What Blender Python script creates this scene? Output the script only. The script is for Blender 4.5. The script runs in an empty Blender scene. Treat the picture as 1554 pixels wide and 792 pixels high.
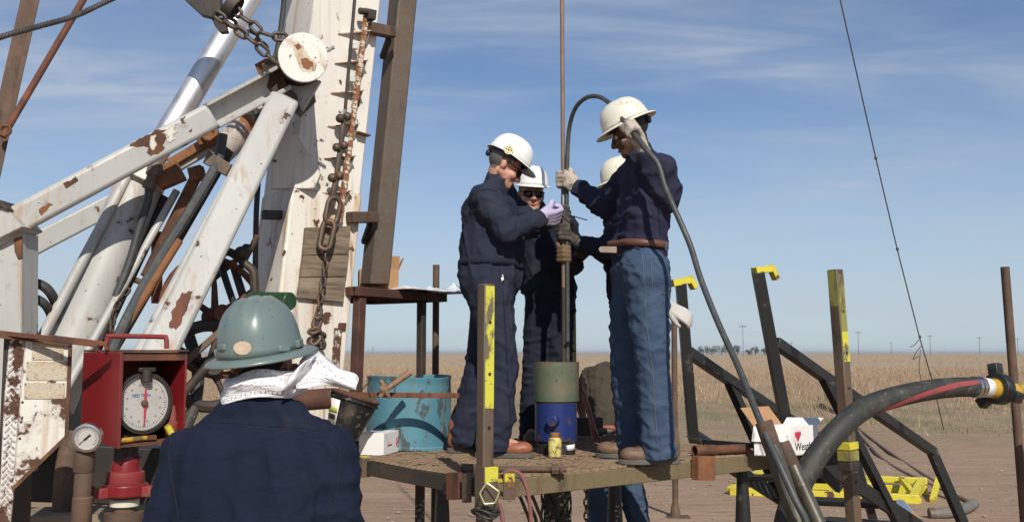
import bpy, math, random
import numpy as np
from mathutils import Vector as V, Matrix
from mathutils.bvhtree import BVHTree

random.seed(7)
S = bpy.context.scene
COL = S.collection

# ---------------------------------------------------------------- camera
F = 1500.0
PITCH = math.atan(139 / F)
CAM = V((0, 0, 1.65))
cam = bpy.data.cameras.new("camera")
cam.sensor_width = 36
cam.lens = F / 1554 * 36
cam.clip_start = 0.05
cam.clip_end = 20000
camo = bpy.data.objects.new("camera", cam)
COL.objects.link(camo)
camo.location = CAM
camo.rotation_euler = (math.pi / 2 + PITCH, 0, 0)
S.camera = camo

# ---------------------------------------------------------------- light
ELEV = math.radians(38)
LH = V((-0.24, 0.97, 0)).normalized()          # horizontal travel of the light
LD = V((LH.x * math.cos(ELEV), LH.y * math.cos(ELEV), -math.sin(ELEV)))
sun = bpy.data.lights.new("sun", 'SUN')
sun.energy = 4.4
sun.angle = math.radians(0.5)
sun.color = (1.0, 0.93, 0.83)
suno = bpy.data.objects.new("sun", sun)
COL.objects.link(suno)
suno.rotation_euler = LD.to_track_quat('-Z', 'Y').to_euler()
suno.location = (0, -5, 12)

W = bpy.data.worlds.new("World")
S.world = W
W.use_nodes = True
wn, wl = W.node_tree.nodes, W.node_tree.links
wn.clear()
sky = wn.new('ShaderNodeTexSky')
sky.sky_type = 'NISHITA'
sky.sun_disc = False
sky.sun_elevation = ELEV
sky.sun_rotation = math.atan2(-LH.x, -LH.y)
sky.altitude = 900
sky.air_density = 1.0
sky.dust_density = 0.6
sky.ozone_density = 1.6
tc = wn.new('ShaderNodeTexCoord')
sep = wn.new('ShaderNodeSeparateXYZ')
wl.new(tc.outputs['Generated'], sep.inputs[0])
zz = wn.new('ShaderNodeMath'); zz.operation = 'MAXIMUM'; zz.inputs[1].default_value = 0.0
wl.new(sep.outputs[2], zz.inputs[0])
za = wn.new('ShaderNodeMath'); za.operation = 'ADD'; za.inputs[1].default_value = 0.12
wl.new(zz.outputs[0], za.inputs[0])
dv = wn.new('ShaderNodeVectorMath'); dv.operation = 'DIVIDE'
cb = wn.new('ShaderNodeCombineXYZ')
for i in range(3):
    wl.new(za.outputs[0], cb.inputs[i])
wl.new(tc.outputs['Generated'], dv.inputs[0]); wl.new(cb.outputs[0], dv.inputs[1])
def cloud(scale, loc, rot, detail, lo, hi, dist):
    mp = wn.new('ShaderNodeMapping')
    mp.inputs['Scale'].default_value = scale
    mp.inputs['Location'].default_value = loc
    mp.inputs['Rotation'].default_value = rot
    wl.new(dv.outputs[0], mp.inputs[0])
    n = wn.new('ShaderNodeTexNoise')
    n.inputs['Scale'].default_value = 1
    n.inputs['Detail'].default_value = detail
    n.inputs['Roughness'].default_value = 0.55
    n.inputs['Distortion'].default_value = dist
    wl.new(mp.outputs[0], n.inputs['Vector'])
    r = wn.new('ShaderNodeMapRange'); r.interpolation_type = 'SMOOTHSTEP'
    r.inputs[1].default_value = lo; r.inputs[2].default_value = hi
    wl.new(n.outputs[0], r.inputs[0])
    return r.outputs[0]
c1 = cloud((0.50, 0.75, 1), (1.3, 0.4, 0), (0, 0, 0.5), 6, 0.33, 0.70, 0.6)
c2 = cloud((1.2, 4.2, 1), (4.1, 2.2, 0), (0, 0, 0.30), 8, 0.40, 0.74, 1.0)
cm = wn.new('ShaderNodeMath'); cm.operation = 'MULTIPLY'
wl.new(c1, cm.inputs[0]); wl.new(c2, cm.inputs[1])
ca = wn.new('ShaderNodeMath'); ca.operation = 'MULTIPLY_ADD'
ca.inputs[1].default_value = 0.31
wl.new(c1, ca.inputs[0])
cm2 = wn.new('ShaderNodeMath'); cm2.operation = 'MULTIPLY'; cm2.inputs[1].default_value = 0.44
wl.new(cm.outputs[0], cm2.inputs[0]); wl.new(cm2.outputs[0], ca.inputs[2])
cmx = wn.new('ShaderNodeMix'); cmx.data_type = 'RGBA'
wl.new(ca.outputs[0], cmx.inputs[0])
hz = wn.new('ShaderNodeMapRange'); hz.inputs[1].default_value = 0.33; hz.inputs[2].default_value = 0.0
hz.inputs[3].default_value = 0.0; hz.inputs[4].default_value = 0.72; hz.interpolation_type = 'SMOOTHSTEP'
wl.new(sep.outputs[2], hz.inputs[0])
tint = wn.new('ShaderNodeMix'); tint.data_type = 'RGBA'; tint.blend_type = 'MULTIPLY'; tint.inputs[0].default_value = 1
tint.inputs[7].default_value = (0.74, 0.98, 1.22, 1)
wl.new(sky.outputs[0], tint.inputs[6])
hmix = wn.new('ShaderNodeMix'); hmix.data_type = 'RGBA'
wl.new(hz.outputs[0], hmix.inputs[0]); wl.new(tint.outputs[2], hmix.inputs[6])
hmix.inputs[7].default_value = (7.0, 7.9, 8.8, 1)
wl.new(hmix.outputs[2], cmx.inputs[6])
cmx.inputs[7].default_value = (6.6, 7.3, 8.3, 1)
bg = wn.new('ShaderNodeBackground')
bg.inputs[1].default_value = 0.078
wo = wn.new('ShaderNodeOutputWorld')
wl.new(cmx.outputs[2], bg.inputs[0]); wl.new(bg.outputs[0], wo.inputs[0])

S.view_settings.view_transform = 'Standard'
S.view_settings.look = 'None'
S.view_settings.exposure = 0.0
S.view_settings.gamma = 1.0

# ---------------------------------------------------------------- projection helpers (where a thing stands in the place)
CP, SP = math.cos(PITCH), math.sin(PITCH)
def ray(u, v):
    x = (u - 777) / F; y = (396 - v) / F
    return V((x, CP - SP * y, SP + CP * y))
def P(u, v, Y):
    d = ray(u, v)
    return CAM + d * (Y / d.y)
def PZ(u, v, z):
    d = ray(u, v)
    return CAM + d * ((z - CAM.z) / d.z)
def hit(u, v, p0, n):
    d = ray(u, v)
    return CAM + d * ((p0 - CAM).dot(n) / d.dot(n))
def to_z(p, q, z):
    """the line p->q carried on to height z"""
    return p + (q - p) * ((z - p.z) / (q.z - p.z))
Z = V((0, 0, 1))

# ---------------------------------------------------------------- mesh builder
def frame(d, up=None):
    d = d.normalized()
    up = V(up) if up is not None else (Z if abs(d.z) < 0.95 else V((0, 1, 0)))
    s = d.cross(up)
    if s.length < 1e-6:
        s = d.cross(V((1, 0, 0)))
    s.normalize()
    return d, s, s.cross(d).normalized()

class G:
    def __init__(self):
        self.v = []; self.f = []
    def add(self, vs, fs):
        n = len(self.v)
        self.v += [tuple(p) for p in vs]
        self.f += [tuple(i + n for i in f) for f in fs]
        return self
    def obox(self, c, ax, ay, az):
        vs = [c + ax * i + ay * j + az * k for i in (-1, 1) for j in (-1, 1) for k in (-1, 1)]
        fs = [(0, 1, 3, 2), (4, 6, 7, 5), (0, 4, 5, 1), (2, 3, 7, 6), (0, 2, 6, 4), (1, 5, 7, 3)]
        if ax.cross(ay).dot(az) < 0:
            fs = [f[::-1] for f in fs]
        return self.add(vs, fs)
    def bar(self, p, q, w, h, up=None):
        """square bar from p to q: w sideways, h along up"""
        d, s, u = frame(q - p, up)
        return self.obox((p + q) / 2, (q - p) / 2, s * (w / 2), u * (h / 2))
    def prism(self, poly, vec):
        n = len(poly)
        nm = V((0, 0, 0))
        for i in range(n):
            nm += poly[i].cross(poly[(i + 1) % n])
        vs = list(poly) + [p + vec for p in poly]
        fs = [tuple(range(n))[::-1], tuple(range(n, 2 * n))]
        fs += [(i, (i + 1) % n, n + (i + 1) % n, n + i) for i in range(n)]
        if nm.dot(vec) < 0:
            fs = [f[::-1] for f in fs]
        return self.add(vs, fs)
    def profile(self, p, q, pts, up=None):
        """2-D outline (s, u) extruded from p to q"""
        d, s, u = frame(q - p, up)
        return self.prism([p + s * a + u * b for a, b in pts], q - p)
    def tube(self, pts, r, n=10, closed=False):
        pts = [V(p) for p in pts]
        m = len(pts)
        rs = r if isinstance(r, (list, tuple)) else [r] * m
        prev = None
        vs = []
        for i, p in enumerate(pts):
            if closed:
                t = (pts[(i + 1) % m] - pts[i - 1])
            else:
                t = pts[min(i + 1, m - 1)] - pts[max(i - 1, 0)]
            t.normalize()
            if prev is None:
                _, s, u = frame(t)
            else:
                s = prev - t * prev.dot(t)
                if s.length < 1e-6:
                    _, s, u = frame(t)
                s.normalize()
                u = s.cross(t)
            prev = s
            for k in range(n):
                a = 2 * math.pi * k / n
                vs.append(p + (s * math.cos(a) + u * math.sin(a)) * rs[i])
        fs = []
        for i in range(m if closed else m - 1):
            j = (i + 1) % m
            for k in range(n):
                l = (k + 1) % n
                fs.append((i * n + k, j * n + k, j * n + l, i * n + l))
        if not closed:
            fs.append(tuple(range(n)))
            fs.append(tuple((m - 1) * n + k for k in range(n))[::-1])
        return self.add(vs, fs)
    def cyl(self, p, q, r, r2=None, n=16):
        return self.tube([p, q], [r, r if r2 is None else r2], n)
    def lathe(self, o, axis, prof, n=24, sx=1.0, up=None):
        d, s, u = frame(axis, up)
        vs = []
        for r, h in prof:
            for k in range(n):
                a = 2 * math.pi * k / n
                vs.append(o + d * h + s * (r * sx * math.cos(a)) + u * (r * math.sin(a)))
        m = len(prof)
        fs = []
        for i in range(m - 1):
            for k in range(n):
                l = (k + 1) % n
                fs.append((i * n + l, i * n + k, (i + 1) * n + k, (i + 1) * n + l)[::-1])
        fs.append(tuple(range(n))); fs.append(tuple((m - 1) * n + k for k in range(n))[::-1])
        return self.add(vs, fs)
    def ell(self, c, ax, ay, az, n=14, m=9):
        vs = [c + az]
        for i in range(1, m):
            t = math.pi * i / m
            for k in range(n):
                a = 2 * math.pi * k / n
                vs.append(c + az * math.cos(t) + (ax * math.cos(a) + ay * math.sin(a)) * math.sin(t))
        vs.append(c - az)
        fs = [(0, 1 + k, 1 + (k + 1) % n) for k in range(n)]
        for i in range(m - 2):
            for k in range(n):
                l = (k + 1) % n
                fs.append((1 + i * n + k, 1 + (i + 1) * n + k, 1 + (i + 1) * n + l, 1 + i * n + l))
        b = 1 + (m - 2) * n
        e = len(vs) - 1
        fs += [(b + k, e, b + (k + 1) % n) for k in range(n)]
        if ax.cross(ay).dot(az) < 0:
            fs = [f[::-1] for f in fs]
        return self.add(vs, fs)
    def ball(self, c, r, n=14, m=9):
        return self.ell(c, V((r, 0, 0)), V((0, r, 0)), V((0, 0, r)), n, m)
    def cap(self, p, q, r0, r1=None, n=12):
        """tapered capsule"""
        r1 = r0 if r1 is None else r1
        d = q - p
        if d.length < 1e-5:
            return self.ball(p, r0)
        d, s, u = frame(d)
        prof = []
        for k in range(4):
            t = math.pi / 2 * k / 4
            prof.append((r0 * math.sin(t) + 1e-4, p - d * (r0 * math.cos(t))))
        prof.append((r0, p)); prof.append((r1, q))
        for k in range(1, 5):
            t = math.pi / 2 * k / 4
            prof.append((r1 * math.cos(t) + 1e-4, q + d * (r1 * math.sin(t))))
        vs = []
        for r, c in prof:
            for k in range(n):
                a = 2 * math.pi * k / n
                vs.append(c + s * (r * math.cos(a)) + u * (r * math.sin(a)))
        fs = []
        for i in range(len(prof) - 1):
            for k in range(n):
                l = (k + 1) % n
                fs.append((i * n + k, (i + 1) * n + k, (i + 1) * n + l, i * n + l))
        m = len(prof)
        fs.append(tuple(range(n))); fs.append(tuple((m - 1) * n + k for k in range(n))[::-1])
        return self.add(vs, fs)
    def torus(self, c, nrm, R, r, n=28, m=8):
        _, s, u = frame(nrm)
        return self.tube([c + s * (R * math.cos(2 * math.pi * i / n)) + u * (R * math.sin(2 * math.pi * i / n)) for i in range(n)], r, m, True)
    def link(self, c, d, side, L, Wd, r, n=6):
        d = d.normalized(); side = (side - d * side.dot(d)).normalized()
        hw = Wd / 2 - r; hl = L / 2 - Wd / 2
        pts = []
        for i in range(7):
            a = -math.pi / 2 + math.pi * i / 6
            pts.append(c + d * (hl + hw * math.cos(a)) + side * (hw * math.sin(a)))
        for i in range(7):
            a = math.pi / 2 + math.pi * i / 6
            pts.append(c + d * (-hl + hw * math.cos(a)) + side * (hw * math.sin(a)))
        return self.tube(pts, r, n, True)
    def grid(self, fn, nu, nv, thick=0.0):
        pts = [[V(fn(i / (nu - 1), j / (nv - 1))) for j in range(nv)] for i in range(nu)]
        vs = [p for r in pts for p in r]
        fs = [(i * nv + j, (i + 1) * nv + j, (i + 1) * nv + j + 1, i * nv + j + 1) for i in range(nu - 1) for j in range(nv - 1)]
        return self.add(vs, fs)
    def mesh(self, name, origin=None):
        me = bpy.data.meshes.new(name)
        vs = self.v if origin is None else [(a - origin[0], b - origin[1], c - origin[2]) for a, b, c in self.v]
        me.from_pydata(vs, [], self.f)
        me.update()
        return me

_rp = random.Random(77)
def ragged(pts, n=4, j=1.3):
    """outline of a flake with a torn edge"""
    out = []
    for (a, b), (c, d) in zip(pts, pts[1:] + pts[:1]):
        for k in range(n):
            f = k / n
            q = j if k else j * 0.5
            out.append((a + (c - a) * f + _rp.uniform(-q, q), b + (d - b) * f + _rp.uniform(-q, q)))
    return out
# ---------------------------------------------------------------- object helpers
ORG = {}
def tag(o, label=None, cat=None, group=None, kind=None):
    if label: o['label'] = label
    if cat: o['category'] = cat
    if group: o['group'] = group
    if kind: o['kind'] = kind
    return o
def thing(name, loc, label, cat, group=None):
    o = bpy.data.objects.new(name, None)
    o.empty_display_size = 0.1
    o.location = loc
    COL.objects.link(o)
    ORG[o] = V(loc)
    return tag(o, label, cat, group)
def put(name, me, m, parent=None, org=None, bevel=0, smooth=35, solid=0, label=None):
    o = bpy.data.objects.new(name, me)
    if not isinstance(m, (list, tuple)):
        m = [m]
    for x in m:
        me.materials.append(x)
    COL.objects.link(o)
    if parent is not None:
        o.parent = parent
        ORG[o] = ORG[parent]
    else:
        o.location = org
        ORG[o] = V(org)
    if smooth:
        me.polygons.foreach_set('use_smooth', [True] * len(me.polygons))
        try:
            me.set_sharp_from_angle(angle=math.radians(smooth))
        except Exception:
            pass
    if solid:
        s = o.modifiers.new('thickness', 'SOLIDIFY'); s.thickness = abs(solid); s.offset = -1 if solid > 0 else 1
    if bevel:
        b = o.modifiers.new('bevel', 'BEVEL'); b.width = bevel; b.segments = 2; b.limit_method = 'ANGLE'; b.angle_limit = math.radians(40)
        b.harden_normals = False
    if label: o['label'] = label
    return o
def obj(name, g, m, parent=None, org=None, **k):
    if parent is None and org is None:
        a = np.array(g.v); org = V(((a[:, 0].min() + a[:, 0].max()) / 2, (a[:, 1].min() + a[:, 1].max()) / 2, a[:, 2].min()))
    return put(name, g.mesh(name, ORG[parent] if parent is not None else org), m, parent, org, **k)
def solo(name, g, m, label, cat, group=None, **k):
    return tag(obj(name, g, m, **k), label, cat, group)
def text(name, body, size, o, xd, yd, m, parent, align='CENTER', ext=0.0006):
    cu = bpy.data.curves.new(name, 'FONT'); cu.body = body; cu.size = size; cu.extrude = ext
    cu.align_x = align; cu.align_y = 'CENTER'
    t = bpy.data.objects.new(name, cu); COL.objects.link(t)
    dg = bpy.context.evaluated_depsgraph_get(); dg.update()
    me = bpy.data.meshes.new_from_object(t.evaluated_get(dg))
    bpy.data.objects.remove(t)
    xd = xd.normalized(); nd = xd.cross(yd).normalized(); yd = nd.cross(xd)
    M = Matrix(((xd.x, yd.x, nd.x, 0), (xd.y, yd.y, nd.y, 0), (xd.z, yd.z, nd.z, 0), (0, 0, 0, 1)))
    me.transform(Matrix.Translation(o - ORG[parent]) @ M)
    me.materials.clear()
    return put(name, me, m, parent, smooth=0)
def remesh(g, vox, it=4, fac=0.5):
    ob = bpy.data.objects.new('tmp', g.mesh('tmp')); COL.objects.link(ob)
    m = ob.modifiers.new('r', 'REMESH'); m.mode = 'VOXEL'; m.voxel_size = vox
    if it:
        s = ob.modifiers.new('s', 'SMOOTH'); s.factor = fac; s.iterations = it
    dg = bpy.context.evaluated_depsgraph_get(); dg.update()
    me = bpy.data.meshes.new_from_object(ob.evaluated_get(dg))
    bpy.data.objects.remove(ob)
    return me
def coords(me):
    a = np.empty(len(me.vertices) * 3); me.vertices.foreach_get('co', a); return a.reshape(-1, 3)
def setco(me, a):
    me.vertices.foreach_set('co', a.ravel()); me.update()
def normals(me):
    a = np.empty(len(me.vertices) * 3); me.vertex_normals.foreach_get('vector', a); return a.reshape(-1, 3)
def folds(me, amp, seed, wl=0.10, squash=(0.8, 0.8, 1.0)):
    rng = np.random.RandomState(seed)
    co = coords(me); p = co * np.array(squash)
    out = np.zeros(len(co)); wsum = 0
    for i in range(7):
        k = rng.normal(size=3); k[2] += 0.7 * np.sign(k[2]); k /= np.linalg.norm(k)
        q = rng.normal(size=3) * 11; q2 = rng.normal(size=3) * 24
        kk = 2 * math.pi / (wl * rng.uniform(0.6, 1.9)) * 0.5
        s = np.sin(kk * (p @ k) + 1.6 * np.sin(p @ q + rng.uniform(0, 6)) + 0.7 * np.sin(p @ q2 + rng.uniform(0, 6)))
        gate = np.clip(0.5 + 0.9 * np.sin(p @ (rng.normal(size=3) * 7) + rng.uniform(0, 6)), 0, 1)
        out += (1 - np.abs(s)) ** 2.2 * gate
    out = np.clip(out, 0, 2.2)
    setco(me, co + normals(me) * ((out - 0.55) * amp)[:, None])

# ---------------------------------------------------------------- materials
MATS = {}
def mat(name, col, rough=0.6, metal=0.0, layers=(), bump=None, var=0.0, spec=0.5, trans=0.0, sss=0.0, coat=0.0):
    """layers: dicts(scale=(x,y,z), lo, hi, col, rough, metal, detail, kind='noise'|'edge', seed)"""
    if name in MATS:
        return MATS[name]
    m = bpy.data.materials.new(name); m.use_nodes = True
    n, l = m.node_tree.nodes, m.node_tree.links
    b = n['Principled BSDF']
    tcn = n.new('ShaderNodeTexCoord')
    def noise(scale, detail=5, seed=0.0, rgh=0.6, dist=0.0):
        mp = n.new('ShaderNodeMapping')
        mp.inputs['Scale'].default_value = scale if isinstance(scale, (tuple, list)) else (scale,) * 3
        mp.inputs['Location'].default_value = (seed * 3.1, seed * 1.7, seed * 2.3)
        l.new(tcn.outputs['Object'], mp.inputs[0])
        x = n.new('ShaderNodeTexNoise'); x.inputs['Scale'].default_value = 1
        x.inputs['Detail'].default_value = detail; x.inputs['Roughness'].default_value = rgh; x.inputs['Distortion'].default_value = dist
        l.new(mp.outputs[0], x.inputs['Vector'])
        return x.outputs[0]
    def rng(x, lo, hi, a=0.0, c=1.0):
        r = n.new('ShaderNodeMapRange')
        r.inputs[1].default_value = lo; r.inputs[2].default_value = hi; r.inputs[3].default_value = a; r.inputs[4].default_value = c
        l.new(x, r.inputs[0]); return r.outputs[0]
    def math2(op, x, y):
        q = n.new('ShaderNodeMath'); q.operation = op
        for i, z in enumerate((x, y)):
            if isinstance(z, (int, float)): q.inputs[i].default_value = z
            else: l.new(z, q.inputs[i])
        return q.outputs[0]
    def mixc(f, x, y):
        q = n.new('ShaderNodeMix'); q.data_type = 'RGBA'
        l.new(f, q.inputs[0])
        for i, z in ((6, x), (7, y)):
            if isinstance(z, tuple): q.inputs[i].default_value = z[:3] + (1,)
            else: l.new(z, q.inputs[i])
        return q.outputs[2]
    def mixf(f, x, y):
        q = n.new('ShaderNodeMix'); q.data_type = 'FLOAT'
        l.new(f, q.inputs[0])
        for i, z in ((2, x), (3, y)):
            if isinstance(z, (int, float)): q.inputs[i].default_value = z
            else: l.new(z, q.inputs[i])
        return q.outputs[0]
    c = col; ro = rough; me_ = metal
    if var:
        x = rng(noise(9, 6, 0.3), 0.3, 0.7)
        c = mixc(x, tuple(k * (1 - var) for k in col), tuple(min(1, k * (1 + var)) for k in col))
    hmask = None
    for L in layers:
        if L.get('kind') == 'edge':
            bv = n.new('ShaderNodeBevel'); bv.samples = 4; bv.inputs[0].default_value = L.get('rad', 0.012)
            ge = n.new('ShaderNodeNewGeometry')
            dt = n.new('ShaderNodeVectorMath'); dt.operation = 'DOT_PRODUCT'
            l.new(bv.outputs[0], dt.inputs[0]); l.new(ge.outputs['Normal'], dt.inputs[1])
            e = rng(dt.outputs['Value'], 0.98, 0.80)
            f = rng(math2('ADD', math2('MULTIPLY', e, 0.55), noise(L.get('scale', 14), 6, L.get('seed', 1))), L.get('lo', 0.72), L.get('hi', 0.80))
        else:
            f = rng(noise(L.get('scale', 8), L.get('detail', 6), L.get('seed', 1), L.get('rgh', 0.6), L.get('dist', 0)), L.get('lo', 0.5), L.get('hi', 0.6), 0, L.get('amt', 1))
        c = mixc(f, c, L['col'])
        if 'rough' in L: ro = mixf(f, ro, L['rough'])
        if 'metal' in L: me_ = mixf(f, me_, L['metal'])
        if L.get('h'):
            hmask = f if hmask is None else math2('MAXIMUM', hmask, f)
    def setin(k, z):
        if isinstance(z, tuple): b.inputs[k].default_value = z[:3] + (1,)
        elif isinstance(z, (int, float)): b.inputs[k].default_value = z
        else: l.new(z, b.inputs[k])
    setin('Base Color', c); setin('Roughness', ro); setin('Metallic', me_)
    b.inputs['Specular IOR Level'].default_value = spec
    if trans: b.inputs['Transmission Weight'].default_value = trans
    if coat: b.inputs['Coat Weight'].default_value = coat
    if sss:
        b.inputs['Subsurface Weight'].default_value = sss
        b.inputs['Subsurface Radius'].default_value = (0.01, 0.004, 0.002)
    h = None
    if bump:
        h = noise(bump[0], bump[2] if len(bump) > 2 else 6, 5)
        h = math2('MULTIPLY', h, bump[1])
    if hmask is not None:
        hm = math2('MULTIPLY', hmask, -0.0012)
        h = hm if h is None else math2('ADD', h, hm)
    if h is not None:
        bp = n.new('ShaderNodeBump'); bp.inputs['Strength'].default_value = 0.8; bp.inputs['Distance'].default_value = 1.0
        l.new(h, bp.inputs['Height']); l.new(bp.outputs[0], b.inputs['Normal'])
    MATS[name] = m
    return m

RUST = (0.10, 0.045, 0.025)
RUSTB = (0.26, 0.11, 0.045)
DARK = (0.03, 0.025, 0.022)
def painted(name, col, chips=0.62, stain=True, rough=0.45, edge=0.74, chipcol=RUST, dirt=0.5, sc=6):
    L = []
    if dirt: L.append(dict(scale=(3, 3, 1.2), lo=0.45, hi=0.8, col=tuple(k * 0.55 for k in col), amt=dirt, seed=2))
    if stain:
        L.append(dict(scale=(18, 18, 1.1), lo=0.56, hi=0.74, col=(0.40, 0.23, 0.10), amt=0.75, seed=4, rough=0.75))
        L.append(dict(scale=(40, 40, 1.6), lo=0.60, hi=0.72, col=(0.20, 0.13, 0.08), amt=0.3, seed=14, rough=0.75))
    L.append(dict(scale=sc, lo=chips - 0.05, hi=chips + 0.01, col=tuple(0.45 * k + 0.55 * c for k, c in zip(col, chipcol)), amt=0.55, seed=6, detail=8))
    L.append(dict(scale=sc * 6, lo=chips + 0.08, hi=chips + 0.10, col=chipcol, rough=0.85, seed=8, detail=3, h=1))
    L.append(dict(scale=sc, lo=chips, hi=chips + 0.02, col=chipcol, rough=0.85, seed=6, detail=8, h=1))
    if edge: L.append(dict(kind='edge', scale=16, lo=edge, hi=edge + 0.06, col=chipcol, rough=0.85, h=1))
    return mat(name, col, rough, 0, L, bump=(60, 0.0006))
def rusty(name, col=RUST, bright=RUSTB, dark=DARK, rough=0.82, metal=0.1, amt=0.8):
    return mat(name, col, rough, metal, [
        dict(scale=7, lo=0.45, hi=0.66, col=bright, seed=2, amt=amt),
        dict(scale=(11, 11, 3), lo=0.52, hi=0.68, col=dark, seed=5, amt=0.8),
        dict(scale=70, lo=0.5, hi=0.75, col=tuple(k * 1.5 for k in col), seed=7, amt=0.5)], bump=(120, 0.0012))

M_white = painted('white_paint', (0.66, 0.66, 0.62), chips=0.62)
M_mast = painted('mast_white_paint', (0.75, 0.715, 0.635), chips=0.64, edge=0.72, sc=11)
M_grey_white = painted('grey_white_paint', (0.47, 0.47, 0.44), chips=0.63, stain=True, sc=7, edge=0.72)
def rusty_foot():
    return mat('streaked_mast_paint', (0.75, 0.715, 0.635), 0.5, 0, [
        dict(scale=(3, 3, 1.2), lo=0.45, hi=0.8, col=(0.42, 0.39, 0.33), amt=0.5, seed=2),
        dict(scale=(15, 15, 0.9), lo=0.50, hi=0.70, col=(0.52, 0.31, 0.12), amt=0.85, seed=4),
        dict(scale=(30, 30, 2.2), lo=0.58, hi=0.70, col=(0.27, 0.12, 0.05), amt=0.7, seed=9),
        dict(scale=54, lo=0.70, hi=0.72, col=RUST, seed=8, detail=3, h=1),
        dict(scale=10, lo=0.63, hi=0.65, col=RUST, seed=6, detail=8, h=1),
        dict(kind='edge', scale=16, lo=0.70, hi=0.76, col=RUST, rough=0.85, h=1)], bump=(60, 0.0006))
M_mast_low = rusty_foot()
M_cabinet = painted('cabinet_paint', (0.70, 0.68, 0.60), chips=0.57, edge=0.60, sc=5)
M_tread = painted('tread_paint', (0.72, 0.70, 0.66), chips=0.53, edge=0.62, sc=9)
M_rust = rusty('rust')
M_rust_red = rusty('rust_red', (0.13, 0.05, 0.03), (0.24, 0.085, 0.04))
M_rust_orange = rusty('rust_orange', (0.20, 0.085, 0.035), (0.33, 0.15, 0.06), (0.08, 0.035, 0.02))
M_brown = rusty('brown_steel', (0.10, 0.065, 0.045), (0.17, 0.10, 0.06), (0.04, 0.03, 0.025))
M_steel_beam = rusty('weathered_steel', (0.150, 0.122, 0.095), (0.15, 0.085, 0.045), (0.09, 0.075, 0.06), 0.6, 0.35, 0.6)
M_dark_steel = rusty('dark_steel', (0.045, 0.04, 0.035), (0.09, 0.06, 0.04), (0.02, 0.018, 0.016), 0.6, 0.3)
M_chain = rusty('chain_steel', (0.10, 0.085, 0.07), (0.16, 0.09, 0.05), (0.04, 0.03, 0.025), 0.55, 0.5)
M_deckmesh = rusty('deck_mesh', (0.24, 0.165, 0.10), (0.30, 0.22, 0.14), (0.13, 0.085, 0.055))
M_beamgreen = rusty('deck_beam', (0.16, 0.13, 0.07), (0.19, 0.13, 0.07), (0.08, 0.055, 0.03))
M_black = mat('black_paint', (0.016, 0.018, 0.018), 0.42, 0, [dict(scale=14, lo=0.62, hi=0.72, col=(0.07, 0.065, 0.05), rough=0.7), dict(kind='edge', lo=0.8, hi=0.9, col=(0.09, 0.07, 0.05), rough=0.7)], bump=(50, 0.0006))
M_yellow = painted('yellow_paint', (0.66, 0.57, 0.05), chips=0.60, stain=False, edge=0.74, dirt=0.35)
M_yellow_worn = mat('worn_yellow_paint', (0.60, 0.575, 0.06), 0.5, 0, [dict(scale=(10, 10, 5), lo=0.56, hi=0.62, col=(0.16, 0.13, 0.08), rough=0.7, seed=3), dict(scale=60, lo=0.62, hi=0.66, col=(0.08, 0.06, 0.04), seed=1)], bump=(60, 0.0006))
M_post = rusty('post_steel', (0.13, 0.105, 0.075), (0.18, 0.10, 0.06), (0.07, 0.05, 0.04), 0.6, 0.3)
M_yellow_post = mat('yellow_over_steel', (0.28, 0.27, 0.07), 0.6, 0.1, [dict(scale=(12, 12, 4), lo=0.5, hi=0.6, col=(0.14, 0.11, 0.06), seed=3), dict(scale=(20, 20, 8), lo=0.61, hi=0.70, col=(0.46, 0.43, 0.06), seed=9)], bump=(60, 0.0006))
M_red = painted('red_paint', (0.21, 0.012, 0.015), chips=0.70, stain=False, rough=0.4, edge=0.76, dirt=0.6, chipcol=(0.12, 0.05, 0.035))
M_red_dusty = mat('dusty_red_paint', (0.24, 0.03, 0.03), 0.65, 0, [dict(scale=9, lo=0.5, hi=0.7, col=(0.20, 0.07, 0.05), seed=2)], bump=(60, 0.001))
M_chrome = mat('chromed_rod', (0.78, 0.77, 0.76), 0.48, 0.85, [dict(scale=(20, 20, 4), lo=0.5, hi=0.8, col=(0.55, 0.54, 0.53), seed=2, rough=0.38)])
M_silver = mat('bright_steel', (0.6, 0.6, 0.58), 0.3, 1.0)
M_rubber = mat('black_rubber', (0.030, 0.031, 0.027), 0.62, 0, [dict(scale=10, lo=0.48, hi=0.7, col=(0.075, 0.07, 0.055), rough=0.8, amt=0.8), dict(scale=45, lo=0.6, hi=0.66, col=(0.16, 0.15, 0.13), seed=4, amt=0.6)], bump=(90, 0.0010))
M_hose_thin = mat('grey_rubber', (0.05, 0.055, 0.055), 0.5, 0, [dict(scale=20, lo=0.5, hi=0.7, col=(0.09, 0.09, 0.08))])
M_table = rusty('table_rust', (0.070, 0.032, 0.024), (0.13, 0.055, 0.035), (0.03, 0.02, 0.018))
M_chassis = rusty('chassis_black', (0.016, 0.014, 0.013), (0.03, 0.022, 0.016), (0.01, 0.009, 0.008), 0.6, 0.1)  # near-black with faint brown variation, for the chassis beam and box
M_stain = mat('rust_run_paint', (0.66, 0.60, 0.50), 0.6, 0, [dict(scale=(12, 12, 3), lo=0.40, hi=0.62, col=(0.52, 0.32, 0.13), seed=2, amt=0.9), dict(scale=(20, 20, 5), lo=0.58, hi=0.70, col=(0.30, 0.13, 0.05), seed=6, amt=0.9), dict(scale=60, lo=0.64, hi=0.66, col=RUST, seed=8)])
M_wood = mat('weathered_wood', (0.22, 0.165, 0.11), 0.85, 0, [dict(scale=(5, 5, 60), lo=0.42, hi=0.62, col=(0.11, 0.085, 0.06), seed=2, rgh=0.7), dict(scale=(3, 3, 9), lo=0.5, hi=0.7, col=(0.32, 0.27, 0.20), seed=4, amt=0.7)], bump=((9, 9, 160), 0.003))
M_wood_handle = mat('wood_handle', (0.26, 0.15, 0.08), 0.7, 0, [dict(scale=(40, 40, 40), lo=0.5, hi=0.7, col=(0.13, 0.08, 0.05))])
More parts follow.
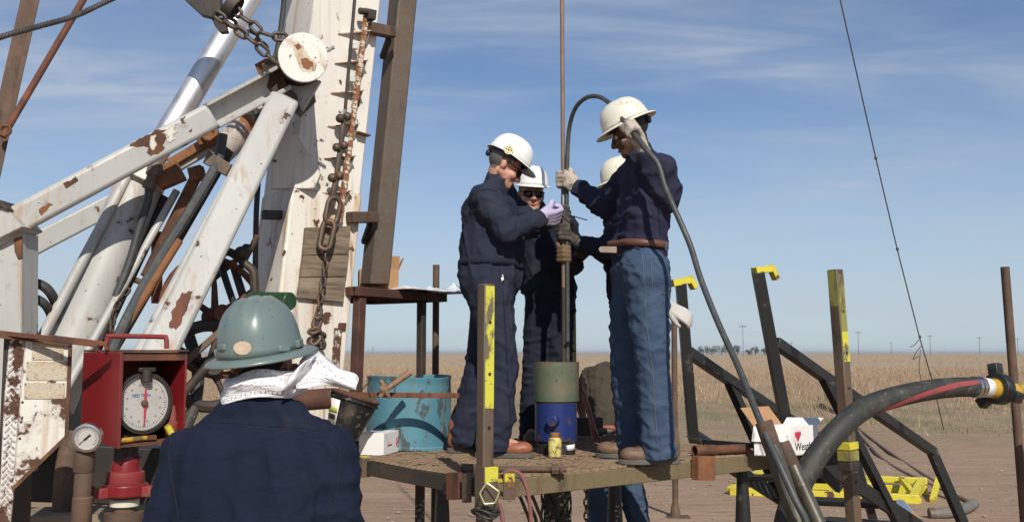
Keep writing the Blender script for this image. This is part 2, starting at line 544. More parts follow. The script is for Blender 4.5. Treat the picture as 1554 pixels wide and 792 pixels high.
M_card = mat('cardboard', (0.42, 0.24, 0.12), 0.85, 0, var=0.12, bump=(80, 0.0006))
M_whitecard = mat('white_card', (0.80, 0.79, 0.76), 0.6, 0, [dict(scale=(12, 12, 12), lo=0.58, hi=0.7, col=(0.50, 0.46, 0.40), amt=0.6)], bump=(20, 0.0012))
M_whitecard_torn = mat('scuffed_white_card', (0.74, 0.73, 0.70), 0.7, 0, [dict(scale=(40, 40, 6), lo=0.5, hi=0.62, col=(0.25, 0.22, 0.20), amt=0.8)])
M_printred = mat('red_print', (0.55, 0.03, 0.07), 0.5)
M_printblack = mat('black_print', (0.02, 0.02, 0.02), 0.5)
M_printblue = mat('blue_print', (0.03, 0.12, 0.35), 0.5)
M_dial = mat('dial_face', (0.50, 0.485, 0.45), 0.4, 0, [dict(scale=14, lo=0.45, hi=0.75, col=(0.40, 0.37, 0.31), amt=0.8), dict(scale=60, lo=0.6, hi=0.68, col=(0.25, 0.22, 0.18), amt=0.6, seed=3)])
M_drum = mat('blue_drum_paint', (0.085, 0.235, 0.305), 0.5, 0, [
    dict(scale=(3, 3, 1.5), lo=0.45, hi=0.75, col=(0.12, 0.29, 0.33), seed=2),
    dict(scale=(22, 22, 2.5), lo=0.54, hi=0.72, col=(0.17, 0.15, 0.11), seed=9, amt=0.6),
    dict(scale=(14, 14, 7), lo=0.575, hi=0.61, col=(0.07, 0.09, 0.09), seed=4, rough=0.8, detail=9),
    dict(scale=(7, 7, 9), lo=0.655, hi=0.68, col=(0.12, 0.06, 0.03), seed=7, rough=0.85)], bump=(30, 0.0012))
M_blue = painted('blue_paint', (0.014, 0.032, 0.15), chips=0.62, stain=False, rough=0.4, edge=0.76, dirt=0.5)
M_green = mat('green_paint', (0.085, 0.12, 0.075), 0.55, 0, [dict(scale=(4, 4, 6), lo=0.42, hi=0.66, col=(0.17, 0.14, 0.09), seed=2), dict(scale=(14, 14, 5), lo=0.55, hi=0.7, col=(0.03, 0.10, 0.05), seed=5, amt=0.8), dict(scale=50, lo=0.62, hi=0.66, col=RUST, seed=8), dict(kind='edge', lo=0.7, hi=0.76, col=RUST, rough=0.85)], bump=(60, 0.0008))
M_greencyl = mat('green_cylinder', (0.02, 0.06, 0.025), 0.4, 0, [dict(scale=12, lo=0.5, hi=0.7, col=(0.06, 0.07, 0.05))])
M_bucket = mat('black_plastic', (0.014, 0.015, 0.016), 0.45, 0, [dict(scale=8, lo=0.54, hi=0.7, col=(0.10, 0.075, 0.05), rough=0.85), dict(scale=30, lo=0.6, hi=0.66, col=(0.20, 0.16, 0.12), amt=0.7, seed=4)])
M_net = mat('green_net', (0.02, 0.035, 0.02), 0.7)
M_hat_white = mat('white_hat_plastic', (0.80, 0.80, 0.77), 0.32, 0, [dict(scale=12, lo=0.56, hi=0.74, col=(0.60, 0.58, 0.52), amt=0.5), dict(scale=(50, 50, 90), lo=0.66, hi=0.70, col=(0.40, 0.38, 0.34), amt=0.6, seed=3)], coat=0.15)
M_hat_dirty = mat('dirty_white_hat', (0.72, 0.69, 0.57), 0.42, 0, [dict(scale=14, lo=0.54, hi=0.72, col=(0.38, 0.34, 0.26), amt=0.7), dict(scale=50, lo=0.63, hi=0.68, col=(0.08, 0.06, 0.04), seed=4, amt=0.8)])
M_hat_green = mat('green_hat_plastic', (0.145, 0.195, 0.182), 0.33, 0, [dict(scale=9, lo=0.52, hi=0.74, col=(0.19, 0.21, 0.18), amt=0.7), dict(scale=(60, 60, 90), lo=0.66, hi=0.70, col=(0.05, 0.06, 0.05), seed=3, amt=0.8), dict(scale=22, lo=0.67, hi=0.74, col=(0.20, 0.10, 0.05), seed=6, amt=0.6)], coat=0.15)
M_hat_blue = mat('blue_hat_liner', (0.02, 0.03, 0.06), 0.6)
M_skin = mat('skin', (0.52, 0.27, 0.19), 0.5, 0, [dict(scale=30, lo=0.45, hi=0.7, col=(0.46, 0.20, 0.14), amt=0.7)], bump=(200, 0.0005))
M_skin_dark = mat('dark_skin', (0.10, 0.048, 0.03), 0.45, 0, [dict(scale=30, lo=0.45, hi=0.7, col=(0.13, 0.06, 0.04), amt=0.7)], bump=(200, 0.0005))
M_skin_brown = mat('brown_skin', (0.20, 0.10, 0.065), 0.5, 0, bump=(200, 0.0005))
M_hair = mat('dark_hair', (0.02, 0.016, 0.014), 0.6, bump=((150, 150, 20), 0.002))
M_hair_grey = mat('grey_hair', (0.10, 0.09, 0.085), 0.6, bump=((150, 150, 20), 0.002))
M_lens = mat('dark_lens', (0.015, 0.012, 0.012), 0.12)
M_eye = mat('eyeball', (0.6, 0.58, 0.55), 0.2)
M_iris = mat('iris', (0.03, 0.02, 0.015), 0.2)
M_lip = mat('lips', (0.35, 0.13, 0.10), 0.5)
def cloth(name, c, fade=None, scale=9):
    L = [dict(scale=scale, lo=0.42, hi=0.72, col=fade or tuple(k * 1.5 for k in c), amt=0.6, seed=3),
         dict(scale=(6, 6, 4), lo=0.55, hi=0.75, col=tuple(k * 0.75 + 0.035 * w for k, w in zip(c, (1.2, 1.0, 0.85))), amt=0.45, seed=11),
         dict(scale=(300, 300, 300), lo=0.4, hi=0.7, col=tuple(k * 1.35 for k in c), amt=0.45, seed=5)]
    return mat(name, c, 0.88, 0, L, bump=((22, 22, 34), 0.0055, 6), spec=0.2)
M_cover = cloth('navy_coverall', (0.020, 0.025, 0.043), (0.030, 0.036, 0.055))
M_cover2 = cloth('dark_navy_coverall', (0.014, 0.018, 0.03))
M_shirt0 = cloth('navy_shirt', (0.0075, 0.0125, 0.028), (0.011, 0.018, 0.036), 4)
M_shirt3 = cloth('blue_work_shirt', (0.020, 0.022, 0.046), (0.034, 0.034, 0.062))
M_jeans = cloth('denim', (0.042, 0.070, 0.120), (0.086, 0.124, 0.182))
M_stitch = mat('seam_thread', (0.10, 0.115, 0.13), 0.8)
M_seam_dark = mat('dark_seam', (0.008, 0.010, 0.016), 0.9)
M_tee = cloth('brown_tee', (0.052, 0.044, 0.031))
M_belt = mat('brown_leather', (0.12, 0.05, 0.03), 0.5, var=0.2)
M_belt_grey = mat('grey_leather', (0.26, 0.20, 0.16), 0.6, var=0.2)
M_boot_red = mat('tan_red_leather', (0.30, 0.105, 0.05), 0.45, 0, [dict(scale=18, lo=0.5, hi=0.7, col=(0.22, 0.08, 0.045))], bump=(60, 0.0015))
M_seamd = None
M_boot = mat('brown_boot_leather', (0.16, 0.10, 0.06), 0.6, 0, [dict(scale=14, lo=0.45, hi=0.65, col=(0.09, 0.06, 0.04))], bump=(60, 0.0015))
M_sole = mat('boot_sole', (0.10, 0.095, 0.09), 0.8, var=0.2)
M_glove = mat('dirty_white_glove', (0.46, 0.40, 0.33), 0.9, 0, [dict(scale=26, lo=0.5, hi=0.62, col=(0.14, 0.11, 0.085), amt=0.85)], bump=(150, 0.0012))
M_glove_dark = mat('black_glove', (0.045, 0.04, 0.035), 0.85, 0, [dict(scale=30, lo=0.5, hi=0.62, col=(0.13, 0.11, 0.09))], bump=(150, 0.0012))
M_glove_brown = mat('brown_glove', (0.16, 0.10, 0.055), 0.9, 0, var=0.3, bump=(150, 0.0012))
M_glove_lilac = mat('lilac_glove', (0.47, 0.42, 0.60), 0.5, 0, var=0.1)
M_glove_white = mat('white_glove', (0.52, 0.50, 0.47), 0.9, var=0.1, bump=(150, 0.0012))
M_plastic = mat('clear_plastic', (0.62, 0.66, 0.70), 0.25, 0, spec=0.7)
M_copper = mat('copper_rod', (0.36, 0.15, 0.09), 0.5, 0.3, var=0.3)
M_wire = mat('wire_rope', (0.10, 0.09, 0.085), 0.6, 0.5, var=0.3)
M_redhose = mat('dusty_red_hose', (0.22, 0.09, 0.08), 0.6, var=0.2)
M_redstripe = mat('red_stripe', (0.32, 0.05, 0.055), 0.7, 0, [dict(scale=20, lo=0.48, hi=0.66, col=(0.14, 0.06, 0.055))])
M_yellow_cast = mat('yellow_casting', (0.52, 0.30, 0.03), 0.5, 0, [dict(scale=14, lo=0.5, hi=0.62, col=(0.16, 0.11, 0.06))])
M_plate = mat('name_plate', (0.50, 0.44, 0.32), 0.6, 0, [dict(scale=(9, 9, 14), lo=0.5, hi=0.72, col=(0.46, 0.30, 0.15)), dict(scale=(90, 90, 260), lo=0.60, hi=0.64, col=(0.13, 0.09, 0.06), amt=0.7, seed=3, detail=1)])
M_pole = mat('pole_wood', (0.12, 0.10, 0.085), 0.9)
M_leaf = mat('tree_leaf', (0.11, 0.13, 0.075), 0.8, var=0.4)
M_bark = mat('tree_bark', (0.08, 0.065, 0.05), 0.9)

# ================================================================ GROUND, FIELD, HORIZON
def ground_material():
    m = bpy.data.materials.new('dirt_and_field'); m.use_nodes = True
    n, l = m.node_tree.nodes, m.node_tree.links
    b = n['Principled BSDF']; b.inputs['Roughness'].default_value = 0.95
    b.inputs['Specular IOR Level'].default_value = 0.15
    t = n.new('ShaderNodeTexCoord')
    sp = n.new('ShaderNodeSeparateXYZ'); l.new(t.outputs['Object'], sp.inputs[0])
    def noise(s, d=6, r=0.6, loc=0):
        mp = n.new('ShaderNodeMapping'); mp.inputs['Scale'].default_value = s; mp.inputs['Location'].default_value = (loc, loc, 0)
        l.new(t.outputs['Object'], mp.inputs[0])
        x = n.new('ShaderNodeTexNoise'); x.inputs['Scale'].default_value = 1; x.inputs['Detail'].default_value = d; x.inputs['Roughness'].default_value = r
        l.new(mp.outputs[0], x.inputs['Vector']); return x.outputs[0]
    def rng(x, lo, hi, a=0, c=1):
        r = n.new('ShaderNodeMapRange'); r.inputs[1].default_value = lo; r.inputs[2].default_value = hi; r.inputs[3].default_value = a; r.inputs[4].default_value = c
        l.new(x, r.inputs[0]); return r.outputs[0]
    def mx(f, x, y):
        q = n.new('ShaderNodeMix'); q.data_type = 'RGBA'; l.new(f, q.inputs[0])
        for i, z in ((6, x), (7, y)):
            if isinstance(z, tuple): q.inputs[i].default_value = z + (1,)
            else: l.new(z, q.inputs[i])
        return q.outputs[2]
    def ma(op, x, y):
        q = n.new('ShaderNodeMath'); q.operation = op
        for i, z in enumerate((x, y)):
            if isinstance(z, (int, float)): q.inputs[i].default_value = z
            else: l.new(z, q.inputs[i])
        return q.outputs[0]
    dirt = mx(rng(noise((0.25, 0.8, 1)), 0.35, 0.65), (0.335, 0.225, 0.150), (0.39, 0.275, 0.188))
    dirt = mx(rng(noise((3, 3, 1), 8, 0.7, 4), 0.55, 0.75), dirt, (0.25, 0.17, 0.115))
    dirt = mx(ma('MULTIPLY', rng(noise((0.45, 1.5, 1), 8, 0.7, 12), 0.48, 0.70), 0.55), dirt, (0.275, 0.195, 0.145))
    dirt = mx(rng(noise((30, 30, 1), 4, 0.6, 2), 0.62, 0.70), dirt, (0.45, 0.35, 0.28))
    # wobbling distance from the rig decides dirt / weeds / field
    wob = ma('MULTIPLY', ma('SUBTRACT', noise((0.16, 0.10, 1), 5, 0.6, 9), 0.5), 26)
    yy = ma('ADD', sp.outputs[1], wob)
    weeds = mx(rng(noise((0.5, 0.25, 1), 6, 0.65, 1), 0.4, 0.62), (0.31, 0.25, 0.155), (0.20, 0.19, 0.10))
    brown = mx(rng(noise((0.3, 0.12, 1), 6, 0.65, 3), 0.4, 0.65), (0.36, 0.25, 0.16), (0.31, 0.245, 0.155))
    field = mx(rng(noise((0.02, 0.3, 1), 5, 0.7, 6), 0.4, 0.65), (0.42, 0.33, 0.225), (0.37, 0.285, 0.19))
    patch = ma('MULTIPLY', rng(yy, 16, 25), rng(noise((0.55, 0.35, 1), 7, 0.7, 8), 0.40, 0.56))
    c = mx(patch, dirt, weeds)
    c = mx(rng(yy, 30, 42), c, brown)
    c = mx(rng(yy, 70, 95), c, field)
    l.new(c, b.inputs['Base Color'])
    bp = n.new('ShaderNodeBump'); bp.inputs['Strength'].default_value = 0.7; bp.inputs['Distance'].default_value = 0.05
    h = ma('ADD', ma('ADD', noise((6, 6, 1), 8, 0.7, 2), ma('MULTIPLY', noise((0.8, 2.5, 1), 6, 0.65, 7), 2.0)), ma('MULTIPLY', noise((40, 40, 1), 5, 0.6, 5), 0.35))
    l.new(h, bp.inputs['Height']); l.new(bp.outputs[0], b.inputs['Normal'])
    return m
g = G()
xs = [-6000, -1500, -400, -120] + [-40 + 2 * i for i in range(41)] + [120, 400, 1500, 6000]
ys = [-200, -30] + [-6 + 1.5 * i for i in range(45)] + [90, 160, 400, 1200, 4000, 9000]
rr = random.Random(3)
vs = []
for y in ys:
    for x in xs:
        z = 0.0
        if 8 < y < 60 and abs(x) < 45:
            z = rr.uniform(-0.03, 0.03)
        if y > 3000: z = -0.5
        vs.append((x, y, z))
nx = len(xs)
fs = [(j * nx + i, j * nx + i + 1, (j + 1) * nx + i + 1, (j + 1) * nx + i) for j in range(len(ys) - 1) for i in range(nx - 1)]
g.add(vs, fs)
tag(obj('ground', g, ground_material(), org=V((0, 0, 0)), smooth=80), 'bare reddish dirt running out to dry grass and tan field', kind='structure')

def blades(name, n_t, yr, xspan, hr, wr, nb, cols, label, seed, keep=None, lean=0.35, power=1.0):
    rng = np.random.RandomState(seed)
    u = rng.rand(n_t) ** power
    Y = yr[0] + (yr[1] - yr[0]) * u
    X = Y * (xspan[0] + (xspan[1] - xspan[0]) * rng.rand(n_t))
    if keep is not None:
        k = keep(X, Y, rng); X, Y = X[k], Y[k]
    n_t = len(X)
    sz = rng.uniform(0.55, 1.25, n_t)
    cx = np.repeat(X, nb) + rng.normal(size=n_t * nb) * 0.09 * np.repeat(sz, nb)
    cy = np.repeat(Y, nb) + rng.normal(size=n_t * nb) * 0.09 * np.repeat(sz, nb)
    N = len(cx)
    h = rng.uniform(hr[0], hr[1], N) * np.repeat(sz, nb)
    w = rng.uniform(wr[0], wr[1], N) * (0.5 + cy / yr[1])
    th = rng.uniform(0, 2 * np.pi, N)
    lx, ly = rng.normal(size=(2, N)) * lean * h
    v = np.empty((N, 3, 3))
    v[:, 0] = np.stack([cx - w * np.cos(th), cy - w * np.sin(th), np.full(N, -0.02)], 1)
    v[:, 1] = np.stack([cx + w * np.cos(th), cy + w * np.sin(th), np.full(N, -0.02)], 1)
    v[:, 2] = np.stack([cx + lx, cy + ly, h], 1)
    me = bpy.data.meshes.new(name)
    me.vertices.add(N * 3); me.vertices.foreach_set('co', v.ravel())
    me.loops.add(N * 3); me.loops.foreach_set('vertex_index', np.arange(N * 3))
    me.polygons.add(N); me.polygons.foreach_set('loop_start', np.arange(N) * 3); me.polygons.foreach_set('loop_total', np.full(N, 3))
    me.update()
    m = bpy.data.materials.new(name); m.use_nodes = True
    nn, ll = m.node_tree.nodes, m.node_tree.links
    b = nn['Principled BSDF']; b.inputs['Roughness'].default_value = 0.9; b.inputs['Specular IOR Level'].default_value = 0.1
    ge = nn.new('ShaderNodeNewGeometry'); cr = nn.new('ShaderNodeValToRGB')
    cr.color_ramp.elements[0].color = cols[0] + (1,); cr.color_ramp.elements[1].color = cols[-1] + (1,)
    for i, c in enumerate(cols[1:-1]):
        e = cr.color_ramp.elements.new((i + 1) / (len(cols) - 1)); e.color = c + (1,)
    ll.new(ge.outputs['Random Per Island'], cr.inputs[0]); ll.new(cr.outputs[0], b.inputs['Base Color'])
    me.materials.append(m)
    o = bpy.data.objects.new(name, me); COL.objects.link(o)
    return tag(o, label, 'grass', kind='stuff')
def clump(X, Y, rng):
    q = np.sin(X * 0.9 + 1.3 * np.sin(Y * 0.35)) + np.sin(Y * 0.55 + 2 * np.sin(X * 0.3)) + np.sin(X * 2.3 + Y * 1.1)
    edge = np.clip((Y - 21) / 14, 0.02, 1)
    return rng.rand(len(X)) < edge * np.clip(0.45 + 0.35 * q, 0.05, 1)
blades('dry_grass', 30000, (19, 105), (-0.55, 0.56), (0.10, 0.36), (0.006, 0.016), 7, [(0.38, 0.26, 0.17), (0.45, 0.33, 0.21), (0.32, 0.21, 0.135), (0.50, 0.39, 0.26)], 'dry brown grass tufts covering the pasture behind the platform', 1, clump)
blades('green_weeds', 9000, (17, 42), (-0.55, 0.56), (0.03, 0.10), (0.006, 0.014), 6, [(0.16, 0.17, 0.075), (0.25, 0.22, 0.11), (0.21, 0.19, 0.09)], 'low green weeds dotted over the edge of the dirt', 2,
       lambda X, Y, r: r.rand(len(X)) < np.clip(0.3 + 0.5 * np.sin(X * 0.8 + 2 * np.sin(Y * 0.3)) + 0.4 * np.sin(Y * 0.9), 0.02, 1) * np.clip((Y - 15) / 9, 0, 1))
blades('corn_stubble', 26000, (62, 420), (-0.55, 0.56), (0.14, 0.42), (0.010, 0.03), 4, [(0.44, 0.33, 0.21), (0.36, 0.26, 0.16), (0.50, 0.39, 0.26)], 'tan stubble of a harvested field reaching the horizon', 3, lambda X, Y, r: r.rand(len(X)) < np.clip((Y - 62 - 12 * np.sin(X * 0.13)) / 45, 0.0, 1), 0.45, 1.5)

# small stones on the dirt
g = G()
r2 = random.Random(5)
for i in range(1100):
    y = 8.5 + 18 * r2.random() ** 1.5; x = y * r2.uniform(-0.2, 0.55); s = r2.uniform(0.006, 0.022)
    g.ell(V((x, y, 0.012)), V((s * r2.uniform(0.8, 1.6), 0, 0)), V((0, s, 0)), V((0, 0, s * 0.6)), 6, 4)
tag(obj('gravel', g, mat('stone', (0.30, 0.24, 0.19), 0.9, var=0.3), org=V((0, 0, 0))), 'pale pebbles strewn over the reddish dirt', 'gravel', kind='stuff')

# power poles on the horizon
for i, (u, v, Y, lb) in enumerate([
    (1127, 492, 440, 'tallest power pole, on the horizon right of the distant trees'),
    (1302, 502, 540, 'power pole on the horizon just right of the yellow tipped post'),
    (1411, 508, 640, 'power pole on the horizon just right of the hanging guy wire'),
    (1486, 511, 720, 'power pole on the horizon second from the right edge'),
    (1544, 513, 780, 'power pole on the horizon behind the rusty pole, last to the right'),
    (1352, 519, 1000, 'faint far power pole between two nearer poles on the horizon'),
    (1201, 519, 1050, 'faint far power pole right of the second stair rail'),
    (566, 526, 1500, 'faint power pole on the horizon under the steel table')]):
    top = P(u, v, Y); base = V((top.x, Y, 0))
    t = thing('power_pole', base, lb, 'power pole', 'power poles along the horizon')
    rad = 0.00042 * Y ** 0.97 * 0.75
    obj('pole', G().cyl(base, top, rad * 1.1, rad * 0.8, 8), M_pole, t)
    h = top.z
    obj('crossarm', G().bar(top + V((-1.7, 0, -h * 0.07)), top + V((1.7, 0, -h * 0.07)), 0.22, 0.26), M_pole, t)
    q = G()
    for sx in (-1.55, -0.75, 0.75, 1.55):
        q.cyl(top + V((sx, 0, -h * 0.07)), top + V((sx, 0, -h * 0.07 + 0.45)), 0.09, n=6)
    obj('insulator', q, M_pole, t)

# far trees
def tree(u, v, w, Y, lb, seed):
    r = random.Random(seed)
    top = P(u, v, Y); base = V((top.x, Y, 0)); h = top.z; wd = w / F * Y
    t = thing('tree', base, lb, 'tree', 'trees on the horizon')
    q = G(); q.tube([base, base + V((0.1, 0, h * 0.35)), base + V((0.2, 0, h * 0.7))], [0.3, 0.22, 0.1], 7)
    for k in range(4):
        a = r.uniform(0, 6.28)
        q.tube([base + V((0.1, 0, h * r.uniform(0.25, 0.45))), base + V((math.cos(a) * wd * 0.3, math.sin(a) * wd * 0.3, h * r.uniform(0.6, 0.85)))], [0.14, 0.05], 5)
    obj('trunk', q, M_bark, t)
    c = G()
    blobs = [(V((r.uniform(-0.36, 0.36) * wd, r.uniform(-0.3, 0.3) * wd, h * r.uniform(0.35, 0.80))), r.uniform(0.16, 0.30) * min(wd, h)) for _ in range(9)]
    for _ in range(900):
        bc, br = r.choice(blobs)
        d = V((r.gauss(0, 1), r.gauss(0, 1), r.gauss(0, 1))); d.normalize()
        p = base + bc + d * br * r.uniform(0.5, 1.1)
        p.z = max(0.3, min(p.z, h))
        e1 = V((r.gauss(0, 1), r.gauss(0, 1), r.gauss(0, 1))).normalized() * r.uniform(0.2, 0.5)
        e2 = V((r.gauss(0, 1), r.gauss(0, 1), r.gauss(0, 1))).normalized() * r.uniform(0.2, 0.5)
        c.add([p, p + e1, p + e1 * 0.6 + e2, p + e2 * 0.6], [(0, 1, 2, 3)])
    obj('crown', c, M_leaf, t, smooth=0)
for i, (u, v, w, lb) in enumerate([
    (1067, 524, 16, 'leftmost round tree of the far clump on the horizon'),
    (1080, 522, 18, 'broad tree second from the left in the far clump'),
    (1095, 522, 18, 'middle tree of the far clump on the horizon'),
    (1108, 523, 16, 'tree beside the tall power pole in the far clump'),
    (1119, 522, 14, 'tree just left of the tallest power pole'),
    (1146, 524, 12, 'small separate tree right of the tallest power pole'),
    (1136, 529, 12, 'low bush shaped tree right beside the tallest power pole'),
    (1160, 528, 14, 'low tree behind the second stair rail post')]):
    tree(u, v, w, 620, lb, 40 + i)

# ================================================================ PLATFORM
ZD = 1.09
A = V((0.795, 0.607, 0)).normalized()
B = V((-A.y, A.x, 0))
C0 = PZ(740, 726, ZD)
SL, TL = 2.0, 1.62
def D(s, t, z=ZD):
    p = C0 + A * s + B * t
    return V((p.x, p.y, z))
def onD(u, v, z=ZD):
    return PZ(u, v, z)
plat = thing('work_platform', D(1, 0.8, 0), 'low steel work platform with rusty mesh deck that the crew stands on', 'platform')
g = G()
nrow = 64
for i in range(nrow):
    t0 = 0.01 + (TL - 0.03) * i / (nrow - 1)
    dt = (TL - 0.03) / (nrow - 1)
    pts = []
    nz = 66
    for k in range(nz + 1):
        s = SL * k / nz
        tt = t0 + (dt * 0.5 if (k + i) % 2 else -dt * 0.5)
        p = D(s, tt, ZD - 0.004 + 0.002 * math.sin(s * 9 + t0 * 7))
        pts.append(p)
    # ribbon of square section
    vs = []; fs = []
    for k, p in enumerate(pts):
        for a, b in ((-0.004, -0.008), (0.004, -0.008), (0.004, 0.004), (-0.004, 0.004)):
            vs.append(p + B * a + Z * b)
    for k in range(nz):
        for j in range(4):
            l = (j + 1) % 4
            fs.append((k * 4 + j, (k + 1) * 4 + j, (k + 1) * 4 + l, k * 4 + l))
    g.add(vs, fs)
o = obj('deck_mesh', g, M_deckmesh, plat, smooth=0); o['kind'] = 'stuff'
# trodden dirt lying in the mesh
r3 = random.Random(9); g = G()
for i in range(900):
    p = D(r3.uniform(0.03, SL - 0.03), r3.uniform(0.03, TL - 0.03), ZD + 0.001)
    s = r3.uniform(0.004, 0.016)
    g.ell(p, V((s, 0, 0)) * r3.uniform(1, 2), V((0, s, 0)), V((0, 0, 0.004)), 6, 4)
o = obj('deck_dirt', g, M_deckmesh, plat); o['kind'] = 'stuff'
def beam(p, q, w, h, m, name='beam', bev=0.004, up=None, parent=plat, label=None):
    return obj(name, G().bar(p, q, w, h, up), m, parent, bevel=bev, label=label)
BH = 0.082
zb = ZD - 0.012 - BH / 2
beam(D(-0.02, 0.02, zb), D(SL, 0.02, zb), 0.05, BH, M_beamgreen)
beam(D(0.02, 0.05, zb), D(0.02, TL, zb), 0.05, BH * 0.92, M_dark_steel)
beam(D(SL - 0.02, 0.05, zb), D(SL - 0.02, TL, zb), 0.05, BH, M_dark_steel)
beam(D(0.05, TL - 0.02, zb), D(SL - 0.05, TL - 0.02, zb), 0.05, BH, M_dark_steel)
for k in range(1, 5):
    beam(D(SL * k / 5, 0.05, zb - 0.01), D(SL * k / 5, TL - 0.05, zb - 0.01), 0.04, BH - 0.02, M_rust, 'joist')
for (s, t) in ((0.12, 0.55), (SL - 0.1, 1.2), (0.12, TL - 0.1), (SL - 0.12, 0.12)):
    p = D(s, t, 0)
    obj('leg', G().tube([D(s, t, 0.0), D(s, t, 0.2), D(s, t, ZD - 0.1)], [0.075, 0.07, 0.03], 12), M_black, plat)
# bracket plates on the beams
def plate_px(name, u0, v0, u1, v1, p0, n, th, m, parent, bev=0.002, label=None):
    q = [hit(u, v, p0, n) for u, v in ((u0, v0), (u1, v0), (u1, v1), (u0, v1))]
    return obj(name, G().prism(q, n * th), m, parent, bevel=bev, label=label)
nf = -B                                   # face of the front beam
pf = D(0.5, -0.012, 1.0)
plate_px('bracket', 1049, 691, 1075, 727, pf, nf, 0.05, M_rust_orange, plat, label='square rusty socket on the front beam')
nl = -A
pl = D(-0.012, 0.5, 1.0)
plate_px('bracket', 685, 716, 704, 757, pl, nl, 0.03, M_rust_red, plat, label='red rusty socket near the corner')
plate_px('hinge_plate', 704, 718, 716, 762, pl + nl * 0.035, nl, 0.012, M_steel_beam, plat)
q = PZ(552, 694, ZD)
g = G().bar(q + V((0, 0, 0.0)), q - V((0, 0, 0.10)), 0.07, 0.05, A)
ep = obj('end_bracket', g, M_post, plat, bevel=0.003)
obj('yellow_cap', G().bar(q + V((0, 0, 0.006)), q, 0.072, 0.052, A), M_yellow, plat)

# ---- corner posts
def square_post(name, top, bot, w, lb, yellow, m=M_post, grp='posts round the platform', holes=(), yaw=A, foot_z=0.0, top_cap=True, yside=-1, halves=(0.0, 1.0)):
    base = to_z(top, bot, foot_z)
    t = thing(name, base, lb, 'post', grp)
    obj('tube', G().bar(base, top, w, w, yaw), m, t, bevel=0.006)
    d = (top - base).normalized()
    for (va, vb, mm) in yellow:
        pa, pb = top + (bot - top) * va, top + (bot - top) * vb
        nB = -B
        c = nB * (w / 2 + 0.0012)
        ax = A - d * A.dot(d); ax.normalize()
        lo, hi = halves
        obj('paint_band', G().obox((pa + pb) / 2 + c, (pb - pa) / 2, ax * (w / 2 - 0.005), nB * 0.0012), mm, t)
    for h in holes:
        p = top + (bot - top) * h - B * (w / 2 + 0.001)
        obj('bolt_hole', G().cyl(p, p - B * 0.003, 0.0075, n=12), M_printblack, t)
    return t
ptop, pbot = P(738, 431, 4.30), P(735, 790, 4.30)
post1 = square_post('corner_post', ptop, pbot, 0.056, 'steel corner post with long bright yellow stripe at the platform front', [(0.01, 0.53, M_yellow_worn)], holes=(0.165, 0.385, 0.61))
# socket sleeve with its yellow top
zs = lambda v: P(738, v, 4.30)
slv = obj('socket', G().bar(zs(782), zs(706), 0.074, 0.074, A), M_post, post1, bevel=0.004)
obj('paint_band', G().bar(zs(730), zs(707), 0.066, 0.0015, -B).obox(zs(718) - B * 0.0385, (zs(730) - zs(707)) / 2, A * 0.034, B * 0.0012), M_yellow_worn, post1)
for k, (v, ph) in enumerate(((770, 0), (774, 1), (779, 2))):
    c = zs(v)
    pts = [c + (A * math.cos(a) + B * math.sin(a)) * (0.058 + 0.004 * math.sin(3 * a + ph)) + Z * (0.012 * math.sin(a * 2 + ph)) for a in [2 * math.pi * i / 24 for i in range(24)]]
    obj('rope_loop', G().tube(pts, 0.006, 6, True), M_rubber, post1)
# wire pentagon ring hanging on the socket
rg = [P(u, v, 4.22) for u, v in ((739, 732), (758, 746), (751, 763), (735, 764), (728, 748))]
rg2 = []
for i in range(5):
    a, b, c = rg[i - 1], rg[i], rg[(i + 1) % 5]
    rg2 += [b + (a - b) * 0.12, b + (a - b) * 0.03 + (c - b) * 0.03, b + (c - b) * 0.12]
solo('lifting_ring', G().tube(rg2, 0.004, 8, True), mat('yellowed_wire', (0.62, 0.58, 0.30), 0.35, 0.6), 'five sided bent wire ring hanging on the front corner post', 'ring')
# latch plate with flame-like rust marks
lp = thing('latch_plate', P(771, 745, 4.42), 'flat steel latch plate with yellow top beside the corner post', 'plate')
q0 = P(770, 730, 4.40)
def rect_px(u0, v0, u1, v1, Y, n, th):
    p0 = P((u0 + u1) / 2, (v0 + v1) / 2, Y)
    return G().prism([hit(u, v, p0, n) for u, v in ((u0, v0), (u1, v0), (u1, v1), (u0, v1))], n * th)
obj('back_plate', rect_px(763, 716, 781, 758, 4.35, nf, 0.006), M_post, lp, bevel=0.001)
obj('yellow_patch', rect_px(764, 717, 780, 731, 4.35, nf, 0.0075), M_yellow, lp)
pp = P(772, 730, 4.35)
fl = [(769, 741), (768, 733), (770, 727), (772, 733), (775, 721), (778, 733), (776, 741), (773, 738)]
obj('rust_mark', G().prism([hit(u, v, pp, nf) for u, v in fl], nf * 0.009), M_rust_orange, lp)
obj('yellow_patch', rect_px(753, 719, 762, 733, 4.40, nf, 0.006), M_yellow, lp)
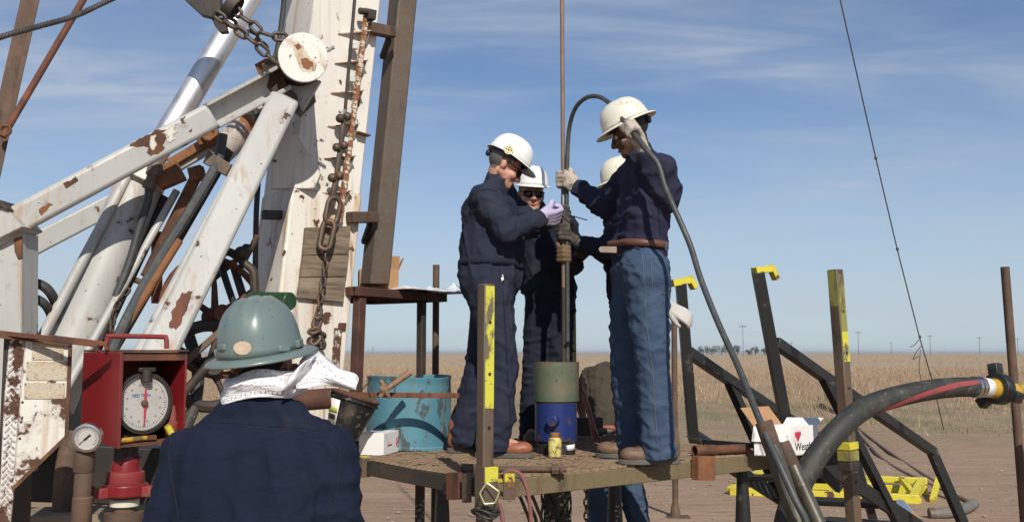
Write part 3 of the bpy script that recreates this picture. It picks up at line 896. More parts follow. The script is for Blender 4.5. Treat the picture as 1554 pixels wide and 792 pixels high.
# red hose looping over the front beam
def px(pts, Y):
    return [P(p[0], p[1], p[2] if len(p) > 2 else Y) for p in pts]
def smooth(pts, n=6):
    """Catmull-Rom through the points"""
    out = []
    pts = [V(p) for p in pts]
    for i in range(len(pts) - 1):
        p0 = pts[max(i - 1, 0)]; p1 = pts[i]; p2 = pts[i + 1]; p3 = pts[min(i + 2, len(pts) - 1)]
        for k in range(n):
            t = k / n
            out.append(0.5 * ((2 * p1) + (p2 - p0) * t + (2 * p0 - 5 * p1 + 4 * p2 - p3) * t * t + (3 * p1 - p0 - 3 * p2 + p3) * t ** 3))
    out.append(pts[-1])
    return out
lastp = P(806, 800, 4.36)
solo('air_hose', G().tube(smooth(px([(757, 764), (761, 778), (764, 800), (768, 850)], 4.30) + [V((0.0, 4.3, 0.5)), V((0.10, 4.3, 0.45))] + px([(807, 830), (806, 790), (802, 750), (793, 724), (783, 715), (772, 714), (764, 718)], 4.38)), 0.0095, 8), M_redhose, 'dusty red hose looped over the platform edge beside the corner post', 'hose')
solo('cable_loop', G().tube(smooth(px([(781, 722), (788, 724), (794, 732), (799, 744), (804, 762), (806, 800)], 4.43)), 0.005, 6), M_rubber, 'thin black cable running beside the red hose', 'cable')

# rear post, right hand post, poles
square_post('rear_post', P(867, 462, 6.55), P(868, 560, 6.55), 0.046, 'slim worn yellow square post behind the drill pipe', [], M_yellow_post, holes=(0.31, 0.72), foot_z=ZD)
rp = square_post('side_post', P(1267, 409, 5.35), P(1296, 792, 5.35), 0.062, 'rusty brown leaning post with yellow band beside the stairs', [(0.02, 0.25, M_yellow_post), (0.25, 0.37, M_yellow_worn)], M_post, holes=(0.17, 0.335, 0.475, 0.84))
cpt = P(1286, 683, 5.35)
obj('clamp', G().bar(P(1286.5, 682, 5.35), P(1285.5, 670, 5.35), 0.085, 0.085, A), M_yellow, rp, bevel=0.004)
obj('clamp', G().bar(P(1287.5, 699, 5.35), P(1286.5, 683, 5.35), 0.082, 0.082, A), M_yellow_post, rp, bevel=0.004)
qa, qb = P(1267, 411, 5.35), P(1280, 548, 5.35)
qd = (qa - qb).normalized(); qx = (B - qd * B.dot(qd)).normalized()
obj('paint_band', G().obox((qa + qb) / 2 - A * 0.0325, (qa - qb) / 2, qx * 0.027, A * 0.001), M_yellow_post, rp)
obj('clamp', G().bar(P(1288.5, 714, 5.35), P(1287.5, 700, 5.35), 0.078, 0.078, A), M_dark_steel, rp, bevel=0.004)
solo('standing_pole', G().cyl(to_z(P(1525, 405, 5.6), P(1549, 715, 5.6), 0), P(1525, 405, 5.6), 0.024, n=14), M_brown, 'round rusty pole standing at the far right beside the hose coupling', 'pole')
bp_ = PZ(1025, 786, 0)
t = thing('prop_pole', bp_, 'thin rusty prop pole on a small foot plate behind the platform', 'pole')
obj('pole', G().cyl(bp_, P(1023, 470, bp_.y), 0.030, n=12), M_brown, t)
obj('foot_plate', G().prism([bp_ + V((-0.10, -0.08, 0)), bp_ + V((0.14, -0.08, 0)), bp_ + V((0.14, 0.10, 0)), bp_ + V((-0.08, 0.10, 0))], V((0, 0, 0.02))).tube([bp_, bp_ + V((0, 0, 0.14))], [0.06, 0.036], 10), M_brown, t)

# loose things on the deck
def lying_pipe(u0, v0, u1, v1, r, m, name, lb, cat, extra=None):
    a, b = PZ(u0, v0, ZD + r), PZ(u1, v1, ZD + r)
    t = thing(name, (a + b) / 2 - Z * r, lb, cat)
    return t, a, b
t, a, b = lying_pipe(700, 711, 860, 712, 0.016, M_brown, 'pipe_bar', 'rusty steel bar lying along the front edge of the deck', 'pipe')
obj('shaft', G().cyl(a, b, 0.016, 0.013, 12), M_brown, t)
obj('handle_end', G().cyl(a, a + (b - a) * 0.22, 0.024, n=14), M_brown, t)
obj('coupling', G().cyl(a + (b - a) * 0.86, a + (b - a) * 0.93, 0.025, n=8).cyl(a + (b - a) * 0.94, a + (b - a) * 0.965, 0.027, n=14), M_brown, t)
t, a, b = lying_pipe(1054, 684, 1135, 680, 0.03, M_dark_steel, 'pipe_nipple', 'dark short pipe lying near the right end of the deck', 'pipe')
obj('shaft', G().lathe(a, b - a, [(0.024, 0.02), (0.024, 0), (0.031, 0), (0.031, 0.13), (0.026, 0.14), (0.026, (b - a).length)], 16), M_rust, t)
t, a, b = lying_pipe(1050, 668, 1145, 676, 0.015, M_dark_steel, 'pipe_wrench', 'long black wrench lying behind the short dark pipe', 'wrench')
obj('shaft', G().bar(a, b, 0.03, 0.028), M_black, t, bevel=0.004)
obj('jaw', G().bar(a, a + (b - a) * 0.2 + V((0, 0, 0.0)), 0.07, 0.03), M_dark_steel, t, bevel=0.006)

jb = onD(842, 693)
t = thing('paint_jar', jb, 'small bottle spattered with yellow standing before the blue wellhead', 'bottle')
obj('glass', G().lathe(jb, Z, [(0.030, 0), (0.036, 0.004), (0.037, 0.085), (0.033, 0.098), (0.022, 0.106)], 20), mat('yellow_spatter', (0.62, 0.55, 0.16), 0.5, 0, [dict(scale=(30, 30, 24), lo=0.48, hi=0.58, col=(0.22, 0.13, 0.06), seed=2), dict(scale=60, lo=0.6, hi=0.64, col=(0.75, 0.70, 0.45), seed=4)], bump=(60, 0.001)), t)
obj('lid', G().lathe(jb + Z * 0.104, Z, [(0.024, 0), (0.026, 0.004), (0.026, 0.022), (0.022, 0.026)], 18), M_rust_orange, t)
cb_ = onD(864, 689)
t = thing('grease_can', cb_, 'low black can with white label at the foot of the wellhead', 'can')
obj('can_body', G().lathe(cb_, Z, [(0.030, 0), (0.033, 0.003), (0.033, 0.075), (0.028, 0.08)], 18), M_bucket, t)
obj('label', G().grid(lambda x, y: cb_ + V((math.sin((x - 0.35) * 1.6) * 0.0342, -math.cos((x - 0.35) * 1.6) * 0.0342, 0.022 + 0.03 * y + 0.006 * x)), 8, 2), M_whitecard, t, solid=-0.0005)

def carton(name, corner, left, right, h, m, lb, top=True):
    t = thing(name, corner, lb, 'box')
    return t
# white box with red print
c = onD(582, 691)
Ld, Rd = V((-0.97, 0.24, 0)).normalized(), V((0.24, 0.97, 0)).normalized()
L_, R_, H_ = 0.145, 0.30, 0.120
wb = thing('shipping_box', c, 'closed white cardboard box with small red print on the deck', 'box')
obj('carton', G().prism([c, c + Ld * L_, c + Ld * L_ + Rd * R_, c + Rd * R_], Z * H_), M_whitecard, wb, bevel=0.002)
o_ = c + Rd * (R_ * 0.30) + Z * (H_ * 0.42) - Ld * 0.0012
obj('red_print', G().obox(o_, Rd * 0.035, Z * 0.0035, Ld * 0.0006), M_printred, wb)
e_ = c + Rd * (R_ * 0.76) + Z * (H_ * 0.47) - Ld * 0.0012
def ring_flat(cn, x, y, n_, R, r, k=20):
    q = G()
    for i in range(k):
        a, b = 2 * math.pi * i / k, 2 * math.pi * (i + 1) / k
        q.add([cn + (x * math.cos(a) + y * math.sin(a)) * r, cn + (x * math.cos(a) + y * math.sin(a)) * R, cn + (x * math.cos(b) + y * math.sin(b)) * R, cn + (x * math.cos(b) + y * math.sin(b)) * r], [(0, 1, 2, 3)])
    return q
q = ring_flat(e_, Rd * 1.4, Z, Ld, 0.030, 0.023)
q.obox(e_, Rd * 0.022, Z * 0.006, Ld * 0.0005); q.obox(e_ + Z * 0.012, Rd * 0.014, Z * 0.003, Ld * 0.0005); q.obox(e_ - Z * 0.012, Rd * 0.014, Z * 0.003, Ld * 0.0005)
obj('red_emblem', q, M_printred, wb, solid=0.0006, smooth=0)
obj('tape', G().obox(c + Ld * (L_ / 2) + Rd * (R_ / 2) + Z * (H_ + 0.0008), Ld * 0.012, Rd * (R_ / 2 - 0.001), Z * 0.0005), M_plastic, wb)

# open white box with a red mark and "Weath..." print, right end
c = onD(1202, 692)
Ld, Rd = V((-0.93, 0.36, 0)).normalized(), V((0.36, 0.93, 0)).normalized()
Ld = V((-0.985, 0.17, 0)).normalized(); Rd = V((0.74, 0.67, 0)).normalized()
L_, R_, H_ = 0.20, 0.27, 0.158
ob_ = thing('open_carton', c, 'open white cardboard box with red mark and black lettering on the deck end', 'box')
q = G()
th = 0.004
A0, A1, A2, A3 = c, c + Ld * L_, c + Ld * L_ + Rd * R_, c + Rd * R_
def wall(p, q_, nin, m, name):
    obj(name, G().prism([p, q_, q_ + nin * th, p + nin * th], Z * H_), m, ob_, bevel=0.001)
wall(A0, A1, Rd, M_whitecard_torn, 'side_panel'); wall(A1 + Rd * th, A2 - Rd * th, -Ld, M_whitecard, 'side_panel')
wall(A2, A3, -Rd, M_whitecard, 'side_panel'); wall(A3 - Rd * th, A0 + Rd * th, Ld, M_whitecard, 'side_panel')
obj('bottom_panel', G().prism([A0 + Z * 0.002, A1 + Z * 0.002, A2 + Z * 0.002, A3 + Z * 0.002], Z * 0.003), M_card, ob_)
T = Z * H_
obj('flap', G().prism([A1 + T, A2 + T, A2 + T + Ld * 0.07 + Z * 0.10, A1 + T + Ld * 0.07 + Z * 0.10], -Ld * 0.003), M_card, ob_, label='raised brown inner flap')
obj('flap', G().prism([A2 + T - Ld * 0.01, A3 + T, A3 + T + Rd * 0.06 + Z * 0.035, A2 + T + Rd * 0.06 + Z * 0.035], Rd * 0.003), M_whitecard, ob_)
obj('flap', G().prism([A0 + T, A1 + T, A1 + T - Rd * 0.02 - Z * 0.08, A0 + T - Rd * 0.02 - Z * 0.08], -Rd * 0.003), M_whitecard_torn, ob_)
nR = Rd.cross(Z)
if nR.dot(V((0, -1, 0))) < 0: nR = -nR
fo = c + nR * 0.0015
hp = [(0, -0.034), (0.026, 0.004), (0.028, 0.022), (0.021, 0.014), (0.016, 0.027), (0.009, 0.014), (0.0, 0.026), (-0.009, 0.014), (-0.016, 0.027), (-0.021, 0.014), (-0.028, 0.022), (-0.026, 0.004)]
obj('red_emblem', G().prism([fo + Rd * (0.062 + a * 1.15) + Z * (0.108 + b) for a, b in hp], nR * 0.0006), M_printred, ob_, smooth=0)
text('lettering', 'Weathe', 0.062, fo + Rd * 0.030 + Z * 0.045, Rd, Z, M_printblack, ob_, 'LEFT')

# ---------------------------------------------------------------- wellhead and the pipe in it
wc = onD(845, 690) + V((0, 0.10, 0)); wc.z = ZD
well = thing('wellhead', wc, 'green over blue steel wellhead cylinder that the drill pipe enters', 'wellhead')
def zat(v, Y): return P(845, v, Y).z
Yw = wc.y
rw = 33 / F * Yw
z0, z1, z2 = zat(672, Yw - rw) , zat(611, Yw - rw), zat(549, Yw - rw)
obj('base_flange', G().lathe(wc, Z, [(rw * 0.86, 0), (rw * 0.86, z0 - ZD + 0.01)], 28), M_dark_steel, well)
obj('lower_body', G().lathe(V((wc.x, wc.y, z0)), Z, [(rw * 0.8, 0), (rw * 0.95, 0.004), (rw * 0.95, z1 - z0)], 36), M_blue, well, bevel=0.003)
obj('upper_bowl', G().lathe(V((wc.x, wc.y, z1)), Z, [(rw * 0.9, -0.002), (rw, 0.004), (rw, z2 - z1), (rw * 0.90, z2 - z1), (rw * 0.90, z2 - z1 - 0.12), (0.03, z2 - z1 - 0.12)], 36), M_green, well)
st = V((wc.x - 0.01, wc.y - rw * 0.9, zat(638, Yw - rw)))
obj('side_outlet', G().cyl(st, st + V((-0.02, -0.055, 0.0)), 0.030, n=18), M_blue, well, bevel=0.004)
obj('rim_bolt', G().cyl(V((wc.x + rw * 0.97, wc.y, z2 - 0.22)), V((wc.x + rw * 0.97, wc.y, z2)), 0.012, n=8), M_dark_steel, well)

rod_t, rod_b = P(854.5, -700, 5.62), P(856, 552, 5.62)
rod_b.z = z2 - 0.15
rod_x = (rod_t + rod_b) / 2
RODX, RODY = P(855, 330, 5.62).x, 5.62
RB = V((RODX, RODY, z2 - 0.11)); RT = V((RODX - 0.004, RODY, 5.6))
pipe = thing('drill_pipe', RB, 'slim tan vertical pipe rising from the wellhead out of sight', 'pipe')
obj('pipe_body', G().cyl(V((RODX, RODY, 2.02)), RT, 0.0125, n=14), mat('tan_pipe', (0.22, 0.145, 0.10), 0.6, 0.2, var=0.2), pipe)
obj('lower_pipe', G().cyl(RB, V((RODX, RODY, 2.02)), 0.0135, n=14), M_dark_steel, pipe)
obj('joint', G().cyl(V((RODX, RODY, P(855, 318, 5.6).z)), V((RODX, RODY, P(855, 296, 5.6).z)), 0.015, n=14), M_silver, pipe)
# black hose: up along the pipe, over, through the raised hand and down to the ground
hp_ = [V((RODX + 0.018, RODY - 0.012, z2 - 0.1)), V((RODX + 0.020, RODY - 0.014, 2.0))] + px([(860, 300, 5.6), (861, 240, 5.6), (864, 195, 5.58), (873, 165, 5.5), (889, 149, 5.42), (908, 147, 5.34), (926, 158, 5.2), (944, 180, 5.02), (964, 205, 4.86), (983, 230, 4.79), (999, 250, 4.76), (1009, 283, 4.74), (1024, 318, 4.73), (1047, 371, 4.68), (1064, 425, 4.58), (1090, 490, 4.45), (1122, 560, 4.28), (1152, 635, 4.08), (1183, 705, 3.94), (1208, 760, 3.88), (1226, 800, 3.86), (1245, 900, 3.84)], 5) 
hp_.append(V((hp_[-1].x + 0.05, 3.84, 0.02)))
SAMPLE = smooth(hp_, 7)
solo('rubber_hose', G().tube(SAMPLE, [0.0125 if p.y > 4.9 else 0.0145 for p in SAMPLE], 12), M_hose_thin, 'long thin dark hose arching from the drill pipe over a gloved hand', 'hose')
tw = P(858, 327, 5.6)
solo('thin_rod_tool', G().cyl(P(848, 322, 5.58), P(891, 334, 5.5), 0.003, n=8), M_dark_steel, 'thin dark rod stuck out sideways from the drill pipe', 'rod', smooth=30)

# ---------------------------------------------------------------- stair with its two rails
stair = thing('access_stairs', D(SL + 0.9, 0.35, 0), 'black steel stairs with two kinked rails leading off the platform', 'stairs')
def rail(kink, foot):
    pass
def sqpath(pts, w, m, name, parent, bev=0.004):
    for a, b in zip(pts[:-1], pts[1:]):
        d = (b - a).normalized()
        obj(name, G().bar(a, b + d * w * 0.25, w, w), m, parent, bevel=bev)
# rail by the deck's front corner
r2p = [P(1150, 413, 5.62), P(1196, 660, 5.78), P(1203, 700, 5.80)]
sqpath([r2p[0], to_z(r2p[0], r2p[1], 0.95)], 0.062, M_black, 'rail_post', stair)
h0 = r2p[0]
hk = [P(1144, 411, 5.62), P(1170, 408, 5.66), P(1178, 424, 5.68)]
obj('rail_hook', G().bar(hk[0], hk[1], 0.06, 0.04), M_yellow, stair, bevel=0.004); obj('rail_hook', G().bar(hk[1] + V((-0.004, 0, 0.018)), hk[2], 0.045, 0.03), M_yellow, stair, bevel=0.004)
q0, q1, q2, q3 = P(1176, 519, 5.70), P(1246, 568, 6.05), P(1414, 684, 6.9), P(1462, 795, 6.95)
sqpath([q0, q1, q2], 0.06, M_black, 'handrail', stair); sqpath([q2, to_z(q2, q3, 0.0)], 0.06, M_black, 'rail_post', stair)
q4, q5 = P(1250, 572, 6.07), P(1342, 752, 6.4)
sqpath([q4, to_z(q4, q5, 0.30)], 0.055, M_black, 'rail_post', stair)
# rail at the back of the stair
sqpath([P(1033, 430, 6.1), P(1052, 664, 6.25)], 0.062, M_black, 'rail_post', stair)
hk = [P(1019, 430, 6.08), P(1046, 425, 6.12), P(1054, 438, 6.14)]
obj('rail_hook', G().bar(hk[0], hk[1], 0.06, 0.045), M_yellow, stair, bevel=0.004); obj('rail_hook', G().bar(hk[1] + V((-0.004, 0, 0.02)), hk[2], 0.05, 0.035), M_yellow, stair, bevel=0.004)
k0, k1, k2, k3 = P(1040, 531, 6.17), P(1109, 578, 6.5), P(1172, 619, 6.85), P(1300, 702, 7.45)
sqpath([k0, k1, k2, k3], 0.062, M_black, 'handrail', stair)
sqpath([k3, V((k3.x + 0.25, k3.y + 0.1, 0))], 0.055, M_black, 'rail_post', stair)
k5 = P(1148, 672, 6.75)
sqpath([P(1107, 580, 6.5), to_z(P(1107, 580, 6.5), k5, 0.55)], 0.055, M_black, 'rail_post', stair)
obj('foot_gusset', G().prism([P(1040, 662, 6.2), P(1052, 650, 6.25), P(1086, 672, 6.32), P(1082, 680, 6.3)], V((0.02, 0.05, 0))), M_black, stair, bevel=0.003)
# stringers and treads
s0, s1 = D(SL + 0.02, 0.0, 0.98), V((0, 0, 0))
s0 = P(1205, 673, 5.9); s1 = to_z(s0, P(1385, 792, 6.6), 0.0)
b0 = P(1060, 676, 6.5); b1 = to_z(b0, P(1240, 792, 7.2), 0.0)
obj('stringer', G().bar(s0, s1, 0.04, 0.085), M_black, stair, bevel=0.004)
obj('stringer', G().bar(b0, b1, 0.04, 0.085), M_black, stair, bevel=0.004)
for k in range(6):
    f = (k + 0.45) / 6
    a_, b_ = s0 + (s1 - s0) * f, b0 + (b1 - b0) * f
    q = G()
    for j in range(5):
        off = A * (-0.10 + 0.05 * j)
        q.bar(a_ + B * 0.022 + off + Z * 0.02, b_ - B * 0.022 + off + Z * 0.02, 0.012, 0.03)
    q.bar(a_ + B * 0.022 - A * 0.115 + Z * 0.02, b_ - B * 0.022 - A * 0.115 + Z * 0.02, 0.02, 0.035)
    obj('tread', q, M_black, stair)
obj('cross_bar', G().bar(D(SL - 0.02, -0.03, 1.02), P(1290, 690, 5.43), 0.06, 0.08), M_black, stair, bevel=0.004)
obj('brace', G().bar(P(1228, 696, 5.5), P(1275, 742, 5.55), 0.04, 0.05), M_black, stair, bevel=0.004)

# ---------------------------------------------------------------- big hose with coupling at right
bh = [P(1186, 1000, 4.25), P(1186, 900, 4.25), P(1192, 800, 4.28), P(1211, 742, 4.30), P(1238, 694, 4.34), P(1275, 649, 4.40), P(1318, 616, 4.5), P(1380, 597, 4.6), P(1440, 588, 4.72), P(1490, 587, 4.8)]
bh[0].z = 0.06
BHS = smooth(bh, 8)
mh = thing('mud_hose', BHS[0], 'thick black hose with red spiral stripe rising to a yellow coupling', 'hose')
RH = 0.048
RHS = [0.053 + (0.047 - 0.053) * i / (len(BHS) - 1) for i in range(len(BHS))]
obj('hose_body', G().tube(BHS, RHS, 24), M_rubber, mh)
# stripe: a strip running round the hose
q = G(); vs = []; fs = []
i0 = int(len(BHS) * 0.68)
seg = BHS[i0:]
for k, p in enumerate(seg):
    t = (seg[min(k + 1, len(seg) - 1)] - seg[max(k - 1, 0)]).normalized()
    f = k / (len(seg) - 1)
    tocam = (CAM - p).normalized(); s = (tocam - t * tocam.dot(t)).normalized(); uu = t.cross(s)
    if uu.z < 0: uu = -uu
    ang = math.radians(-75 + 120 * f ** 0.8)
    for da in (-14, -7, 0, 7, 14):
        a = ang + math.radians(da)
        vs.append(p + (s * math.cos(a) + uu * math.sin(a)) * (RHS[i0 + k] + 0.0015))
for k in range(len(seg) - 1):
    for j in range(4):
        fs.append((k * 5 + j, (k + 1) * 5 + j, (k + 1) * 5 + j + 1, k * 5 + j + 1))
obj('stripe', q.add(vs, fs), M_redstripe, mh, smooth=60)
e0 = BHS[-1]; ed = (P(1540, 593, 4.92) - e0).normalized()
tdir = (BHS[-1] - BHS[-5]).normalized()
for off in (0.045, 0.02):
    c = e0 - tdir * off
    obj('clamp_band', G().lathe(c - tdir * 0.009, tdir, [(RH, 0), (RH + 0.004, 0.001), (RH + 0.004, 0.017), (RH, 0.018)], 24), M_silver, mh)
obj('hose_end', G().lathe(e0 - ed * 0.005, ed, [(0.045, 0), (0.047, 0.002), (0.046, 0.05), (0.042, 0.052)], 24), M_whitecard_torn, mh)
obj('yellow_stem', G().lathe(e0 + ed * 0.045, ed, [(0.044, 0), (0.045, 0.003), (0.050, 0.075)], 24), M_yellow_cast, mh)
wc2 = e0 + ed * 0.122
_, sx_, ux_ = frame(ed)
un = obj('union_nut', G().lathe(wc2 - ed * 0.03, ed, [(0.05, 0), (0.076, 0.004), (0.076, 0.06), (0.05, 0.064)], 24), M_black, mh, bevel=0.002)
for k in range(3):
    a = math.radians(100 + 120 * k)
    dd = sx_ * math.cos(a) + ux_ * math.sin(a)
    tt_ = ed.cross(dd)
    obj('nut_lug', G().obox(wc2 + dd * 0.095, dd * 0.03, tt_ * 0.026, ed * 0.026), M_black, un, bevel=0.005)
obj('outlet_pipe', G().lathe(e0 + ed * 0.155, ed, [(0.044, 0), (0.05, 0.004), (0.05, 0.02), (0.040, 0.03), (0.038, 0.20), (0.046, 0.21), (0.046, 0.62)], 24), M_yellow_cast, mh)
rq = e0 + ed * 0.155 + ed * 0.58
obj('riser_pipe', G().cyl(V((rq.x, rq.y, 0)), rq + Z * 0.02, 0.05, n=20), M_yellow_cast, mh)
# two leaning pipes
for i, (ut, vt, ub, vb, r, Y0, Y1, lb) in enumerate(((1159, 640, 1211, 795, 0.0345, 4.06, 3.96, 'grey steel pipe leaning at the stair top, taller of two'), (1187, 672, 1243, 795, 0.030, 4.10, 4.0, 'shorter leaning grey pipe between hose and taller pipe'))):
    a, b = P(ut, vt, Y0), P(ub, vb, Y1)
    base = to_z(a, b, 0.0)
    tp = thing('leaning_pipe', base, lb, 'pipe', 'pipes leaning by the stairs')
    d = (a - base).normalized(); Ln = (a - base).length
    obj('tube', G().lathe(base, d, [(r * 0.8, 0.001), (r, 0), (r, Ln), (r * 0.8, Ln), (r * 0.78, Ln - 0.15)], 20), mat('greasy_pipe', (0.10, 0.095, 0.07), 0.4, 0.35, [dict(scale=(12, 12, 4), lo=0.5, hi=0.7, col=(0.06, 0.05, 0.035)), dict(scale=30, lo=0.6, hi=0.7, col=(0.20, 0.17, 0.12), amt=0.6)], bump=(40, 0.001)), tp)
    obj('rusty_end', G().lathe(a - d * 0.10, d, [(r, 0), (r * 1.03, 0.002), (r * 1.03, 0.098), (r * 0.9, 0.1)], 20), M_brown, tp)

# guy wire
gt, gb = P(1245, -120, 15.5), PZ(1432, 652, 0)
mid = [P(1275, 0, 15.2), P(1329, 240, 16.4), P(1362, 380, 17.4), P(1395, 510, 18.6), P(1417, 585, 19.4)]
gw = thing('guy_wire', gb, 'long thin guy wire slanting down across the sky with two knots', 'wire')
obj('strand', G().tube([gt] + mid + [gb], 0.011, 6), M_wire, gw)
for u, v, Y in ((1329, 240, 16.4), (1362, 378, 17.4), (1396, 511, 18.6)):
    obj('clip', G().ball(P(u, v, Y), 0.03, 8, 6), M_wire, gw)
obj('frayed_end', G().tube(smooth([P(1398, 525, 18.6), P(1390, 535, 18.5), P(1386, 545, 18.5), P(1394, 540, 18.5)], 5), 0.008, 5).tube(smooth([P(1397, 530, 18.6), P(1395, 560, 18.6), P(1400, 585, 18.8), P(1403, 600, 18.9)], 5), 0.007, 5).tube(smooth([P(1395, 515, 18.6), P(1388, 523, 18.6), P(1381, 526, 18.6)], 4), 0.008, 5), M_wire, gw)

# yellow frame lying on the dirt
def Gd(u, v, z=0.0): return PZ(u, v, z)
yf = thing('ground_rack', Gd(1270, 748), 'yellow steel frame lying flat on the dirt behind the stairs', 'rack')
def ybar(p, q, w=0.09, h=0.10, m=M_yellow, nm='rail'):
    obj(nm, G().bar(p, q, w, h), m, yf, bevel=0.006)
def up(p, z): return V((p.x, p.y, z))
fl_, fr_ = Gd(1108, 752), Gd(1395, 764); bl_, br_ = Gd(1155, 740), Gd(1408, 752)
ybar(up(fl_, 0.05), up(fr_, 0.05)); ybar(up(bl_, 0.17), up(br_, 0.17), 0.10, 0.07); ybar(up(bl_, 0.06), up(br_, 0.06))
ybar(up(fl_, 0.06), up(bl_, 0.19), 0.08, 0.08, nm='cross_bar'); ybar(up(fr_, 0.02), up(br_ + V((-0.3, 0, 0)), 0.20), 0.06, 0.06, nm='cross_bar')
mid1 = fl_ + (fr_ - fl_) * 0.12; mid2 = bl_ + (br_ - bl_) * 0.10
ybar(up(mid1, 0.05), up(mid2, 0.2), 0.08, 0.08, nm='cross_bar')
for f in (0.55, 0.97):
    a_, b_ = fl_ + (fr_ - fl_) * f, bl_ + (br_ - bl_) * f
    ybar(up(a_, 0.05), up(b_, 0.17), 0.09, 0.08, nm='cross_bar')
e_ = br_ + V((0.12, -0.35, 0))
ybar(up(e_ + V((-0.30, -0.2, 0)), 0.02), up(e_ + V((-0.05, 0.2, 0)), 0.22), 0.06, 0.06, nm='leg'); ybar(up(e_, 0.02), up(e_ + V((0.04, 0.35, 0)), 0.22), 0.06, 0.06, nm='leg')
ybar(up(fl_ + (fr_ - fl_) * 0.3 + V((0, 0.4, 0)), 0.16), up(fr_ + V((-0.3, 0.5, 0)), 0.16), 0.22, 0.03, M_yellow, 'step_plate')
# hoses and a can lying on the dirt
gh = smooth([Gd(1418, 779, 0.05), Gd(1440, 777, 0.06), Gd(1462, 772, 0.06), Gd(1478, 764, 0.06)], 6)
t = thing('hose_stub', gh[0] - Z * 0.05, 'short grey hose stub lying on the dirt by the rail foot', 'hose')
obj('hose_body', G().tube(gh, 0.055, 14), mat('grey_hose', (0.16, 0.15, 0.13), 0.7, var=0.2), t)
obj('hose_end', G().cyl(gh[0], gh[0] + (gh[0] - gh[2]).normalized() * 0.05, 0.06, n=14), M_steel_beam, t)
cn = [Gd(1366, 768, 0.05), Gd(1382, 788, 0.05)]
t = thing('oil_can', (cn[0] + cn[1]) / 2 - Z * 0.05, 'silver tin can lying on its side beside the yellow frame', 'can')
obj('can_body', G().cyl(cn[0], cn[1], 0.075, n=20), M_silver, t, bevel=0.004)
obj('lid', G().cyl(cn[1], cn[1] + (cn[1] - cn[0]).normalized() * 0.06, 0.078, n=20), M_card, t)
for i, (dx, lb) in enumerate(((0.0, 'dusty dark cable dragged across the bare dirt, upper of two'), (0.16, 'dusty dark cable dragged across the bare dirt, lower of two'))):
    pts = smooth([Gd(1300, 648, 0.012) + V((-dx * 0.3, 0, 0)), Gd(1335, 675, 0.012) + V((-dx * 1.2, 0, 0)), Gd(1375, 703, 0.012) + V((-dx * 1.6, 0, 0)), Gd(1423, 733, 0.014) + V((-dx * 0.8, 0, 0)), Gd(1452, 752, 0.014), Gd(1476, 764, 0.02)], 8)
    solo('ground_cable', G().tube(pts, 0.026, 8), mat('dusty_cable', (0.19, 0.13, 0.095), 0.9, var=0.3), lb, 'cable', 'cables on the dirt')
sk = [Gd(1246, 614, 0.05), Gd(1268, 626, 0.05)]
solo('dead_stick', G().tube(sk, 0.06, 7), M_bark, 'dark stick lying at the edge of the dry grass', 'stick')

# ================================================================ MAST
FL0 = P(426, 440, 5.40)
MA = (A * 0.098 + Z).normalized()
MN = MA.cross(A).normalized()
if MN.y > 0: MN = -MN
def MF(u, v, off=0.0):
    return hit(u, v, FL0 + MN * off, MN)
MB_ = A.cross(MA).normalized()
if MB_.y < 0: MB_ = -MB_
MW, MD = 0.43, 0.40
def mast_h(z): return (z - FL0.z) / MA.z
mbase = FL0 + MA * mast_h(0.0)
mast = thing('drill_mast', mbase + A * MW / 2, 'tall leaning white steel mast streaked with rust carrying chains and boards', 'mast')
def mbox(z0, z1, grow=0.0, w=MW, d=MD):
    p = FL0 + MA * mast_h(z0); q = FL0 + MA * mast_h(z1)
    c = (p + q) / 2 + A * (w / 2) + MB_ * (d / 2)
    return G().obox(c, A * (w / 2 + grow), MB_ * (d / 2 + grow), (q - p) / 2)
zseam = MF(440, 287).z
obj('upper_shaft', mbox(zseam, 8.5), M_mast, mast, bevel=0.012)
obj('lower_shaft', mbox(0.15, zseam + 0.01, 0.007), M_mast_low, mast, bevel=0.014)
obj('foot_plate', mbox(0.0, 0.15, 0.06), M_rust, mast, bevel=0.005)
# planks bolted on the mast
pk = [((461, 346), (529, 344), (526, 386), (457, 388)), ((457, 389), (526, 387), (522, 420), (453, 421)), ((453, 422), (522, 421), (518, 459), (449, 452))]
for i, q in enumerate(pk):
    pts = [MF(u, v, 0.008) for u, v in q]
    obj('plank', G().prism(pts, MN * (0.030 + 0.004 * (i == 1))), M_wood, mast, bevel=0.003)
# rack strip with toothed edge and its shelves
pa, pb = MF(557, 14, 0.05), MF(515, 338, 0.05)
r4 = random.Random(11); q = G(); n = 46
vs = []
for i in range(n):
    f0, f1 = i / n, (i + 0.92) / n
    a, b = pa + (pb - pa) * f0, pa + (pb - pa) * f1
    w = 0.030 + r4.uniform(-0.005, 0.006)
    q.bar(a + A * r4.uniform(-0.003, 0.003), b, w, 0.016 + r4.uniform(0, 0.006), MN)
obj('rack_strip', q, painted('rack_paint', (0.70, 0.62, 0.50), chips=0.50, edge=0.62, sc=16, chipcol=RUSTB), mast)
for i, (ut, v) in enumerate(((513, 51), (508, 96), (502, 141), (497, 191), (492, 240), (489, 292))):
    us = 557 - 42 * (v - 14) / 324
    p0 = MF(ut, v, 0.004); p1 = MF(us + 4, v - 1, 0.004); p2 = MF(us + 4, v - 1, 0.004) + MN * 0.065
    obj('shelf', G().prism([p0, p1, p2], -MA * 0.007), M_rust_orange if i in (1, 4) else painted('shelf_paint', (0.62, 0.57, 0.46), chips=0.52, edge=0.62, sc=14, chipcol=RUSTB), mast)
    p3 = MF(us + 2, v + 22, 0.004)
    obj('gusset', G().prism([MF(us + 2, v, 0.004), MF(us + 2, v, 0.004) + MN * 0.055, p3], A * 0.006), M_white, mast)
for (u, v) in ((535, 203), (556, 207)):
    pass
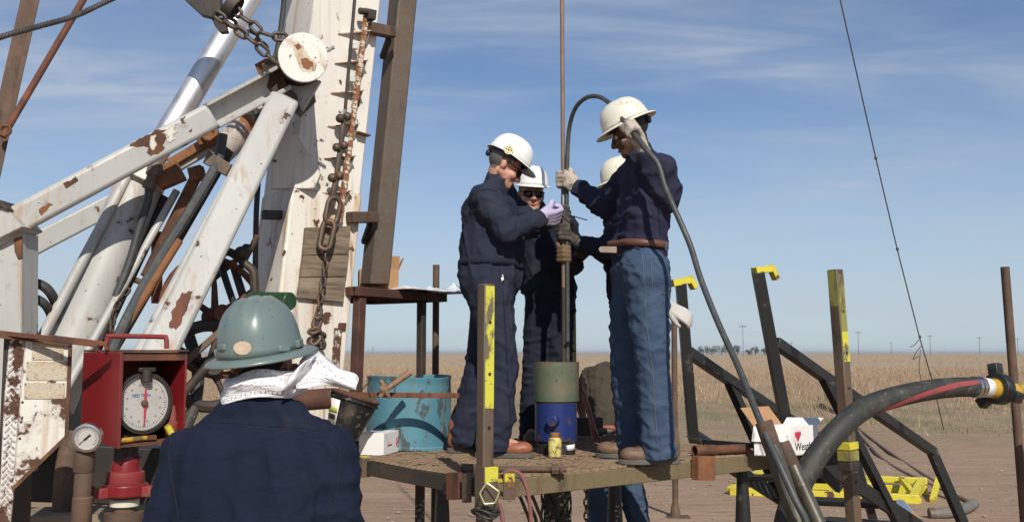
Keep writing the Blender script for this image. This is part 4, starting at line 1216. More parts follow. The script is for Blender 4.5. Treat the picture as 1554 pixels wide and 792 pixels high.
obj('shelf', G().prism([MF(538, 201, 0.004), MF(557, 207, 0.004), MF(557, 207, 0.004) + MN * 0.05, MF(538, 201, 0.004) + MN * 0.05], -MA * 0.006), M_rust_orange, mast)
for (u, v, m_) in ((536, 72, M_white), (532, 122, M_white), (526, 170, M_white), (522, 214, M_white)):
    c = MF(u, v, 0.03)
    obj('lug', G().obox(c, A * 0.018, MA * 0.018, MN * 0.03), m_, mast, bevel=0.004)
# side cable and brackets on the shaded left face
obj('side_cable', G().tube(smooth([MF(446, 0, -0.25) - A * 0.06, MF(436, 60, -0.25) - A * 0.05, MF(418, 180, -0.2) - A * 0.06, MF(408, 300, -0.2) - A * 0.07, MF(400, 420, -0.15) - A * 0.05, MF(396, 520, -0.1) - A * 0.05], 6), 0.016, 8), M_rubber, mast)
obj('side_bracket', G().bar(MF(412, 327, -0.1) - A * 0.05, MF(432, 327, -0.1), 0.05, 0.05), M_dark_steel, mast, bevel=0.004)
# small slot and pipe at the foot
obj('slot_pipe', G().bar(MF(513, 498, 0.012), MF(508, 560, 0.012), 0.045, 0.02, MN), painted('slot_paint', (0.66, 0.64, 0.58), chips=0.48, edge=0.6, sc=20), mast)
obj('rust_block', G().obox(MF(519, 495, 0.012), A * 0.022, MA * 0.02, MN * 0.014), M_rust, mast, bevel=0.005)
# upright guide beam bolted to the mast by two brackets
bq = P(562, 431, 5.80)
def bm_h(z): return (z - bq.z) / MA.z
p, q_ = bq, bq + MA * bm_h(8.3)
gb_ = obj('guide_beam', G().obox((p + q_) / 2 + A * 0.066 + MB_ * 0.066, A * 0.066, MB_ * 0.066, (q_ - p) / 2), M_steel_beam, mast, bevel=0.010, label='weathered brown and grey square steel beam')
for (u0, v0, u1, v1) in ((561, 43, 594, 50), (531, 330, 566, 330)):
    a = MF(u0, v0, 0.05); b = P(u1, v1, 5.78)
    obj('beam_bracket', G().bar(a, b + (b - a) * 0.1, 0.06, 0.065), M_brown, mast, bevel=0.006)
    obj('bracket_strut', G().bar(P(u1 - 4, v1 + 10, 5.80), P(u1 - 14, v1 + 38, 5.9), 0.03, 0.03), M_dark_steel, mast)
obj('top_bolt', G().cyl(MF(545, 17, 0.07), MF(562, 19, 0.07), 0.02, n=10).obox(MF(562, 24, 0.06), A * 0.025, MA * 0.03, MN * 0.03), M_dark_steel, mast, bevel=0.004)

# chains
def chain(name, pts, L, Wd, r, m, lb, grp=None, spacing=None):
    pts = smooth(pts, 16)
    base = pts[-1]
    t = thing(name, base, lb, 'chain', grp)
    sp = spacing or (L - 2.2 * r)
    d = 0.0; k = 0; acc = 0.0; last = pts[0]
    cum = [0]
    for a, b in zip(pts[:-1], pts[1:]): cum.append(cum[-1] + (b - a).length)
    def at(s):
        for i in range(len(cum) - 1):
            if cum[i + 1] >= s:
                f = (s - cum[i]) / max(1e-9, cum[i + 1] - cum[i])
                return pts[i] + (pts[i + 1] - pts[i]) * f
        return pts[-1]
    s = sp / 2
    rr_ = random.Random(len(name) + len(pts))
    while s < cum[-1]:
        p0, p1 = at(max(0, s - sp / 2)), at(min(cum[-1], s + sp / 2))
        dirn = (p1 - p0).normalized()
        v1 = dirn.cross(V((0.3, -1, 0.1))).normalized(); v2 = dirn.cross(v1)
        a = (math.pi / 2 if k % 2 else 0.0) + rr_.uniform(-0.25, 0.25) + 0.5
        obj('link', G().link((p0 + p1) / 2, dirn, v1 * math.cos(a) + v2 * math.sin(a), L, Wd, r, 7), m, t, smooth=60)
        s += sp; k += 1
    return t
hc = chain('hanging_chain', [MF(495, 372, 0.09), MF(493, 410, 0.085), MF(487, 450, 0.085), MF(482, 488, 0.085)], 0.062, 0.042, 0.0075, M_chain, 'short hanging chain of small links over the wooden planks', spacing=0.046)
bl = thing('swivel_links', MF(494, 375, 0.07), 'two large chain links hanging at the lower end of the mast rack', 'chain')
obj('link', G().link(MF(505, 320, 0.085), -MA - A * 0.15, A, 0.185, 0.105, 0.015, 10), M_chain, bl, smooth=60)
obj('link', G().link(MF(496, 357, 0.09), -MA - A * 0.12, A * 0.8 + MN * 0.5, 0.20, 0.095, 0.016, 10), M_chain, bl, smooth=60)
hk = thing('chain_hook', MF(478, 520, 0.06), 'clump of rusty hooks at the lower end of the hanging chain', 'hook')
for i, (u, v, a) in enumerate(((481, 490, 0.2), (477, 502, 1.2), (485, 508, 2.0), (479, 516, 0.7), (486, 520, 2.6))):
    obj('link', G().link(MF(u, v, 0.07 + 0.012 * (i % 2)), MA * math.cos(a) + A * math.sin(a), MN * 0.4 + A * 0.7, 0.085, 0.06, 0.012, 7), M_chain, hk, smooth=60)
lr = thing('linkage_rod', MF(507, 305, 0.07), 'knobbly dark linkage of rods and knobs down the mast face', 'linkage')
obj('long_rod', G().cyl(MF(540, -20, 0.075), MF(524, 165, 0.075), 0.010, n=8), M_dark_steel, lr)
ks = [(522, 178), (517, 222), (510, 268), (505, 300)]
for a, b in zip(ks[:-1], ks[1:]):
    obj('rod', G().tube([MF(a[0], a[1], 0.075), MF((a[0] + b[0]) / 2, (a[1] + b[1]) / 2, 0.08), MF(b[0], b[1], 0.075)], [0.012, 0.017, 0.012], 10), M_chain, lr)
for (u, v) in ks[:3]:
    for dx in (-6, 5):
        obj('knob', G().ball(MF(u + dx, v + (2 if dx < 0 else -1), 0.085), 0.026, 12, 8), M_chain, lr)

# ================================================================ RIG FRAME (braces, pivot, cylinder)
def PX(u, v, Y): return P(u, v, Y)
fr = thing('brace_assembly', P(150, 600, 4.6) * 1 - Z * P(150, 600, 4.6).z, 'grey white steel brace frame of the rig at the left of the mast', 'brace')
cc = P(460, 88, 4.90); cn_ = V((0.32, -0.94, -0.10)).normalized()
obj('pivot_drum', G().lathe(cc - cn_ * 0.55, cn_, [(0.10, 0), (0.122, 0.02), (0.122, 0.545), (0.119, 0.55), (0.119, 0.5495)], 40), M_dark_steel, fr)
obj('drum_cap', G().lathe(cc - cn_ * 0.006, cn_, [(0.12, 0), (0.1255, 0.001), (0.1255, 0.012), (0.122, 0.015)], 48), mat('cap_paint', (0.80, 0.77, 0.70), 0.5, 0, [
    dict(scale=(7, 7, 7), lo=0.56, hi=0.70, col=(0.36, 0.17, 0.06), amt=0.9, seed=3.3), dict(scale=60, lo=0.64, hi=0.66, col=RUST, seed=2), dict(scale=26, lo=0.68, hi=0.70, col=RUST, seed=9)], bump=(60, 0.0006)), fr)
for pts_, m_, k_o in (([(444, 66), (452, 62), (461, 70), (466, 82), (474, 90), (481, 98), (478, 107), (468, 111), (458, 108), (452, 97), (447, 84)], M_stain, 0.0175), ([(456, 90), (466, 88), (474, 95), (476, 101), (468, 106), (459, 103)], M_rust_orange, 0.0182), ([(446, 68), (453, 66), (457, 73), (452, 77)], M_rust_orange, 0.0182)):
    obj('rust_stain', G().prism([hit(u, v, cc + cn_ * 0.0092, cn_) for u, v in ragged(pts_, 4, 1.1)], cn_ * (k_o - 0.0165)), m_, fr, smooth=0)
obj('cap_bolt', G().cyl(P(490, 80, 4.95), P(507, 72, 4.93), 0.010, n=8), M_white, fr)
def poly(name, pts, Y, th, m, parent=fr, nrm=V((0, -1, 0)), bev=0.003):
    p0 = P(pts[0][0], pts[0][1], Y)
    q = [hit(u, v, p0, nrm) for u, v in pts]
    return obj(name, G().prism(q, -nrm * th), m, parent, bevel=bev)
poly('pivot_bracket', [(386, 98), (404, 88), (422, 98), (430, 118), (452, 158), (446, 170), (424, 152), (398, 126)], 4.99, 0.06, M_rust)
poly('pivot_bracket', [(402, 92), (432, 72), (470, 120), (474, 148), (450, 172), (424, 150)], 5.10, 0.10, M_dark_steel)
poly('pivot_bracket', [(424, 120), (486, 122), (458, 168), (446, 158)], 5.05, 0.04, M_grey_white)
obj('pivot_pin', G().cyl(P(438, 152, 4.98), P(440, 150, 5.2), 0.045, n=18).cyl(P(408, 105, 4.97), P(410, 104, 5.1), 0.035, n=14), M_dark_steel, fr)
poly('mast_gusset', [(412, 172), (428, 168), (487, 264), (477, 286), (412, 287)], 5.44, 0.03, M_mast)
# upper brace: box beam then an open channel to the pivot
def gbar(name, u0, v0, Y0, u1, v1, Y1, w, h, m, bev=0.012, parent=fr):
    a, b = P(u0, v0, Y0), P(u1, v1, Y1)
    tocam = CAM - (a + b) / 2
    return obj(name, G().bar(a, b, w, h, tocam), m, parent, bevel=bev)
gbar('upper_brace', -60, 380, 4.45, 322, 176, 4.85, 0.132, 0.10, M_grey_white, 0.022)
a, b = P(320, 177, 4.85), P(430, 118, 4.99)
d, s_, u_ = frame(b - a, CAM - a)
if s_.z < 0: s_ = -s_
obj('channel_web', G().obox((a + b) / 2 - u_ * 0.04, (b - a) / 2, s_ * 0.066, u_ * 0.006), M_grey_white, fr)
obj('channel_flange', G().obox((a + b) / 2 + s_ * 0.058, (b - a) / 2, s_ * 0.010, u_ * 0.05), M_grey_white, fr, bevel=0.003)
obj('channel_flange', G().obox((a + b) / 2 - s_ * 0.058, (b - a) / 2, s_ * 0.012, u_ * 0.05), M_grey_white, fr, bevel=0.006)
ub0 = P(-60, 380, 4.45); ub1 = P(322, 176, 4.85)
dU, sU, uU = frame(ub1 - ub0, CAM - (ub0 + ub1) / 2)
plU = (ub0 + ub1) / 2 + uU * 0.0503
def flake(pts, m, off=0.0):
    obj('bare_patch', G().prism([hit(u, v, plU + uU * off, uU) for u, v in ragged(pts)], uU * 0.0012), m, fr, smooth=0)
flake([(196, 221), (208, 213), (224, 205), (240, 197), (252, 196), (249, 203), (253, 210), (247, 219), (250, 226), (241, 233), (229, 237), (222, 231), (226, 224), (216, 222), (207, 224)], M_rust)
flake([(228, 208), (236, 205), (235, 213), (238, 220), (232, 228), (227, 222)], M_mast, 0.0012)
flake([(247, 202), (258, 192), (268, 187), (264, 196), (270, 200), (262, 206), (266, 212), (256, 216), (252, 214), (256, 208)], M_mast, 0.0014)
flake([(274, 180), (281, 176), (279, 183), (282, 187), (276, 188)], M_rust)
flake([(285, 199), (292, 196), (290, 201)], M_rust)
flake([(58, 318), (72, 308), (80, 310), (70, 320), (62, 327)], M_rust_orange)
flake([(95, 279), (116, 268), (119, 274), (100, 286)], M_rust)
gbar('lower_brace', 20, 388, 5.0, 178, 306, 5.2, 0.105, 0.08, M_grey_white, 0.01)
gbar('main_strut', 432, 150, 5.00, 190, 640, 4.32, 0.150, 0.10, M_grey_white, 0.02)
gbar('strut_rib', 408, 165, 5.06, 170, 610, 4.42, 0.05, 0.07, M_grey_white, 0.018)
# big flake of lost paint on the strut
p0 = (P(432, 150, 5.00) + P(190, 640, 4.32)) / 2
tocam = CAM - p0
d, s_, u_ = frame(P(190, 640, 4.32) - P(432, 150, 5.00), tocam)
pl0 = p0 + u_ * 0.0508
fl = [(287, 441), (292, 443), (288, 457), (285, 463), (283, 472), (277, 480), (275, 490), (267, 500), (263, 497), (258, 498), (257, 489), (261, 484), (260, 474), (266, 466), (268, 457), (274, 450), (276, 444), (282, 445)]
obj('bare_patch', G().prism([hit(u, v, pl0, u_) for u, v in ragged(fl, 3, 1.2)], u_ * 0.0012), M_rust_red, fr, smooth=0)
# corner post at the left edge
poly('corner_column', [(-90, 345), (-6, 352), (33, 352), (32, 720), (-90, 720)], 4.50, 0.16, M_grey_white)
poly('column_cap', [(-90, 330), (0, 306), (34, 344), (-2, 362), (-90, 375)], 4.44, 0.20, M_grey_white)
poly('cap_edge', [(-90, 322), (0, 303), (12, 318), (0, 314), (-90, 336)], 4.42, 0.22, M_dark_steel)
poly('rust_plate', [(20, 362), (33, 358), (33, 392), (27, 394), (22, 382)], 4.495, 0.01, M_rust)
# rear brown beam and rod rising to the left, with wire rope
ra, rb = P(-38, 376, 6.2), P(58, -60, 6.8)
rg0 = to_z(rb, ra, 0.0)
obj('rear_leg', G().bar(rg0, rb + (rb - ra) * 1.2, 0.11, 0.10, CAM - ra), M_brown, fr, bevel=0.006)
ra2, rb2 = P(-28, 376, 6.16), P(70, -60, 6.76)
obj('rear_leg_flange', G().bar(to_z(rb2, ra2, 0.0), rb2 + (rb2 - ra2) * 1.2, 0.03, 0.14, CAM - ra2), M_brown, fr, bevel=0.004)
tr = thing('tie_rod', P(8, 200, 6.2), 'thin rusty rod slanting up from the brown beam at top left', 'rod')
obj('rod_body', G().cyl(P(4, 208, 6.2), P(150, -40, 6.6), 0.022, n=10), M_rust_red, tr)
obj('eye', G().torus(P(8, 198, 6.2), V((0.3, -1, 0)), 0.03, 0.012, 14, 6), M_rust, tr)
wp = [P(-60, 82, 4.2), P(0, 57, 4.3), P(60, 40, 4.5), P(115, 24, 4.7), P(172, -2, 4.9), P(300, -60, 5.3)]
wpS = smooth(wp, 40)
wr = thing('wire_rope', wpS[len(wpS) // 3], 'thick twisted steel wire rope crossing the top left corner', 'rope')
for k in range(5):
    pts = []
    cum = 0
    for i, p in enumerate(wpS):
        t = (wpS[min(i + 1, len(wpS) - 1)] - wpS[max(i - 1, 0)]).normalized()
        if i: cum += (p - wpS[i - 1]).length
        _, s, u = frame(t)
        an = cum / 0.10 * 2 * math.pi + 2 * math.pi * k / 5
        pts.append(p + (s * math.cos(an) + u * math.sin(an)) * 0.007)
    obj('strand', G().tube(pts, 0.0072, 6), M_wire, wr, smooth=60)

# hydraulic lift cylinder
cb0, cb1 = P(70, 620, 4.85), P(219, 262, 5.15)
hy = thing('hydraulic_cylinder', to_z(cb0, cb1, 0.6), 'white hydraulic lift cylinder with polished chrome rod beside the braces', 'cylinder')
dcy = (cb1 - cb0).normalized()
obj('barrel', G().lathe(cb0, dcy, [(0.10, 0), (0.125, 0.01), (0.118, (cb1 - cb0).length)], 36), M_grey_white, hy)
obj('gland', G().lathe(cb1 - dcy * 0.09, dcy, [(0.09, 0), (0.128, 0.005), (0.128, 0.085), (0.08, 0.10)], 32), M_mast, hy)
rt = P(400, -40, 5.42)
obj('chrome_rod', G().cyl(cb1, to_z(cb1, rt, 4.6), 0.066, n=36), M_chrome, hy)
obj('feed_pipe', G().cyl(P(196, 263, 5.02), P(22, 590, 4.68), 0.025, n=14), M_grey_white, hy)
obj('feed_pipe', G().cyl(P(268, 290, 5.12), P(95, 600, 4.72), 0.020, n=12), M_grey_white, hy)
obj('side_rail', G().bar(P(252, 300, 5.2), P(110, 600, 4.9), 0.05, 0.06), M_dark_steel, hy, bevel=0.006)
obj('top_block', G().obox(P(218, 258, 5.06), V((0.07, 0.02, -0.035)), V((0.02, 0.03, 0.045)), V((-0.01, 0.05, 0))), M_mast, hy, bevel=0.006)
obj('rust_lug', G().obox(P(256, 266, 5.03), V((0.055, 0.02, 0.03)), V((-0.028, 0.0, 0.05)), V((0.0, 0.03, 0))), M_rust_orange, hy, bevel=0.006)
fit = P(233, 258, 4.97)
obj('hose_fitting', G().lathe(fit + V((0.01, 0, 0.02)), V((-0.25, -0.05, -1)), [(0.028, -0.02), (0.040, 0), (0.040, 0.05), (0.030, 0.055), (0.030, 0.08), (0.036, 0.085), (0.036, 0.12), (0.025, 0.125)], 8), M_steel_beam, hy)
obj('hose', G().tube(smooth([fit + V((-0.02, 0, -0.09)), P(224, 305, 4.96), P(212, 345, 4.95), P(196, 400, 4.93), P(176, 450, 4.9)], 6), 0.021, 12), M_hose_thin, hy)
# rust link between cylinder head and pivot
lk = thing('rusty_link_arm', P(262, 252, 5.2), 'orange rusty link arm and bracket under the upper brace', 'bracket')
obj('arm', G().bar(P(258, 250, 5.2), P(322, 212, 5.2), 0.055, 0.05), M_rust_orange, lk, bevel=0.005)
obj('lower_arm', G().bar(P(262, 258, 5.22), P(318, 226, 5.22), 0.03, 0.05), M_grey_white, lk, bevel=0.005)
obj('bracket_body', G().obox(P(314, 206, 5.15), V((0.045, 0, 0.02)), V((-0.02, 0, 0.045)), V((0, 0.05, 0))).torus(P(318, 202, 5.09), V((0.1, -1, 0)), 0.035, 0.016, 16, 6), M_rust_orange, lk, bevel=0.004)
tp2 = thing('torque_tube', P(340, 225, 5.3), 'fat white and brown tube under the pivot drum', 'tube')
obj('tube_body', G().cyl(P(328, 236, 5.3), P(420, 150, 5.35), 0.075, n=28), painted('tube_paint', (0.50, 0.46, 0.42), chips=0.56, edge=0, sc=7, chipcol=RUSTB), tp2)
obj('hose', G().tube(smooth([P(365, 150, 5.2), P(385, 165, 5.18), P(393, 185, 5.18)], 6), 0.018, 8), M_rubber, tp2)
# pipes running down beside the main strut
def pipe_solo(name, pts, r, m, lb, cat='pipe', grp=None, n=10):
    return solo(name, G().tube(smooth(pts, 6) if len(pts) > 2 else pts, r, n), m, lb, cat, grp)
pipe_solo('control_hose', [P(338, 205, 5.02), P(334, 232, 5.0), P(325, 258, 4.95), P(282, 330, 4.85), P(232, 410, 4.75), P(185, 500, 4.6), P(160, 560, 4.5)], 0.026, M_hose_thin, 'thick dark grey hose running down beside the main white strut', 'hose')
t = thing('square_duct', P(200, 490, 4.62), 'long dark square bar on the left of the main strut', 'bar')
obj('bar_body', G().bar(P(347, 228, 5.08), P(165, 540, 4.62), 0.035, 0.05), M_dark_steel, t, bevel=0.004)
obj('bracket', G().obox(P(332, 250, 4.97), V((0.06, 0, -0.035)), V((0.015, 0, 0.03)), V((0, 0.03, 0))), M_steel_beam, t, bevel=0.005)
pipe_solo('feed_line', [P(272, 365, 4.82), P(160, 545, 4.55)], 0.020, M_rust_orange, 'brown pipe lying along the left of the main strut', 'pipe')
pipe_solo('return_line', [P(318, 360, 4.85), P(175, 590, 4.45)], 0.022, M_rust_orange, 'orange rusty pipe tight against the main strut', 'pipe')
t = thing('rusty_bar', P(240, 360, 5.1), 'short rusty square bar between cylinder and main strut', 'bar')
obj('bar_body', G().bar(P(303, 257, 5.15), P(222, 420, 5.0), 0.06, 0.05), M_rust, t, bevel=0.004)
obj('bar_head', G().obox(P(299, 264, 5.12), V((0.035, 0, 0.01)), V((-0.01, 0, 0.035)), V((0, 0.035, 0))), M_rust_orange, t, bevel=0.006)
solo('vent_pipe', G().cyl(P(238, 460, 5.3), P(238, 352, 5.3), 0.029, n=14), M_rust_red, 'short upright rusty pipe seen between the cylinder and the strut', 'pipe')
solo('valve_stub', G().lathe(P(194, 421, 5.0), P(220, 430, 5.0) - P(194, 421, 5.0), [(0.02, 0), (0.026, 0.002), (0.026, 0.03), (0.016, 0.034), (0.016, 0.10)], 10), M_brown, 'small rusty valve stub left of the strut pipes', 'valve')
chain('slack_chain', [P(196, 438, 4.8), P(180, 460, 4.78), P(172, 482, 4.78), P(168, 520, 4.75)], 0.055, 0.036, 0.007, M_dark_steel, 'short dark slack chain hanging left of the strut pipes')
pipe_solo('looped_hose', [P(28, 428, 4.75), P(52, 429, 4.75), P(70, 437, 4.76), P(82, 454, 4.8), P(88, 475, 4.9)], 0.024, M_rubber, 'upper of two black hoses curving out of the corner column', 'hose')
pipe_solo('looped_hose', [P(28, 450, 4.72), P(50, 452, 4.72), P(66, 460, 4.74), P(76, 474, 4.8), P(82, 495, 4.9)], 0.022, M_rubber, 'lower of two black hoses curving out of the corner column', 'hose')

# chain draped from the top clevis to the drum
ct = thing('clevis_hook', P(315, 5, 4.85), 'dark clevis hook with wound rope at the top beside the chrome rod', 'hook')
poly('clevis_plate', [(270, -20), (278, -2), (304, 22), (322, 27), (335, 14), (332, -30)], 4.85, 0.05, M_dark_steel, ct)
poly('clevis_tail', [(318, 22), (340, 28), (345, 48), (334, 50), (326, 40)], 4.87, 0.04, M_dark_steel, ct)
obj('rope_coil', G().tube([P(345 + 2 * math.cos(a), 8, 4.85) + V((0.0, 0.045 * math.sin(a), 0)) + V((0.03 * math.cos(a) + 0.05 * (a / 44), 0, 0.05 * math.cos(a) - 0.02 * (a / 44))) for a in [k * 0.35 for k in range(126)]], 0.006, 6), M_dark_steel, ct)
chain('draped_chain', [P(326, 20, 4.78), P(345, 34, 4.78), P(366, 50, 4.78), P(388, 66, 4.78), P(402, 80, 4.8), P(424, 100, 4.83)], 0.088, 0.056, 0.0095, M_chain, 'lower rusty chain draped from the clevis to the round drum cap', 'chains at the pivot')
chain('draped_chain', [P(354, 10, 4.85), P(366, 26, 4.84), P(382, 36, 4.84), P(396, 50, 4.84), P(410, 55, 4.85), P(436, 57, 4.88)], 0.088, 0.056, 0.0095, M_chain, 'upper rusty chain draped over the chrome rod to the round drum cap', 'chains at the pivot')
chain('draped_chain', [P(340, 30, 4.9), P(360, 40, 4.9), P(380, 56, 4.9), P(396, 62, 4.9), P(408, 78, 4.9)], 0.088, 0.056, 0.0095, M_chain, 'short middle chain bunched behind the two draped chains', 'chains at the pivot')

# ================================================================ WHEELS BEHIND THE DRILLER
def spoked_wheel(name, c, nrm, R, rr_, nsp, m, lb, hub=0.05, cr=None):
    t = thing(name, c - Z * R, lb, 'wheel')
    d, s, u = frame(nrm)
    obj('rim', G().torus(c, nrm, R, rr_, 36, 8), m, t)
    obj('hub', G().cyl(c - d * 0.05, c + d * 0.07, hub, n=18), m, t)
    for k in range(nsp):
        a = 2 * math.pi * k / nsp + 0.5
        e = s * math.cos(a) + u * math.sin(a)
        obj('spoke', G().tube([c + e * hub * 0.8, c + e * (R * 0.5) + d * 0.012, c + e * R], [0.020, 0.015, 0.017], 8), m, t)
    return t
spoked_wheel('spoked_hand_wheel', P(327, 480, 5.0), V((0.75, -0.62, 0.15)), 0.30, 0.018, 6, M_rust_red, 'large rusty spoked hand wheel right of the main strut')
spoked_wheel('belt_pulley', P(318, 555, 4.9), V((0.55, -0.8, 0.1)), 0.20, 0.03, 5, M_dark_steel, 'dark spoked pulley below the rusty hand wheel')
pipe_solo('bent_pipe', [P(340, 382, 5.0), P(352, 384, 5.0), P(372, 400, 5.0), P(384, 412, 5.0), P(386, 430, 5.0), P(386, 455, 5.0)], 0.022, M_dark_steel, 'bent dark grey pipe above the rusty hand wheel')
t = thing('control_lever', P(362, 412, 5.05), 'straight lever bar with dark knobs rising above the hand wheel', 'lever')
obj('lever_bar', G().cyl(P(362, 412, 5.05), P(391, 358, 5.0), 0.016, n=10), M_brown, t)
obj('pivot_knob', G().ball(P(366, 384, 4.98), 0.035, 12, 8), M_dark_steel, t)
obj('pivot_knob', G().ball(P(374, 378, 5.0), 0.028, 10, 8), M_dark_steel, t)
solo('brake_bar', G().bar(P(278, 552, 4.75), P(372, 470, 4.8), 0.045, 0.03), M_post, 'flat worn brake bar slanting in front of the wheels', 'bar', bevel=0.003)
pipe_solo('brake_rod', [P(248, 632, 4.7), P(314, 556, 4.75)], 0.022, M_dark_steel, 'dark rod running under the flat brake bar', 'rod')
pipe_solo('drive_belt', [P(285, 505, 4.95), P(300, 560, 4.9), P(296, 610, 4.85), P(280, 650, 4.8), P(262, 680, 4.8)], 0.03, M_rubber, 'black hose hanging between the gauge box and the wheels', 'hose')
pipe_solo('link_arm', [P(300, 440, 5.2), P(345, 402, 5.2)], 0.025, M_black, 'upper black link arm behind the hand wheel', 'arm', 'link arms by the wheels')
pipe_solo('link_arm', [P(352, 395, 5.2), P(372, 460, 5.2)], 0.022, M_black, 'steep black link arm at the right of the hand wheel', 'arm', 'link arms by the wheels')
pipe_solo('link_arm', [P(358, 470, 4.95), P(336, 400, 5.1), P(345, 380, 5.1)], 0.018, M_black, 'curved black link arm across the hand wheel', 'arm', 'link arms by the wheels')
t = thing('green_cylinder', P(415, 462, 4.75), 'short dark green gas cylinder lying behind the green hard hat', 'cylinder')
ga, gb2 = P(380, 456, 4.85), P(441, 457, 4.7)
obj('cylinder_body', G().lathe(ga, gb2 - ga, [(0.03, 0), (0.043, 0.01), (0.043, (gb2 - ga).length - 0.004), (0.040, (gb2 - ga).length)], 24), M_greencyl, t)
pipe_solo('idle_roller', [P(428, 610, 5.25), P(502, 604, 5.3)], 0.055, M_table, 'fat rusty roller below the white bandana', 'roller', None, 20)

# chassis behind the gauges
ch = thing('rig_chassis', P(60, 700, 5.2) - Z * P(60, 700, 5.2).z, 'dark dirty rig chassis low behind the gauge box and cabinet', 'chassis')
obj('chassis_beam', G().bar(P(-200, 700, 5.0), P(262, 722, 5.35), 0.20, 0.30), M_chassis, ch, bevel=0.01)
obj('chassis_box', G().bar(P(-160, 650, 5.3), P(115, 640, 5.5), 0.5, 0.75), M_chassis, ch, bevel=0.01)
obj('chassis_leg', G().bar(P(230, 720, 5.3), V((P(230, 720, 5.3).x, 5.3, 0.0)), 0.14, 0.14), M_dark_steel, ch, bevel=0.006)
obj('chassis_leg', G().bar(P(-100, 720, 5.1), V((P(-100, 720, 5.1).x, 5.1, 0.0)), 0.14, 0.14), M_dark_steel, ch, bevel=0.006)
obj('step_plank', G().bar(P(-60, 786, 4.55), P(290, 775, 4.9), 0.30, 0.04), mat('dusty_plank', (0.24, 0.19, 0.13), 0.9, var=0.3, bump=(40, 0.002)), ch, bevel=0.004)
obj('exhaust_pipe', G().tube(smooth([P(96, 800, 4.7), P(98, 740, 4.7), P(104, 690, 4.75), P(116, 660, 4.8)], 5), 0.05, 16), M_brown, ch)

# white cabinet with name plates
cabn = V((0.34, -0.94, 0)).normalized()
cabr = V((0.94, 0.34, 0)).normalized()
c0 = P(70, 600, 3.95)
cab = thing('control_cabinet', c0 - Z * c0.z, 'rusty edged white control cabinet panel with three name plates at lower left', 'cabinet')
def CF(u, v, off=0.0): return hit(u, v, c0 + cabn * off, cabn)
fp = [(38, 513), (107, 522), (101, 664), (19, 742)]
obj('front_panel', G().prism([CF(u, v) for u, v in fp], -cabn * 0.012), M_cabinet, cab, bevel=0.003)
obj('edge_angle', G().bar(CF(107, 520, 0.002), CF(101, 662, 0.002), 0.014, 0.02, cabn).bar(CF(101, 662, 0.002), CF(19, 741, 0.002), 0.014, 0.02, cabn), M_rust, cab)
obj('top_angle', G().bar(CF(-10, 506, 0.01), CF(108, 519, 0.01), 0.03, 0.025, cabn), M_rust, cab)
trn = V((-0.10, -0.99, 0)).normalized()
tq0 = CF(38, 520)
def TF(u, v, off=0.0): return hit(u, v, tq0 + trn * off, trn)
obj('tread_panel', G().prism([TF(14, 512), TF(37, 513), TF(20, 745), (TF(10, 840)), TF(-6, 840), TF(6, 600)], -trn * 0.01), M_tread, cab, bevel=0.002)
q = G()
for i in range(26):
    for j in range(2):
        v = 522 + i * 10 + (5 if j else 0)
        f = (v - 512) / 230
        u = 19 - 6 * f + (10 if j else 0) * (1 - 0.15 * f) - (8 * f)
        a, b = TF(u - 3, v + 3.5, 0.002), TF(u + 4, v - 3.5, 0.002)
        if j: a, b = TF(u - 3, v - 3.5, 0.002), TF(u + 4, v + 3.5, 0.002)
        q.bar(a, b, 0.008, 0.004, trn)
o = obj('tread_lugs', q, M_tread, cab); o['kind'] = 'stuff'
obj('side_panel', G().prism([TF(6, 512), TF(14, 512), TF(6, 600), TF(-4, 840), TF(-9, 840)], V((-0.02, 0.3, 0))), M_dark_steel, cab)
for (u0, v0, u1, v1, m_) in ((48, 518, 97, 546, M_plate), (39, 548, 103, 577, M_plate), (36, 580, 99, 605, M_plate)):
    pl_ = obj('name_plate', G().prism([CF(u0 + 1, v0, 0.0015), CF(u1, v0 + 1, 0.0015), CF(u1 - 1, v1, 0.0015), CF(u0, v1, 0.0015)], cabn * 0.002), m_, cab, bevel=0.0008)
    for (u, v) in ((u0 + 3, v0 + 3), (u1 - 3, v0 + 3), (u1 - 3, v1 - 3), (u0 + 3, v1 - 3)):
        obj('rivet', G().cyl(CF(u, v, 0.003), CF(u, v, 0.005), 0.003, n=8), M_steel_beam, pl_)
for (u, v) in ((34, 610), (33, 634), (32, 640), (30, 665)):
    obj('screw_hole', G().cyl(CF(u, v, 0.0), CF(u, v, 0.002), 0.005, n=10), M_printblack, cab)
t = thing('cross_angle', P(80, 512, 3.8), 'rusty red flat bar crossing above the cabinet to the gauge box', 'bar')
obj('flat_bar', G().bar(P(-30, 502, 3.9), P(164, 522, 3.85), 0.02, 0.018), M_rust_red, t, bevel=0.002)
obj('grip', G().bar(P(76, 513, 3.87), P(150, 522, 3.85), 0.02, 0.026), M_rust_red, t, bevel=0.003)

# ================================================================ GAUGE BOX
ph = math.radians(50)
gn = V((math.sin(ph), -math.cos(ph), 0)); gr = V((math.cos(ph), math.sin(ph), 0))
g0 = P(183, 534, 3.90)
Wg, Dg, Hg = 0.295, 0.30, 0.375
gbx = thing('gauge_box', g0 + gr * Wg / 2 - gn * Dg / 2 - Z * Hg, 'red steel gauge housing with open front and big white dial', 'gauge')
tk = 0.008
def GB(x, y, z): return g0 + gr * x - gn * y - Z * z        # x across, y in, z down
def slab(name, pts, vec, m=M_red, bev=0.002): return obj(name, G().prism(pts, vec), m, gbx, bevel=bev)
slab('side_wall', [GB(0, 0, 0), GB(0, Dg, 0), GB(0, Dg, Hg * 0.9), GB(0, 0, Hg)], gr * tk)
slab('side_wall', [GB(Wg, 0, 0), GB(Wg, Dg, 0), GB(Wg, Dg, Hg * 0.9), GB(Wg, 0, Hg)], -gr * tk)
